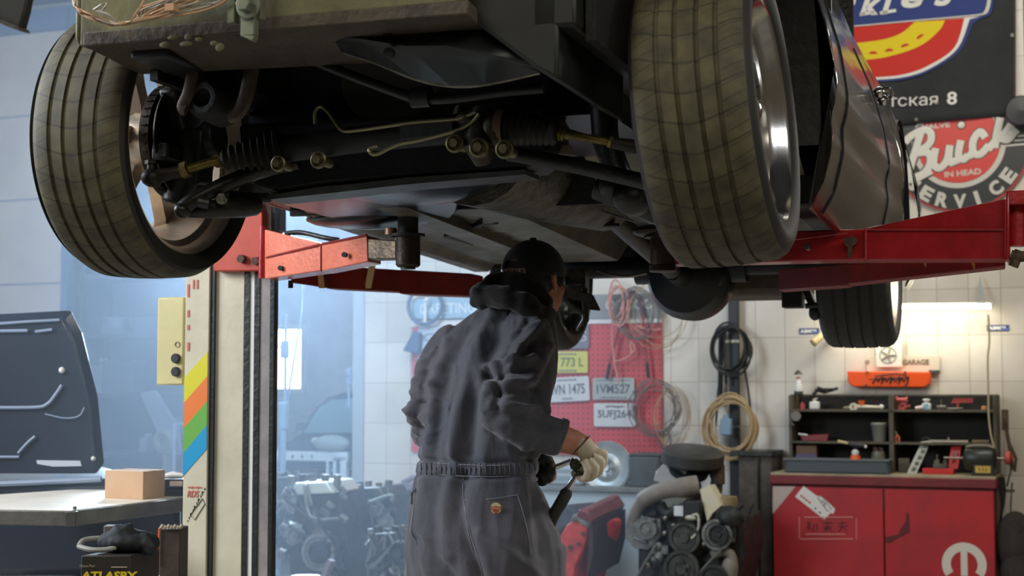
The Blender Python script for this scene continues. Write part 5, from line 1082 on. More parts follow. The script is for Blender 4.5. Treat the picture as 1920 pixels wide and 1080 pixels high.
m = MB(); A_ = [f.y(x, y, 0) for x, y in pol]; c = f.y(1665, 711, 0); B_ = [c + (q - c) * 1.02 + Vector((0, .08, 0)) for q in A_]; m.hull(A_, B_); m.build('cover', m1('glossy_orange_enamel', (236, 84, 20), .3), t, bevel=.006)
m = MB(); c = f.y(1668, 714, 0); [m.tube(curve_pts([f.y(x0_, 720, -.002), f.y(x0_ + 8, 708, -.002), f.y(x0_ + 10, 716, -.002), f.y(x0_ + 19, 706, -.002), f.y(x0_ + 17, 720, -.002)], 3), .005, 5) for x0_ in (1636, 1652, 1668, 1684)]; m.tube([f.y(1640, 705, -.002), f.y(1680, 700, -.002), f.y(1700, 704, -.002)], .004, 5); m.tube([f.y(1630, 711, -.002), f.y(1700, 707, -.002)], .003, 5); m.build('script', m1('black_script', (50, 34, 30)), t, smooth=False)
m = MB(); [m.cyl(f.y(x, y, -.01), f.y(x, y, .01), .008, n=8) for x, y in ((1626, 698), (1697, 698), (1624, 722), (1698, 722))]; m.build('cover_bolt', darkgrey, t)
f = at(1538, 634, -.12); t = thing('spot_lamp', 'cream tubular spot lamp angled on the tiles beside the rear tyre', 'lamp', f); a, b = f.y(1526, 642, -.02), f.y(1556, 618, .03); MB().cyl(a, b, .025, n=20).build('barrel', m1('cream_lamp_body', (206, 190, 140)), t); MB().lathe([(0, .026), (.012, .028), (.012, .0)], a, a - b, 20).build('bezel', m1('brown_bezel', (130, 112, 70)), t); MB().tube([f.y(1545, 628, 0), f.y(1562, 634, .11)], .008, 6).build('bracket', brass, t)

# ---- the big cloth banner and the round enamel sign
f = at(1760, 120, -.06); f.o.z = f.o.z; t = thing('banner', 'black cloth banner with red, yellow and blue workwear logo hung on the wall', 'banner', f)
B = f.y; clothm = mat('black_banner_cloth', lin(40, 41, 42), .85, 0, lin(30, 31, 33), 4, .1)
c00, c10, c11, c01 = B(1500, -160, 0), B(1905, -160, 0), B(1904, 215, 0), B(1500, 251, 0)
m = MB()
def cl(u, v): p = (c00 * (1 - u) + c10 * u) * (1 - v) + (c01 * (1 - u) + c11 * u) * v; return p + Vector((0, .006 * math.sin(u * 15) + .01 * math.sin(u * 4 + v * 3), 0))
m.grid(cl, 50, 30); m.build('cloth', clothm, t, solid=.003)
m = MB(); m.box((B(1905, 20, 0).x, .0, B(1905, 20, 0).z), (.012, .012, 2.6)) if False else m.tube([B(1903, -160, -.004), B(1901, 214, -.004)], .005, 6); m.build('hem', m1('brown_hem', (70, 58, 46)), t)
for x, y in ((1898, 66), (1718, 224)): MB().cyl(B(x, y, -.02), B(x, y, -.01), .012).build('eyelet', steel, t)
PL = lambda pts, d: [B(x, y, -.022 - d) for x, y in pts]
def curve2(pts): return [(v.x, v.y) for v in curve_pts([Vector((x, y, 0)) for x, y in pts], 5)]
lg = MB(); Th = (0, .002, 0)
lg.m = 0; lg.prism(PL([(1540, -40)] + curve2([(1866, -30), (1862, 8), (1856, 27), (1838, 35), (1823, 45)]) + curve2([(1823, 45), (1800, 95), (1750, 130), (1700, 148), (1635, 154), (1560, 156)]), .0), Th)
lg.m = 1; lg.prism(PL([(1540, -40)] + curve2([(1860, -30), (1857, 6), (1850, 25), (1835, 31), (1818, 36)]) + curve2([(1818, 36), (1796, 90), (1748, 126), (1698, 144), (1632, 150), (1560, 151)]), .003), Th)
lg.m = 2; lg.prism(PL(curve2([(1560, 150 - 4), (1632, 145), (1695, 139), (1744, 121), (1790, 88), (1808, 34)]) + [(1540, 53)], .006), Th)
lg.m = 3; lg.prism(PL(curve2([(1560, 112), (1622, 112), (1670, 105), (1725, 86), (1760, 58), (1772, 38)]) + curve2([(1715, 41), (1690, 62), (1655, 74), (1600, 81), (1560, 82)]), .009), Th)
lg.m = 2
for x, y, a_ in ((1637, 101, 0), (1667, 96, -.1), (1697, 87, -.3), (1726, 70, -.6)):
    rx, ry = 8, 5; lg.prism(PL([(x - rx * math.cos(a_), y - rx * math.sin(a_))] + [(x - rx * math.cos(a_) * math.cos(q) + ry * math.sin(a_) * math.sin(q) * 1, y - rx * math.sin(a_) * math.cos(q) - ry * math.cos(a_) * math.sin(q)) for q in [math.pi * k / 8 for k in range(1, 9)]], .012), Th)
lg.m = 4; lg.prism(PL([(1540, -40), (1855, -30), (1852, 2), (1846, 22), (1832, 27), (1700, 39), (1590, 49), (1540, 52)], .012), Th)
lg.m = 1; lg.tube(PL(curve2([(1855, -30), (1852, 3), (1846, 22), (1832, 28), (1700, 40), (1590, 50), (1540, 53)]), .014), .0045, 5)
lg.m = 1
wv_ = (B(1800, 5, 0) - B(1600, 18, 0)).normalized(); wr = Vector((wv_.x, 0, wv_.z))
for ch, x, y, w, h, sh in (('c', 1592, 13, 26, 30, .3), ('k', 1633, 7, 42, 44, .3), ('i', 1664, 5, 22, 44, .3), ('e', 1711, -1, 42, 32, .3), ('s', 1770, -6, 36, 34, .3), ('D', 1560, 0, 60, 60, .3)):
    if ch != 'D': lg.text(ch, B(x, y, -.038), px2m(w), px2m(h), right=wr, depth=.001, bold=.035, shear=sh)
for x0_, x1_, y in ((1612, 1640, 25), (1650, 1680, 22), ): lg.box(B((x0_ + x1_) / 2, y, -.038), (px2m(x1_ - x0_), .002, px2m(6)), (0, -.07, 0))
lg.build('workwear_logo', [m1('logo_blue_halo', (44, 58, 110), .8), m1('logo_white', (214, 210, 200), .8), m1('logo_red', (188, 40, 28), .8), m1('logo_yellow', (214, 190, 24), .8), m1('logo_navy', (40, 56, 112), .8)], t, smooth=False)
m = MB(); m.text('тская', B(1712, 190, -.025), px2m(90), px2m(17), right=wr, depth=.001, bold=.0); m.build('address_lettering', m1('logo_white', (0, 0, 0)), t, smooth=False); m = MB(); m.text('8', B(1785, 184, -.025), px2m(18), px2m(24), right=wr, depth=.001, bold=.02); m.build('address_number', m1('logo_white', (0, 0, 0)), t, smooth=False)

f = at(1800, 290, -.03); t = thing('round_sign', 'round black enamel sign with white script over a red disc, hung below the banner', 'sign', f)
B = f.y; C0 = B(1797, 268, 0); rad_ = (B(1922, 268, 0) - B(1672, 268, 0)).length / 2 * 1.04
m = MB(); m.m = 0
def disc(m, r, dy, sq=1.0): m.lathe([(0, 0), (0, r), (.003, r), (.003, 0)], (C0.x, dy, C0.z), (0, -1, 0), 72)
m.m = 3; disc(m, rad_ * 1.04, .004); m.m = 0; disc(m, rad_, .0); m.m = 1; disc(m, rad_ * .68, -.004); m.m = 2; disc(m, rad_ * .60, -.008); sg = m.build('disc', [m1('sign_black', (40, 40, 40), .35), m1('sign_grey_white', (190, 184, 172), .4), m1('sign_red', (196, 52, 40), .4), m1('sign_rust_red_edge', (150, 50, 40), .4)], t)
k_ = rad_ / 125.0   # metres per picture pixel on the sign
cpt = lambda x, y, d=.012: Vector((C0.x + (x - 1797) * k_, -d, C0.z - (y - 268) * k_ + (x - 1797) * k_ * .0))
m = MB()
m.text('VALVE', cpt(1757, 234), k_ * 52, k_ * 9, right=(1, 0, .03), depth=.0008, bold=.03); m.build('upper_lettering', m1('sign_grey_white', (0, 0, 0)), t, smooth=False); m = MB(); m.text('IN HEAD', cpt(1804, 325), k_ * 66, k_ * 11, right=(1, 0, .05), depth=.0008, bold=.03)
m.build('lower_lettering', m1('sign_grey_white', (0, 0, 0)), t, smooth=False); m = MB()
for i, ch in enumerate('SERVICE'):
    a_ = R(-49) + i * R(16.5) + (R(3) if i > 4 else 0); rr_ = 110; x, y = 1797 + rr_ * math.sin(a_), 268 + rr_ * math.cos(a_)
    m.text(ch, cpt(x, y), k_ * (8 if ch == 'I' else 23), k_ * 27, right=(math.cos(a_), 0, math.sin(a_)), depth=.0008, bold=.05)
m.build('sign_lettering', m1('sign_grey_white', (0, 0, 0)), t, smooth=False)
def stroke(m, pts, r, d):
    n0 = len(m.v); m.tube(curve_pts([cpt(x, y, d) for x, y in pts], 5), [r * k_] * (5 * (len(pts) - 1) + 1), 12)
    for i in range(n0, len(m.v)): v = m.v[i]; m.v[i] = (v[0], -d + (v[1] + d) * .08, v[2])
letters = [[(1690, 338), (1704, 322), (1716, 288), (1728, 250), (1731, 244)], [(1700, 262), (1712, 250), (1735, 240), (1748, 248), (1744, 268), (1718, 284)], [(1718, 284), (1742, 284), (1746, 302), (1734, 322), (1708, 332), (1690, 338)],
           [(1756, 276), (1752, 304), (1762, 314), (1776, 300), (1782, 272)], [(1782, 272), (1780, 300), (1788, 306)], [(1802, 264), (1797, 292), (1806, 300), (1814, 292)], [(1846, 262), (1836, 250), (1824, 266), (1824, 288), (1836, 292), (1852, 276)],
           [(1873, 226), (1866, 256), (1862, 282)], [(1892, 240), (1880, 256), (1868, 262)], [(1868, 262), (1884, 268), (1896, 256), (1902, 250)], [(1780, 306), (1797, 300)], [(1815, 296), (1824, 286)], [(1850, 284), (1862, 270)], [(1748, 318), (1722, 330)]]
mo = MB(); mi_ = MB()
for s in letters: stroke(mo, s, 9.5, .010)
for s in letters: stroke(mi_, s, 6.8, .014)
mo.m = 0; mo.ball(cpt(1803, 235, .01), (9 * k_, .003, 9 * k_), 16, 8); mi_.ball(cpt(1803, 235, .014), (6.5 * k_, .003, 6.5 * k_), 16, 8)
mo.build('script_outline', m1('script_dark_outline', (64, 58, 50), .5), t); mi_.build('script', m1('script_light', (206, 200, 188), .4), t)
m = MB(); [m.box(cpt((xa + xb) / 2, y, .008), ((xb - xa) * k_, .002, 3.5 * k_), (0, -.03, 0)) for xa, xb, y in ((1676, 1694, 262), (1678, 1692, 270), (1880, 1925, 262), (1882, 1925, 270), (1878, 1925, 278), (1675, 1690, 278))]; m.build('speed_lines', m1('script_light', (0, 0, 0)), t, smooth=False)
f = at(1916, 212, -.12); single(MB().lathe([(0, .05), (.02, .09), (.08, .10), (.10, .09), (.11, 0)], (0, 0, 0), (0, -1, 0), 28), 'siren', blackpl, 'round black wall horn at the right edge above the round sign', 'horn', f)
# ================================================================== middle of the tiled wall: pegboard, plates, cables
f = at(1005, 730, -.03); t = thing('pegboard', 'red perforated pegboard holding number plates in the middle of the tiled wall', 'pegboard', f); B = f.y
pegm = mat('red_perforated_steel', lin(214, 66, 72), .5); nt, p = nodes(pegm); N = nt.nodes.new; K = nt.links.new
tc = N('ShaderNodeTexCoord'); sp = N('ShaderNodeSeparateXYZ'); K(tc.outputs['Object'], sp.inputs[0])
def frac(sock, per): 
    a = M_2(nt, 'DIVIDE', sock, per); b = M_2(nt, 'FRACT', a); c = M_2(nt, 'SUBTRACT', b, .5); return M_2(nt, 'MULTIPLY', c, per)
def M_2(nt, op, a, v=None):
    n = nt.nodes.new('ShaderNodeMath'); n.operation = op; nt.links.new(a, n.inputs[0])
    if isinstance(v, (int, float)): n.inputs[1].default_value = v
    elif v is not None: nt.links.new(v, n.inputs[1])
    return n.outputs[0]
fx, fz = frac(sp.outputs['X'], .0375), frac(sp.outputs['Z'], .0375)
rr = M_2(nt, 'SQRT', M_2(nt, 'ADD', M_2(nt, 'MULTIPLY', fx, fx), M_2(nt, 'MULTIPLY', fz, fz))); hole = M_2(nt, 'LESS_THAN', rr, .0062)
nz = N('ShaderNodeTexNoise'); nz.inputs['Scale'].default_value = 2.5; K(tc.outputs['Object'], nz.inputs['Vector'])
rp = N('ShaderNodeValToRGB'); rp.color_ramp.elements[0].position = .3; rp.color_ramp.elements[0].color = (*lin(206, 62, 66), 1); rp.color_ramp.elements[1].position = .7; rp.color_ramp.elements[1].color = (*lin(186, 58, 58), 1); K(nz.outputs['Fac'], rp.inputs[0])
mx = N('ShaderNodeMixRGB'); K(hole, mx.inputs[0]); K(rp.outputs[0], mx.inputs[1]); mx.inputs[2].default_value = (*lin(96, 28, 32), 1); K(mx.outputs[0], p.inputs['Base Color'])
a, b = B(772, 605, 0), B(1240, 605, 0); zb_ = B(1240, 855, 0).z; za = b.z
MB().box(((a.x + b.x) / 2, .01, (za + zb_) / 2), (b.x - a.x, .02, za - zb_)).build('board', pegm, t, bevel=.002)
MB().box(((a.x + b.x) / 2, .0, za + .022), (b.x - a.x, .03, .044)).build('top_rail', m1('pale_rail', (214, 208, 204)), t)
def plate(px, py, w, h, rot, base, ink, txt, small, label, y=-.055, tw=.8, th=.42, extra=None, dx=0):
    f = at(px, py, y); m = MB(); c, s = math.cos(rot), math.sin(rot); rt_ = (c, 0, s)
    m.m = 0; rw, rh, r_ = w / 2, h / 2, .012; pts = []
    for cx_, cz_, a0 in ((rw - r_, rh - r_, 0), (-rw + r_, rh - r_, 90), (-rw + r_, -rh + r_, 180), (rw - r_, -rh + r_, 270)):
        for k in range(4): a = R(a0 + 30 * k); x, z = cx_ + r_ * math.cos(a), cz_ + r_ * math.sin(a); pts.append((x * c - z * s, 0, x * s + z * c))
    m.prism(pts, (0, .004, 0)); m.m = 1
    m.text(txt, (dx, -.003, 0), w * tw, h * th, right=rt_, depth=.001, bold=.01)
    m.m = 2
    for st, dz, ww in small: [m.box((-s * dz + c * (q - 3.5) * ww / 8, -.003, c * dz + s * (q - 3.5) * ww / 8), (ww / 11, .001, .009 + .004 * (q % 2)), (0, -rot, 0)) for q in range(8)]
    if extra: m.m = 2; [m.tube([(x0, -.003, z0), (x1, -.003, z1)], .002, 4) for x0, z0, x1, z1 in extra]
    return single(m, 'number_plate', [base, ink, m1('plate_small_print', (120, 110, 120), .6)], label, 'number plate', f, smooth=False)
pw, ph = .305, .153
wht = m1('white_plate', (196, 196, 194), .4); pink_ink = m1('plate_blue_grey_ink', (84, 92, 104), .5)
plate(1066, 631, pw, .175, 0, m1('dark_grey_plate', (104, 104, 118), .4), m1('pale_plate_ink', (176, 172, 178)), '085', (), 'dark grey number plate ending 085, topmost on the pegboard beside the coverall shoulder', tw=.5, dx=.06)
plate(1064, 679, pw, ph, 0, m1('yellow_plate_paint', (196, 190, 80), .4), m1('olive_ink', (96, 102, 62)), '773 L', (('SATURDAY', .056, .14), ('ARKANSAS', -.060, .14)), 'yellow number plate reading 773 L on the red pegboard', tw=.56, dx=.035)
plate(1063, 730, pw + .03, ph + .02, R(3), wht, pink_ink, 'BVN 1475', (('CALIFORNIA', .066, .15), ('CAPTION', -.066, .08)), 'white number plate reading 1475, tilted slightly, beside the coverall sleeve')
plate(1150, 729, pw, ph, 0, m1('grey_green_plate', (158, 164, 160), .4), m1('dark_slate_ink', (84, 88, 96)), '1VM527', (('NEW JERSEY', -.062, .2),), 'grey-green number plate reading 1VM527, right of the tilted white one', extra=((-.13, .06, .13, .06),))
plate(1152, 778, pw, ph + .01, 0, wht, pink_ink, '5UFJ264', (('California', .060, .13),), 'white number plate reading 5UFJ264, lowest on the red pegboard', extra=((-.06, .05, -.02, .064), (-.02, .064, .02, .05), (.02, .05, .08, .06)))
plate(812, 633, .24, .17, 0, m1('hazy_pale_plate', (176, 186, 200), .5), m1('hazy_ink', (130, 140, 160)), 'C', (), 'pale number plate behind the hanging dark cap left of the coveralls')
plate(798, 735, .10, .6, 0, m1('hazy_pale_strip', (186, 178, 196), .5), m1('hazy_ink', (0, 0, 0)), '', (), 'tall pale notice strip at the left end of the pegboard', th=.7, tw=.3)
f = at(850, 578, -.04); t = thing('greetings_plate', 'long pale blue plate reading GREETINGS above the left end of the pegboard', 'sign', f); MB().box((-.02, 0, 0), (.62, .008, .15)).build('plate', m1('pale_blue_plate', (150, 180, 200), .5), t, bevel=.003); m = MB(); m.text('GREETINGS', (-.02, -.007, 0), .5, .08, depth=.001, bold=.02); m.build('lettering', m1('washed_white_ink', (214, 222, 226)), t, smooth=False)
f = at(797, 573, -.10); t = thing('steering_wheel', 'old thin-rimmed steering wheel hung on the wall left of the coverall shoulder', 'steering wheel', f)
m = MB(); m.tube([(.135 * math.cos(a), 0, .135 * math.sin(a)) for a in [2 * math.pi * k / 40 for k in range(40)]], .014, 10, closed=True); m.build('rim', m1('dusky_blue_rim', (70, 92, 120), .5), t)
m = MB(); m.tube([(.0, 0, 0), (.0, 0, -.13)], .010, 8); m.tube([(.0, 0, 0), (.03, -.01, .05)], .012, 8); m.ball((.02, -.02, .04), .018); m.build('hub_and_spoke', m1('white_spoke', (226, 230, 232)), t)
f = at(778, 650, -.09); t = thing('cap_on_hook', 'dark blue triangular cap hanging below the steering wheel', 'hat', f); m = MB(); m.hull([Vector(q) for q in ((-.09, -.03, -.03), (.04, -.03, -.06), (.06, -.03, .10), (-.0, -.03, .12))], [Vector(q) for q in ((-.07, .04, -.02), (.04, .04, -.05), (.05, .04, .09), (-.0, .04, .11))]); m.build('crown', m1('dusty_navy_cloth', (66, 86, 120), .8), t, bevel=.01); MB().cyl((.03, .03, .1), (.03, .06, .12), .008).build('hook', steel, t)
# grey metal shelf and plates above the pegboard
f = at(1170, 574, -.05); t = thing('dark_sign_panel', 'dark grey enamel panel with worn lettering above the pegboard', 'sign', f); m = MB(); m.box((0, 0, 0), (.56, .01, .17)); m.build('panel', m1('grey_enamel', (120, 122, 120), .4), t); m = MB(); [m.lathe([(0, .022), (.002, .036), (.004, .022)], (-.10 + .07 * k, -.006, .01), (0, -1, 0), 18, close=True) for k in range(5)]; m.build('lettering', m1('pale_lettering', (200, 196, 190)), t, smooth=False)
# bolt cutters
f = at(1165, 600, -.10); t = thing('bolt_cutters', 'long red-handled bolt cutters hanging open over the pegboard', 'bolt cutters', f); B = f.y
MB().tube([B(1167, 592, 0), B(1152, 645, 0), B(1142, 686, 0)], .009, 8).build('handle', m1('red_handle_paint', (150, 50, 60)), t); MB().tube([B(1205, 590, 0), B(1209, 640, 0), B(1213, 684, 0)], .009, 8).build('handle', m1('red_handle_paint', (0, 0, 0)), t)
for a, b in (((1143, 682), (1138, 711)), ((1213, 680), (1216, 708))): MB().cyl(B(*a, 0), B(*b, 0), .012, .013).build('grip', blackrub, t)
m = MB(); m.tube([B(1167, 592, 0), B(1178, 560, 0), B(1186, 545, 0)], .014, 8); m.tube([B(1205, 590, 0), B(1198, 560, 0), B(1187, 545, 0)], .014, 8); m.build('jaws', m1('purple_grey_steel', (90, 60, 80), .4), t)
# cable coils
def coil(name, lab, cen, rx, ry, n, r, material, y=-.12, seed=1, jit=.18, cat='cable', grp=None, tails=()):
    rnd = random.Random(seed); f = at(cen[0], cen[1], y); B = f.y; m = MB()
    pts = []
    N_ = 26
    for k in range(n * N_ + 1):
        a = 2 * math.pi * k / N_ + seed; t_ = k / N_; q = int(t_); 
        jx = 1 + jit * math.sin(t_ * 2.3 + seed) ; jy = 1 + jit * math.cos(t_ * 1.7 + seed * 2)
        pts.append(B(cen[0] + rx * jx * math.cos(a) + 4 * math.sin(t_ * 3), cen[1] + ry * jy * math.sin(a) + 5 * math.cos(t_ * 2.6), -.02 * math.sin(t_ * 4) - .002 * t_))
    m.tube(pts, r, 6)
    for tl in tails: m.tube(curve_pts([B(x, y_, .0) for x, y_ in tl], 5), r, 6)
    return single(m, name, material, lab, cat, f, grp)
wire1 = m1('grey_brown_wire', (112, 100, 92), .6); wire2 = m1('salmon_cable', (206, 140, 126), .6); wire3 = m1('tan_rope', (178, 150, 108), .7)
coil('wire_coil', 'loose tangle of grey-brown wires hung above the pegboard right half', (1192, 588), 36, 44, 7, .0035, wire1, seed=3)
coil('wire_coil', 'large thin tan wire loops hanging past the pegboard top right corner', (1235, 590), 48, 58, 4, .0025, wire3, seed=5, tails=(((1262, 640), (1254, 660), (1240, 668)),))
coil('wire_coil', 'salmon pink cable bunch dangling in front of the plates above the pegboard', (1158, 568), 16, 34, 5, .006, wire2, seed=8, tails=(((1148, 590), (1148, 640), (1152, 680), (1160, 720)), ((1190, 608), (1215, 618), (1240, 617)), ((1184, 664), (1182, 640), (1190, 655), (1172, 672), (1150, 678))))
coil('wire_coil', 'dark brown wire tangle hanging at the lower right edge of the pegboard', (1228, 766), 42, 46, 8, .0035, wire1, seed=11, tails=(((1190, 760), (1195, 800), (1205, 812)), ((1186, 735), (1205, 718), (1220, 708))))
coil('wire_coil', 'single salmon and tan wire loops drooping from the brown tangle', (1258, 780), 30, 52, 3, .003, wire3, seed=13, tails=(((1250, 800), (1248, 822), (1252, 840)),))
coil('hose_coil', 'small wire bunch dangling below the pegboard corner', (1246, 822), 10, 16, 3, .004, wire1, seed=17)
# black duct with coils on it
f = floor_at(1373, -.10); t = thing('conduit', 'black vertical conduit running down the tiled wall behind the coils', 'pipe', f); B = f.y
a, b = B(1363, 560, 0), B(1384, 560, 0); MB().box(((a.x + b.x) / 2, .03, 1.3), (b.x - a.x - .01, .05, 2.6)).build('duct', m1('black_painted_duct', (30, 34, 38), .5), t, bevel=.004); MB().tube([B(1352, 620, .04), B(1350, 760, .04)], .018, 8).build('side_pipe', blackpaint, t)
for py in (640, 800): c = B(1373, py, 0); MB().box((c.x, .01, c.z), (.09, .03, .02)).build('clip', steel, t)
coil('hose_coil', 'black hose coil hanging on the upper part of the conduit', (1369, 655), 34, 42, 6, .008, blackrub, y=-.17, seed=2, jit=.10, cat='hose', tails=(((1352, 690), (1346, 740), (1342, 800)), ((1396, 690), (1404, 740), (1410, 800)), ((1360, 610), (1358, 660), (1362, 720))))
coil('hose_coil', 'tan and olive rope coil hanging on the lower part of the conduit', (1370, 800), 44, 52, 12, .0065, wire3, y=-.19, seed=4, jit=.14, cat='rope', tails=(((1340, 790), (1350, 850), (1380, 858), (1400, 820)),))
f = at(1362, 800, -.24); single(MB().box((0, 0, 0), (.07, .05, .11)).cyl((0, 0, .05), (0, 0, .08), .02), 'cable_reel_box', m1('blue_grey_plastic', (120, 146, 164)), 'small blue-grey plastic box caught inside the tan rope coil', 'box', f, bevel=.006)
# wheel trim disc standing on a low metal cupboard
f = at(1140, 878, -.42); t = thing('wheel_trim', 'round silver wheel trim disc leaning below the pegboard', 'wheel trim', f)
k = .178
MB().lathe([(.0, 0), (-.05, .0), (-.052, k * .12), (-.03, k * .16), (-.035, k * .30), (-.045, k * .36), (-.03, k * .44), (-.022, k * .55), (-.04, k * .86), (-.048, k * .90), (-.035, k * .94), (-.048, k * .98), (-.03, k * 1.02), (-.02, k * 1.0)], (0, 0, 0), (0, 1, -.12), 64).build('disc', mat('brushed_silver_trim', lin(206, 210, 208), .45, .6, lin(170, 176, 176), 5), t)
m = MB(); [m.cyl((k * .25 * math.cos(a), -.04, k * .25 * math.sin(a)), (k * .25 * math.cos(a), -.05, k * .25 * math.sin(a)), .012, n=10) for a in [k_ * 2 * math.pi / 5 for k_ in range(5)]]; m.build('stud', steel, t)
CBF = floor_at(1120, -.62); B = CBF.y; t = thing('low_cupboard', 'pale blue-grey low metal cupboard below the pegboard behind the engines', 'cupboard', CBF)
a, b = B(960, 940, 0), B(1238, 940, 0); zt_ = B(1120, 921, 0).z; MB().box(((a.x + b.x) / 2, .26, zt_ / 2), (b.x - a.x, .50, zt_)).build('body', m1('pale_blue_grey_metal', (170, 182, 186), .5), t, bevel=.006); MB().box(((a.x + b.x) / 2, .25, zt_ + .012), (b.x - a.x + .04, .54, .03)).build('top', mat('worn_grey_top', lin(120, 122, 116), .6, 0, lin(96, 98, 92), 6), t, bevel=.003)
f = WALL.sub(WY(1062, 915, -.45)); f.o.z = zt_ + .027; t = thing('fluid_tank', 'clear-grey plastic tank on the low cupboard beside the ratchet', 'tank', f); MB().box((0, 0, .07), (.28, .16, .14)).build('body', m1('cloudy_tank', (166, 176, 178), .4), t, bevel=.02); m = MB(); m.box((.0, -.083, .05), (.2, .006, .03)); m.box((0, -.083, .10), (.2, .006, .02)); m.build('rib', m1('tank_rib', (132, 144, 148), .5), t); MB().cyl((.05, 0, .14), (.05, 0, .17), .025).build('cap', darkgrey, t)
f = WALL.sub(WY(1215, 900, -.42)); f.o.z = zt_ + .027; single(MB().box((0, 0, .10), (.20, .2, .2)).box((0, .02, .21), (.22, .2, .02)), 'toolbox', mat('dark_grey_green_box', lin(74, 80, 78), .6, 0, lin(56, 60, 58), 8), 'dark grey-green box behind the wheel trim on the low cupboard', 'box', f, bevel=.012)
# ================================================================== engines and scrap on the floor
grime = mat('grimy_engine_iron', lin(62, 62, 60), .55, .5, lin(36, 37, 37), 18, .5, 60)
grime2 = mat('pale_engine_casting', lin(128, 130, 124), .5, .5, lin(88, 90, 86), 14, .4, 60)
belt = blackrub
def pulley(t, c, r, dep=.03, name='pulley', mt=None, holes=0, ax=(0, -1, 0)):
    m = MB(); m.lathe([(0, r * .3), (0, r), (dep * .2, r), (dep * .4, r * .9), (dep * .6, r * .9), (dep * .8, r), (dep, r), (dep, r * .82), (dep * .6, r * .74), (dep * .6, r * .36), (dep * 1.1, r * .3), (dep * 1.1, 0)], c, ax, 36)
    for k in range(holes): a = 2 * math.pi * k / holes + .4; q = Vector(c) + Vector((r * .42 * math.cos(a), -dep * 1.1, r * .42 * math.sin(a))); m.cyl(q, q + Vector((0, -.008, 0)), r * .10, n=10)
    return m.build(name, mt or grime2, t)
# --- red engine
EF = floor_at(1110, -1.5); B = EF.y
t = thing('red_engine', 'bright red engine block with maroon valve cover on the floor behind the coverall leg', 'engine', EF)
redeng = mat('bright_red_engine_paint', lin(214, 62, 50), .4, 0, lin(150, 40, 38), 10, .2, 50)
m = MB(); top = [B(1048, 1008, 0), B(1062, 985, 0), B(1078, 972, 0), B(1102, 985, 0), B(1100, 1010, 0), B(1078, 1060, 0), B(1070, 1100, 0), B(1040, 1100, 0)]
m.hull(top, [q + Vector((.10, .36, .01)) for q in top]); m.box((top[7].x + .12, .22, top[6].z / 2), (.26, .36, top[6].z)); m.build('block', redeng, t, bevel=.008)
m = MB(); q0 = [B(1069, 978, .0), B(1104, 992, -.0), B(1110, 982, .0), B(1092, 966, .0), B(1074, 966, .0)]
ofs = B(1165, 955, .5) - B(1104, 985, .0); m.hull(q0, [q + ofs for q in q0]); m.build('cylinder_head', grime2, t, bevel=.005)
m = MB(); q1 = [B(1080, 968, -.01), B(1108, 982, -.01), B(1112, 976, -.01), B(1100, 958, -.01), B(1086, 955, -.01)]; m.hull(q1, [q + ofs for q in q1]); m.build('valve_cover', mat('maroon_valve_cover', lin(132, 58, 58), .3, .4, lin(112, 50, 50), 6), t, bevel=.008)
m = MB(); q2 = [B(1104, 992, -.01), B(1112, 984, -.01), B(1112, 1040, .0), B(1100, 1090, .0)]; m.hull(q2, [q + ofs for q in q2]); m.build('exhaust_side', mat('dark_maroon_grime', lin(76, 44, 46), .6, .2, lin(44, 36, 38), 9, .4), t)
for x, y in ((1077, 975), (1104, 985), (1084, 1020), (1068, 1026), (1092, 1000)): MB().cyl(B(x, y, 0), B(x, y, -.03), .012, n=8).build('head_bolt', steel if y < 990 else rust, t)
# dark bodywork lump left of it
f = floor_at(1035, -1.2); B2 = f.y; single(MB().hull([B2(1010, 962, 0), B2(1060, 945, 0), B2(1088, 962, 0), B2(1070, 985, 0), B2(1050, 1000, 0), B2(1010, 1000, 0)], [q + Vector((.1, .3, 0)) for q in (B2(1010, 962, 0), B2(1060, 945, 0), B2(1088, 962, 0), B2(1070, 985, 0), B2(1050, 1000, 0), B2(1010, 1000, 0))]).box((B2(1045, 1000, 0).x, .15, B2(1045, 985, 0).z / 2), (.2, .2, B2(1045, 985, 0).z)), 'gearbox_casing', mat('dark_slate_casting', lin(66, 72, 76), .6, .3, lin(46, 50, 54), 8, .3), 'dark slate gearbox casing on the floor between coverall and red engine', 'gearbox', f, bevel=.02)
# --- large dark engine with pulleys
EF = floor_at(1290, -1.25); B = EF.y
t = thing('dark_engine', 'large grimy engine with many round pulleys on the floor right of the red engine', 'engine', EF)
m = MB(); g = [B(1190, 1110, 0), B(1190, 1000, 0), B(1235, 960, 0), B(1300, 950, 0), B(1385, 975, 0), B(1392, 1040, 0), B(1375, 1110, 0)]
m.hull([q + Vector((0, .06, 0)) for q in g], [q + Vector((.02, .5, .03)) for q in g]); m.box((B(1290, 1110, 0).x, .3, g[0].z / 2), (.5, .4, g[0].z)); m.build('block', grime, t, bevel=.02)
m = MB(); g = [B(1176, 985, 0), B(1205, 968, 0), B(1238, 975, 0), B(1240, 1005, 0), B(1215, 1032, 0), B(1190, 1028, 0), B(1174, 1010, 0)]; m.hull(g, [q + Vector((0, .12, 0)) for q in g]); m.tube([B(1190, 1008, -.01), B(1202, 1014, -.01), B(1214, 1017, -.01)], .012, 8); m.build('front_cover', grime2, t, bevel=.01)
pulley(t, B(1216, 992, -.02), .056); pulley(t, B(1285, 1008, -.03), .095, mt=mat('black_worn_pulley', lin(44, 45, 44), .4, .5, lin(84, 84, 80), 20), name='pulley'); pulley(t, B(1346, 1002, -.03), .092, mt=grime2); pulley(t, B(1348, 1002, -.06), .06, mt=grime); pulley(t, B(1279, 1066, -.05), .11, holes=6, mt=mat('black_worn_pulley', (0, 0, 0))); pulley(t, B(1340, 1085, -.04), .085, mt=grime)
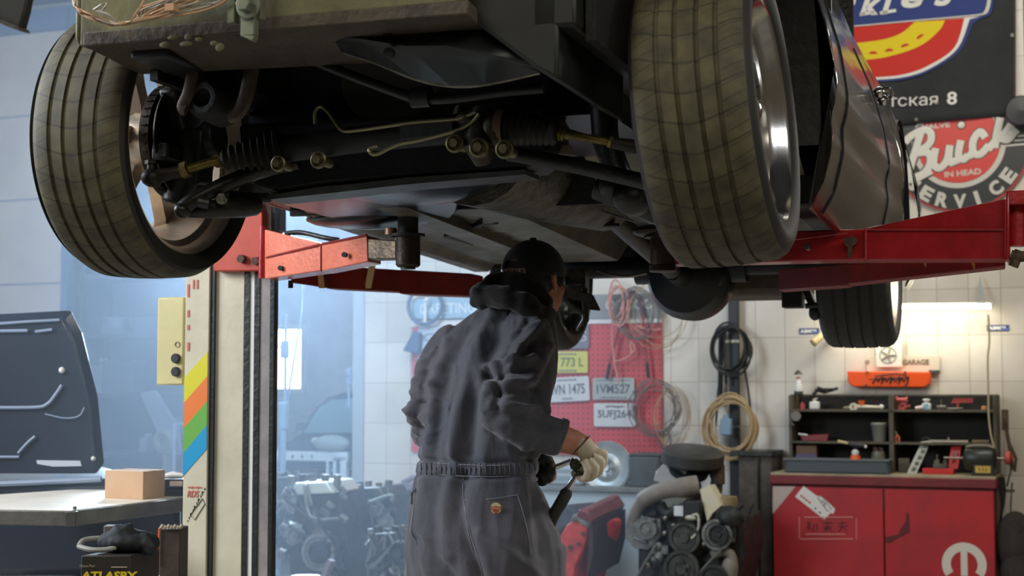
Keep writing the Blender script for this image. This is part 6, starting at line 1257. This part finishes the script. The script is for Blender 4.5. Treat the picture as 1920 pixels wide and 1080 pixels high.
m = MB(); m.tube([B(1231, 1020, -.06), B(1206, 1060, -.06), B(1190, 1090, -.06)], .007, 6); m.build('drive_belt', m1('shiny_belt_edge', (110, 110, 102), .4), t); m = MB(); m.tube([B(1354, 1028, -.06), B(1320, 1064, -.06), B(1300, 1090, -.06)], .007, 6); m.build('drive_belt', m1('shiny_belt_edge', (110, 110, 102), .4), t)
m = MB(); m.tube([B(1238, 1040, -.03), B(1232, 1050, -.05)], .03, 10); m.ball(B(1234, 1025, -.02), .03); m.ball(B(1228, 1048, -.03), (.03, .03, .02)); m.box(B(1240, 1030, 0), (.10, .06, .05)); m.build('water_pump', grime2, t)
m = MB(); m.tube(curve_pts([B(1186, 990, .05), B(1192, 962, .02), B(1206, 938, .0), B(1236, 922, .0), B(1275, 915, .02), B(1308, 910, .06)], 5), [.04] * 10 + [.052] * 10 + [.062] * 6, 18); m.build('intake_elbow', mat('brownish_grey_hose', lin(134, 124, 112), .6, 0, lin(106, 98, 88), 6), t)
m = MB(); m.tube([B(1236, 945, .05), B(1250, 965, .05), B(1270, 955, .05)], .04, 12); m.box(B(1222, 950, .1), (.10, .1, .12)); m.build('dark_bracket', grime, t, bevel=.01)
m = MB(); m.box(B(1275, 958, -.02), (.07, .02, .06)); m.build('white_tag', m1('crumpled_white_tag', (206, 208, 206)), t); m = MB(); m.box(B(1300, 955, -.01), (.11, .08, .11)); m.build('black_canister', blackpl, t, bevel=.01)
m = MB(); m.hull([B(1312, 918, 0), B(1330, 909, 0), B(1352, 948, 0), B(1336, 962, 0), B(1326, 978, 0)], [q + Vector((.02, .06, 0)) for q in (B(1312, 918, 0), B(1330, 909, 0), B(1352, 948, 0), B(1336, 962, 0), B(1326, 978, 0))]); m.build('paper_wrap', m1('cream_paper', (206, 196, 168), .8), t)
m = MB(); m.lathe([(0, 0), (0, .065), (.05, .075), (.10, .065), (.11, 0)], B(1362, 962, .1), (0, 0, 1), 28); m.build('round_filter', mat('olive_tan_filter', lin(140, 122, 84), .6, 0, lin(112, 96, 66), 10), t)
m = MB(); m.tube(curve_pts([B(1300, 975, -.04), B(1296, 968, -.05), B(1308, 965, -.05), B(1310, 985, -.05), B(1305, 1000, -.05), B(1296, 1010, -.06)], 4), .007, 8); m.ball(B(1296, 970, -.03), (.045, .03, .02)); m.build('chrome_bypass', m1('pale_metal_line', (186, 182, 164), .3), t)
m = MB(); m.ball(B(1368, 970, .0), (.09, .08, .07)); m.tube([B(1340, 985, -.02), B(1360, 975, -.02), B(1385, 960, -.02), B(1400, 975, 0)], .022, 10); m.cyl(B(1385, 952, -.02), B(1392, 945, -.02), .016); m.tube([B(1412, 945, -.02), B(1404, 965, -.02), B(1398, 1000, .0)], .008, 6)
for k in range(6): m.tube([B(1330 + k * 9, 980 - k * 2, -.03), B(1338 + k * 8, 996 + 2 * k, -.03)], .012, 8)
m.build('manifold', grime, t)
m = MB(); m.tube(curve_pts([B(1335, 1040, 0), B(1365, 1035, 0), B(1375, 1060, 0), B(1370, 1100, 0)], 4), .03, 12); m.ball(B(1368, 1068, 0), (.05, .05, .08)); m.build('tan_hose', mat('brownish_grey_hose', (0, 0, 0)), t)
for x, y, r in ((1246, 1000, .02), (1259, 1015, .016), (1247, 972, .02), (1262, 985, .018), (1320, 1020, .02), (1310, 975, .02), (1226, 975, .012), (1374, 1012, .018), (1216, 1060, .025)): MB().ball(B(x, y, -.02), r, 10, 8).build('fitting', steel, t)
# tall lower left gearbox
# air cleaner with a fan shaped snorkel
f = floor_at(1290, -.95); B = f.y; t = thing('air_cleaner', 'round dark air cleaner with pale fan-shaped pan tilted on top of the dark engine', 'air cleaner', f)
c = B(1298, 857, 0)
MB().lathe([(0, 0), (0, .185), (.01, .195), (.075, .195), (.085, .18), (.095, .05), (.095, 0)], c + Vector((0, 0, -.04)), (.12, -.18, 1), 44).build('housing', mat('dull_black_housing', lin(62, 60, 54), .5, .2, lin(44, 43, 40), 9), t)
m = MB(); g = [B(1246, 857, -.05), B(1270, 860, -.08), B(1296, 868, -.08), B(1285, 890, -.12), B(1262, 903, -.12), B(1240, 906, -.12), B(1225, 902, -.10), B(1230, 885, -.08), B(1243, 872, -.06)]; m.hull(g, [q + Vector((.0, .02, .01)) for q in g]); m.build('scoop', mat('pale_worn_scoop', lin(150, 138, 122), .35, .3, lin(130, 118, 104), 7), t, bevel=.004)
m = MB(); m.lathe([(0, 0), (0, .12), (.03, .13), (.04, 0)], B(1290, 888, -.02), (.3, -.35, 1), 36); m.tube([B(1335, 875, 0), B(1342, 900, 0), B(1336, 930, .0)], .03, 10); m.build('lower_pan', grime, t)
m = MB(); m.tube([B(1346, 868, 0), B(1350, 890, 0), B(1348, 925, 0)], .02, 10); m.box(B(1350, 890, 0), (.05, .05, .12)); m.cyl(B(1300, 905, .1), (B(1300, 905, .1).x, .1, 0), .05); m.build('support_leg', rust, t)
f = floor_at(1415, -.35); B = f.y; t = thing('metal_cupboard', 'dark grimy metal cupboard standing between the engines and the red cabinet', 'cupboard', f); a, b = B(1385, 870, 0), B(1446, 870, 0); zt2 = B(1415, 850, 0).z; MB().box(((a.x + b.x) / 2, .17, zt2 / 2), (b.x - a.x, .33, zt2)).build('body', mat('brown_grey_stained_metal', lin(122, 112, 98), .6, .1, lin(56, 52, 48), 3.5, .2), t); MB().box(((a.x + b.x) / 2 - .02, .15, zt2), (b.x - a.x + .06, .36, .03)).build('top', blackpaint, t)
m = MB(); m.box((B(1424, 950, 0).x, -.005, zt2 / 2), (.012, .01, zt2 - .05)); m.build('door_edge', blackpaint, t)
# --- hazy engines on the left
def heap(cx, y0, top, label, seed, w, mt1, mt2, big=None, y=-1.3, name='engine'):
    f = floor_at(cx, y); B = f.y; t = thing(name, label, 'engine', f, 'engines in the haze'); rnd = random.Random(seed)
    x0, x1 = cx - w / 2, cx + w / 2
    g = [B(x0 + 8, y0, 0), B(x0 + 4, (y0 + top) / 2, 0), B(x0 + w * .2, top + 14, 0), B(x1 - w * .2, top + 14, 0), B(x1 - 4, (y0 + top) / 2 + 4, 0), B(x1 - 8, y0, 0)]
    m = MB(); m.hull([q + Vector((0, .05, 0)) for q in g], [q + Vector((.02, .4, .02)) for q in g]); m.box(((g[0].x + g[-1].x) / 2, .25, g[0].z / 2), (abs(g[-1].x - g[0].x) * .9, .35, max(g[0].z, .05))); m.build('block', mt1, t, bevel=.012)
    g2 = [B(cx - w * .34, top + 24, 0), B(cx - w * .28, top, 0), B(cx + w * .22, top - 2, 0), B(cx + w * .34, top + 20, 0)]; m = MB(); m.hull([q + Vector((0, -.02, 0)) for q in g2], [q + Vector((.03, .3, .01)) for q in g2]); m.build('valve_cover', mt2, t, bevel=.012)
    for k in range(5):
        x = x0 + w * (.14 + .18 * k); m = MB(); m.cyl(B(x, top + 2 + rnd.random() * 12, .06), B(x + rnd.random() * 6 - 3, top - 8 - rnd.random() * 8, .06), .018 + .012 * rnd.random(), n=12); m.build('filler_neck', rnd.choice([grime2, steel, grime]), t)
    for k in range(4):
        xx, yy = x0 + w * (.18 + .2 * k) + rnd.random() * 8, top + 34 + rnd.random() * (y0 - top) * .6; pulley(t, B(xx, yy, .0 - .02 * k), .04 + .035 * rnd.random(), mt=rnd.choice([grime, grime2]))
    if big: pulley(t, B(*big[:2], -.06), big[2], mt=grime2); pulley(t, B(*big[:2], -.08), big[2] * .6, mt=grime)
    for k in range(6):
        P_ = [B(x0 + rnd.random() * w, top + rnd.random() * (y0 - top) * .8, -.03 - .03 * rnd.random()) for q in range(4)]
        MB().tube(curve_pts(P_, 4), .008 + .008 * rnd.random(), 6).build('hose', rnd.choice([blackrub, grime, grime2]), t)
    m = MB()
    for k in range(22): q = B(x0 + rnd.random() * w, top + 10 + rnd.random() * (y0 - top) * .9, .02); s_z = .015 + .03 * rnd.random(); m.box(q, (s_z * 1.6, s_z, s_z), (rnd.random(), rnd.random(), rnd.random()))
    tag(m.build('bolted_bits', grime2, t, bevel=.004), kind='stuff')
    return t
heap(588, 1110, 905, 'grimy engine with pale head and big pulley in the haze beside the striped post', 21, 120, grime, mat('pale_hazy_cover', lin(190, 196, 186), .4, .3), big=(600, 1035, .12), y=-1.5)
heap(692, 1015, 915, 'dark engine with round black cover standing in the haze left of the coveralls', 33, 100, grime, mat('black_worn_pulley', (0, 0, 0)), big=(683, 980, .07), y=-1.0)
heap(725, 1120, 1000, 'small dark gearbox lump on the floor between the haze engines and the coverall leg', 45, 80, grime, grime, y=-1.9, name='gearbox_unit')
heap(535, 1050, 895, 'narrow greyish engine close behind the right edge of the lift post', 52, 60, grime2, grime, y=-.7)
f = floor_at(640, -1.3); 
m = MB(); B = f.y; m.cyl(B(628, 898, -.2), B(630, 915, -.2), .03); m.lathe([(0, .03), (.03, .035), (.06, .02), (.065, 0)], B(700, 922, -.1) , (0, 0, 1), 16)
# low shelf plank on the wall right above haze engines
f = floor_at(762, -.25); B = f.y; single(MB().box(B(768, 912, 0), (.16, .2, .05)).tube([B(755, 905, 0), B(775, 895, 0), B(790, 900, 0)], .02, 8).box((B(772, 930, 0).x, .05, B(772, 925, 0).z / 2), (.06, .06, B(772, 925, 0).z)), 'vice', mat('hazy_pinkish_iron', lin(120, 110, 120), .5), 'small vice on a stand beside the left of the coverall waist', 'vice', f)
# ================================================================== recess behind the corner, and the left side
# dark off-roader seen past the corner
f = WALL.sub((WY(600, 900, 2.2).x, 2.2, 0)); B = f.y; t = thing('suv', 'dark blue off-road vehicle parked nose left behind the wall corner in the haze', 'car', f)
navyp = m1('dark_navy_car_paint', (40, 62, 88), .3); out_ = [(520, 880), (520, 835), (545, 824), (560, 812), (572, 790), (592, 762), (612, 745), (640, 737), (760, 733), (800, 760), (800, 880)]
m = MB(); g = [B(x, y, 0) for x, y in out_]; m.hull(g, [q + Vector((0, 1.5, 0)) for q in g]); m.build('body', navyp, t, bevel=.03)
m = MB(); g = [(570, 812), (584, 786), (602, 762), (622, 750), (700, 745), (740, 800), (700, 810)]; q_ = [B(x, y, -.01) for x, y in g]; m.prism(q_, (0, .012, 0)); m.build('side_window', mat('pale_reflecting_glass', lin(120, 160, 172), .1, .1), t)
m = MB(); m.box(B(563, 800, -.05), (.06, .08, .08)); m.build('door_mirror', blackpl, t, bevel=.01); m = MB(); m.tube([B(560, 822, -.01), B(620, 814, -.01), B(700, 812, -.01)], .012, 6); m.build('belt_line', blackpaint, t); m = MB(); m.ball(B(592, 826, -.02), (.05, .02, .03)); m.build('side_lamp', white, t)
for px in (560, 740): m = MB(); c = B(px, 890, 0); m.lathe([(-.02, 0), (-.02, .2), (0, .34), (.2, .36), (.22, 0)], (c.x, 0, .36), (0, 1, 0), 36); m.build('wheel', blackrub, t)
# white perforated beam
f = WALL.sub((WY(575, 900, .5).x, .5, 0)); B = f.y; t = thing('white_rack', 'white steel frame with round holes in front of the dark vehicle', 'rack', f)
wsteel = m1('white_rack_paint', (214, 222, 228), .4); a, b = B(505, 847, 0), B(652, 850, 0)
m = MB(); m.box(((a.x + b.x) / 2, .02, a.z - .03), (b.x - a.x, .05, .075)); m.box((B(637, 870, 0).x, .02, (B(637, 855, 0).z) / 2), (.12, .05, B(637, 855, 0).z)); m.box((B(620, 870, 0).x - .03, .02, B(620, 880, 0).z / 2 + .2), (.02, .05, .5)); m.box((B(510, 870, 0).x, .02, .45), (.05, .05, .9)); m.build('frame', wsteel, t, bevel=.004)
m = MB(); [m.cyl(B(px, 856, -.006), B(px, 856, .03), .016, n=14) for px in (514, 532, 550, 568, 586)]; m.box(B(634, 880, -.006), (.035, .005, .16)); m.build('hole', m1('blue_grey_hole', (70, 92, 118)), t)
f = WALL.sub((WY(613, 840, .45).x, .52, B(613, 846, 0).z + 0)); single(MB().ball((0, 0, .06), (.16, .08, .07), 20, 12), 'tarp_roll', m1('pale_grey_bundle', (150, 160, 160), .8), 'pale rounded bundle resting on the white frame', 'bundle', f)
# lamp stand and slanting pole in front of the window
f = WALL.sub((WY(532, 900, -.3).x, -.3, 0)); B = f.y; t = thing('lamp_stand', 'slim grey lamp stand rising in front of the bright window', 'stand', f); greyst = m1('blue_grey_stand', (120, 146, 170), .4)
x_ = B(535, 700, 0).x; MB().cyl((x_, 0, 0), (x_, 0, 1.95), .011).build('pole', greyst, t); MB().cyl((x_ - .02, 0, 0), (x_ - .02, 0, 1.1), .022).build('lower_tube', greyst, t)
c = B(534, 655, 0); MB().box((c.x, 0, c.z), (.05, .05, .13)).build('clamp', greyst, t, bevel=.005); MB().cyl((c.x - .09, 0, c.z + .02), (c.x, 0, c.z + .02), .006).build('clamp_lever', greyst, t); c = B(534, 780, 0); MB().box((c.x - .01, 0, c.z), (.06, .05, .2)).build('lower_clamp', greyst, t, bevel=.005); MB().box((x_ - .02, 0, .02), (.3, .3, .04)).build('base', greyst, t)
f = WALL.sub((WY(550, 900, -.1).x, -.1, 0)); B = f.y; a = B(565, 590, 0); single(MB().tube([(a.x - .33, 0, 0), (a.x - .12, 0, B(548, 760, 0).z), a, (a.x + .01, 0, a.z + .4)], .009, 8), 'flexible_rod', greyst, 'thin slanting flexible rod just right of the lamp stand', 'rod', f)
m = MB(); f = WALL.sub((XC + .0, -.02, 0)); B = f.y
for py in (697, 715, 758): c = B(655, py, 0); m.box((c.x, -.01, c.z), (.04, .03, .04))
m.tube([B(655, 690, 0), B(653, 730, 0), B(656, 770, 0)], .008, 6); single(m, 'wall_switch', greyst, 'small switches and wire on the wall corner edge in the haze', 'switch', f)
struct(MB().box((XC + .04, -.012, 2.5), (.09, .02, 5.0)), 'trim_1', m1('corner_trim', (160, 166, 172)), WALL)
# black tub rim bottom left of the coveralls
f = floor_at(555, -2.2); B = f.y; c = B(555, 1085, 0); t = thing('black_tub', 'black tub with a shiny rim at the bottom edge beside the lift post', 'tub', f)
MB().lathe([(0, 0), (0, .16), (c.z - .02, .21), (c.z - .02, .20), (.02, .15), (.02, 0)], (c.x, .1, 0), (0, 0, 1), 40).build('tub', blackpl, t); MB().tube([(c.x + .207 * math.cos(a), .1 + .207 * math.sin(a), c.z - .02) for a in [2 * math.pi * k / 48 for k in range(48)]], .008, 8, closed=True).build('rim', chrome, t)
m = MB(); m.bar(B(605, 1090, -.1), B(622, 1050, -.1), .05, .03); m.build('brush_handle', mat('hazy_pinkish_iron', (0, 0, 0)), t)

# ---- workbench table on the left
TFm = Frame((-1.5, 3.75, 0), R(-22)); T_ = TFm
steelt = mat('dark_brushed_steel_table', lin(104, 98, 88), .4, .5, lin(76, 72, 66), 8, .1, 60); tops = mat('pale_worn_table_top', lin(250, 242, 226), .4, 0, lin(232, 222, 206), 4)
zt3 = 1.0
P1 = WORLD.z(137, 960, zt3); 
T_ = Frame((P1.x, P1.y, 0), R(0)); Bz = lambda px, py, z=zt3: T_.z(px, py, z)
cA, cB, cC = Bz(135, 957), Bz(342, 932), Bz(-60, 945)
t = thing('steel_table', 'steel-framed table with pale top at the left edge, carton on it', 'table', T_)
dA = (cB - cA); dC = (cC - cA); far = Bz(190, 922); 
ex = (cB - cA).normalized(); ey = Vector((-ex.y, ex.x, 0))
c1, c2, c3, c4 = cA, cA + ex * 1.25, cA + ex * 1.25 + ey * .75 + Vector((-.1, 0, 0)), cC + ey * .5
quad = [Vector((q.x, q.y, zt3)) for q in (Bz(135, 957), Bz(400, 925), Bz(400, 900), Bz(-120, 935), Bz(-120, 957 - 5))]
m = MB(); m.prism([q + Vector((0, 0, 0)) for q in quad], (0, 0, -.012)); m.build('table_top', tops, t)
m = MB(); H_ = -.048
for a, b in ((quad[0], quad[1]), (quad[4], quad[0]), (quad[1], quad[2]), (quad[2], quad[3])): m.bar(a + Vector((0, 0, -.002 + H_ / 2)), b + Vector((0, 0, -.002 + H_ / 2)), .03, -H_)
m.box(quad[0] + Vector((0, 0, H_ / 2 - .002)), (.036, .036, -H_)); m.build('frame_rail', steelt, t, bevel=.003)
for q in (Vector((Bz(133, 980).x - .0, quad[0].y, 0)), Bz(320, 935) + Vector((0, .30, 0)), Bz(-90, 950)): MB().box((q.x, q.y + .02, (zt3 + H_) / 2), (.05, .05, zt3 + H_)).build('leg', steelt, t, bevel=.003)
m = MB(); m.cyl(quad[0] + Vector((0, .03, 0)), quad[0] + Vector((0, .03, .01)), .006, n=8); m.build('corner_bolt', steel, t)
# carton
cardb = mat('plain_cardboard', lin(196, 158, 122), .8, 0, lin(184, 146, 112), 4, .05)
q0, q1, q2 = WORLD.z(196, 934, zt3), WORLD.z(268, 937, zt3), WORLD.z(309, 932, zt3)
hz2 = (WORLD.y(268, 884, q1.y).z - zt3); f = Frame((q1.x, q1.y, zt3), 0); g = [q0 - q1, Vector((0, 0, 0)), q2 - q1, (q2 - q1) + (q0 - q1)]
t = thing('cardboard_box', 'plain brown cardboard box on the steel table', 'box', f); m = MB(); m.hull(g, [q + Vector((0, 0, hz2)) for q in g]); m.build('carton', cardb, t, bevel=.002)
m = MB(); m.tube([(g[0] + g[3]) / 2 + Vector((0, 0, hz2 + .0005)), (g[1] + g[2]) / 2 + Vector((0, 0, hz2 + .0005))], .0012, 5); m.tube([g[1] + Vector((0, 0, .002)), g[1] + Vector((0, 0, hz2))], .001, 5); m.build('flap_seam', m1('cardboard_edge', (150, 118, 88), .8), t)
f = Frame(WORLD.z(326, 930, zt3), 0); t = thing('black_case', 'black tool case with pale label behind the carton on the steel table', 'case', f); k = 1 / 760
MB().box((0, .06, .012), (.10, .16, .024)).build('lower_case', blackpl, t, bevel=.003); MB().box((0.0, .06, .045), (.09, .16, .034)).build('upper_case', blackpl, t, bevel=.003); MB().box((.012, -.022, .046), (.045, .003, .018)).build('label', m1('pale_pink_label', (206, 190, 190)), t)
f = Frame(WORLD.z(326, 930, zt3) + Vector((-.01, .06, .060)), 0); single(MB().tube([(-.035, 0, .010), (-.01, 0, .014), (.03, 0, .010)], [.008, .012, .008], 8), 'plastic_bag_end', white, 'small white crumpled wrapper on top of the black case', 'wrapper', f)
# battery box with gloves and headband, brown crate
zb2 = WORLD.y(200, 1045, 3.65).z
f = Frame((WORLD.y(222, 1080, 3.55).x, 3.55, 0), R(0)); B = f.y; t = thing('battery_box', 'black carton with yellow lettering under the steel table', 'box', f)
a, b, c = B(152, 1042, 0), B(245, 1050, 0), B(292, 1040, .12); MB().prism([(a.x, 0, 0), (b.x, 0, 0), (c.x, .16, 0), (a.x + .05, .2, 0)], (0, 0, a.z)).build('carton', m1('black_printed_carton', (44, 38, 34), .6), t, bevel=.002)
m = MB(); q = B(205, 1079, -.003); m.text('ATLASBX', (q.x, -.003, q.z), .13, .018, depth=.0004, bold=.04, shear=.1); m.build('yellow_lettering', m1('yellow_print', (226, 196, 40), .6), t, smooth=False)
m = MB(); q = B(164, 1061, -.003); m.text('Platinum Plus+', (q.x, -.003, q.z), .035, .006, depth=.0003); q = B(224, 1063, 0); m.box((q.x, -.003, q.z), (.036, .001, .003)); m.build('fine_print', m1('grey_print', (170, 160, 146)), t, smooth=False)
f = Frame((B(222, 1040, .06).x + f.o.x, 3.63, a.z), 0); B3 = f.y; t = thing('work_gloves', 'dark blue-black work gloves heaped on the black battery carton', 'gloves', f)
m = MB(); m.ball((.01, .0, .025), (.065, .05, .03)); m.ball((.045, .01, .02), (.045, .04, .028)); m.tube([(-.03, -.02, .02), (.0, -.02, .05), (.03, -.01, .055)], [.014, .018, .014], 10)
for k in range(4): m.tube([(.03 + .01 * k, -.02, .03 + .004 * k), (.06 + .008 * k, -.03, .02 - .003 * k), (.075, -.03, .0 - .0)], .011, 10)
fuse(m, 'glove_heap', mat('navy_black_glove', lin(32, 38, 48), .7, 0, lin(22, 26, 32), 22), t, .004, 3, lambda c, n: .003 * noise.noise(c * 60))
m = MB(); m.tube(curve_pts([(-.09, -.03, .016), (-.05, -.05, .010), (-.01, -.045, .012), (.01, -.03, .022)], 5), .006, 8); m.tube(curve_pts([(-.09, -.03, .016), (-.085, .01, .028), (-.04, .03, .03)], 5), .006, 8); m.build('grey_band', m1('grey_band', (150, 150, 144)), t)
f = Frame((WORLD.y(322, 1080, 4.6).x, 4.6, 0), 0); B = f.y; t = thing('wooden_crate', 'dark brown wooden crate on the floor between table and lift post', 'crate', f)
a, b = B(300, 992, 0), B(342, 990, 0); MB().box(((a.x + b.x) / 2 - .004, .06, a.z / 2), (b.x - a.x - .006, .12, a.z)).build('box', mat('dark_stained_wood', lin(74, 58, 46), .7, 0, lin(52, 42, 36), 7, .3), t, bevel=.003); m = MB(); [m.tube([B(302 + k * 6, 990, -.01), B(306 + k * 6, 984 + (k % 2) * 3, -.01)], .006, 6) for k in range(7)]; m.build('torn_top_edge', m1('pale_torn_paper', (170, 150, 130), .8), t); m = MB(); m.tube([B(299, 990, -.004), B(297, 1020, -.004), B(298, 1060, -.004)], .003, 5); m.build('orange_edge', orangep, t)
# ---- car with its bonnet up, left
f = Frame((WORLD.y(60, 900, 6.2).x, 6.2, 0), 0); B = f.y; t = thing('open_car', 'dark car with its bonnet raised standing in the haze behind the table', 'car', f)
dk = m1('dark_slate_paint', (34, 40, 52), .3, coat=.5)
m = MB(); g = [B(x, y, 0) for x, y in ((-120, 640), (-60, 606), (118, 597), (140, 640), (170, 760), (182, 890), (-120, 890))]; m.hull(g, [q + Vector((.02, .05, .04)) for q in g]); bon = m.build('bonnet', dk, t, bevel=.01)
for pts, r in ((((-60, 612), (40, 604), (112, 600)), .006), (((-60, 622), (52, 620)), .007), (((66, 622), (98, 618)), .006), (((-60, 764), (60, 764), (88, 758), (104, 740), (116, 722)), .007), (((84, 776), (120, 784), (148, 780), (158, 764)), .003), (((34, 850), (52, 830), (66, 818)), .006), (((-60, 857), (36, 857)), .006), ((60, 700), (40, 760))): 
    if len(pts) > 1 and isinstance(pts[0], tuple): MB().tube(curve_pts([B(x, y, -.012) for x, y in pts], 4), r, 8).build('bonnet_brace', m1('pale_slate_edge', (130, 144, 166), .5), bon)
m = MB(); m.prism([B(x, y, -.01) for x, y in ((68, 863), (150, 864), (153, 874), (100, 875), (70, 870))], (0, .01, 0)); m.build('label_plate', m1('pale_label', (200, 206, 214)), bon)
m = MB(); [m.ball(B(x, y, -.01), r, 10, 8) for x, y, r in ((116, 694, .013), (175, 860, .010))]; m.build('bonnet_buffer', white, bon)
m = MB(); g = [B(x, y, -.2) for x, y in ((-120, 905), (60, 902), (200, 898), (260, 905), (340, 925), (340, 990), (330, 1080), (-120, 1080))]; m.hull(g, [q + Vector((-.5, 1.3, .0)) for q in g]); m.box((B(0, 1000, 0).x, .5, .35), (1.1, 1.0, .5)); m.build('body', dk, t, bevel=.03)
m = MB(); m.tube(curve_pts([B(x, y, -.21) for x, y in ((-120, 912), (60, 905), (190, 898))], 4), .012, 8); m.build('wing_edge', m1('pale_slate_edge', (0, 0, 0)), t)
m = MB(); c = B(140, 1030, -.25); m.lathe([(0, 0), (-.02, .24), (0, .30), (.2, .32), (.22, 0)], (c.x, c.y, .34), (0, 1, 0), 36); m.build('wheel', blackrub, t); m = MB(); m.lathe([(0, .19), (-.02, .20), (-.02, .22), (0, .22)], (c.x, c.y - .01, .34), (0, 1, 0), 36, close=True); m.build('wheel_rim', steel, t)
# ---- hazy shelving and leaning parts between car and post
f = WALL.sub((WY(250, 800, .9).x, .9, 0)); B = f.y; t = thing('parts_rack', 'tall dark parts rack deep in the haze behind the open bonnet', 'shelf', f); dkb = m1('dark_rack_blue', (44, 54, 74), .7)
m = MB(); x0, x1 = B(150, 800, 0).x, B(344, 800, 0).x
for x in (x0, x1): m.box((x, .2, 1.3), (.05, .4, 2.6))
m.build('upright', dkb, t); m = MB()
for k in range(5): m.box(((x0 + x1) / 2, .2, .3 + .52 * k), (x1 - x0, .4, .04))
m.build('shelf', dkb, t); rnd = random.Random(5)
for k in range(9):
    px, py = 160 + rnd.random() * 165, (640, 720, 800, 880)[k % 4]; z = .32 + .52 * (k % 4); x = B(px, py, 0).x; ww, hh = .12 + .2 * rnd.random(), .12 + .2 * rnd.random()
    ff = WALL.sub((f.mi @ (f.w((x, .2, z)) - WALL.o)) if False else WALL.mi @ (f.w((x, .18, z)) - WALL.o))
    kind_, shape = (('storage_box', 0), ('oil_drum', 1), ('canister', 2))[k % 3]
    m = MB()
    if shape == 0: m.box((0, 0, hh / 2), (ww, .22, hh)); m.box((0, 0, hh), (ww + .02, .24, .02))
    elif shape == 1: m.lathe([(0, 0), (0, ww * .5), (hh * .3, ww * .5), (hh * .33, ww * .53), (hh * .36, ww * .5), (hh, ww * .5), (hh, 0)], (0, 0, 0), (0, 0, 1), 20)
    else: m.box((0, 0, hh * .4), (ww * .7, .12, hh * .8)); m.cyl((ww * .1, 0, hh * .8), (ww * .1, 0, hh), .03)
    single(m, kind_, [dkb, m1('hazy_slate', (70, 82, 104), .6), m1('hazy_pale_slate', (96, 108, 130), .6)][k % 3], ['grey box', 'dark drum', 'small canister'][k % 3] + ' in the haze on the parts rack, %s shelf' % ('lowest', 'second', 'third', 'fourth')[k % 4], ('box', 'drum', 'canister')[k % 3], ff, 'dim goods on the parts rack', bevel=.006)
f = WALL.sub((WY(300, 800, .3).x, .3, 0)); B = f.y; hs_ = m1('hazy_pale_slate', (0, 0, 0))
single(MB().prism([B(x, y, 0) for x, y in ((262, 738), (288, 732), (330, 800), (336, 850), (310, 852), (290, 800))], (0, .05, 0)).box((B(310, 900, 0).x, .03, B(310, 850, 0).z / 2), (.04, .05, B(310, 850, 0).z)), 'leaning_panel', hs_, 'pale folded panel leaning in the haze just left of the lift post', 'panel', f, bevel=.004)
f = WALL.sub((WY(320, 830, .1).x, .1, 0)); B = f.y; c = B(306, 828, 0); single(MB().lathe([(0, .04), (-.02, .07), (0, .10), (.06, .10), (.06, .04)], (c.x, 0, c.z), (0, 1, 0), 24, close=True).box((c.x, .06, c.z / 2), (.05, .05, c.z)), 'fan_housing', m1('olive_slate', (96, 104, 100), .5), 'round ring-shaped part on a stand left of the lift post', 'fan', f)
f = WALL.sub((WY(338, 900, .0).x, -.0, 0)); B = f.y; a = B(327, 795, 0); single(MB().tube([(a.x, 0, 0), (a.x, 0, a.z), (B(345, 795, 0).x, 0, a.z)], .012, 8).box((a.x, 0, .02), (.2, .2, .04)), 'pipe_frame', m1('pale_slate_edge', (0, 0, 0)), 'thin pale pipe frame standing left of the lift post', 'frame', f)
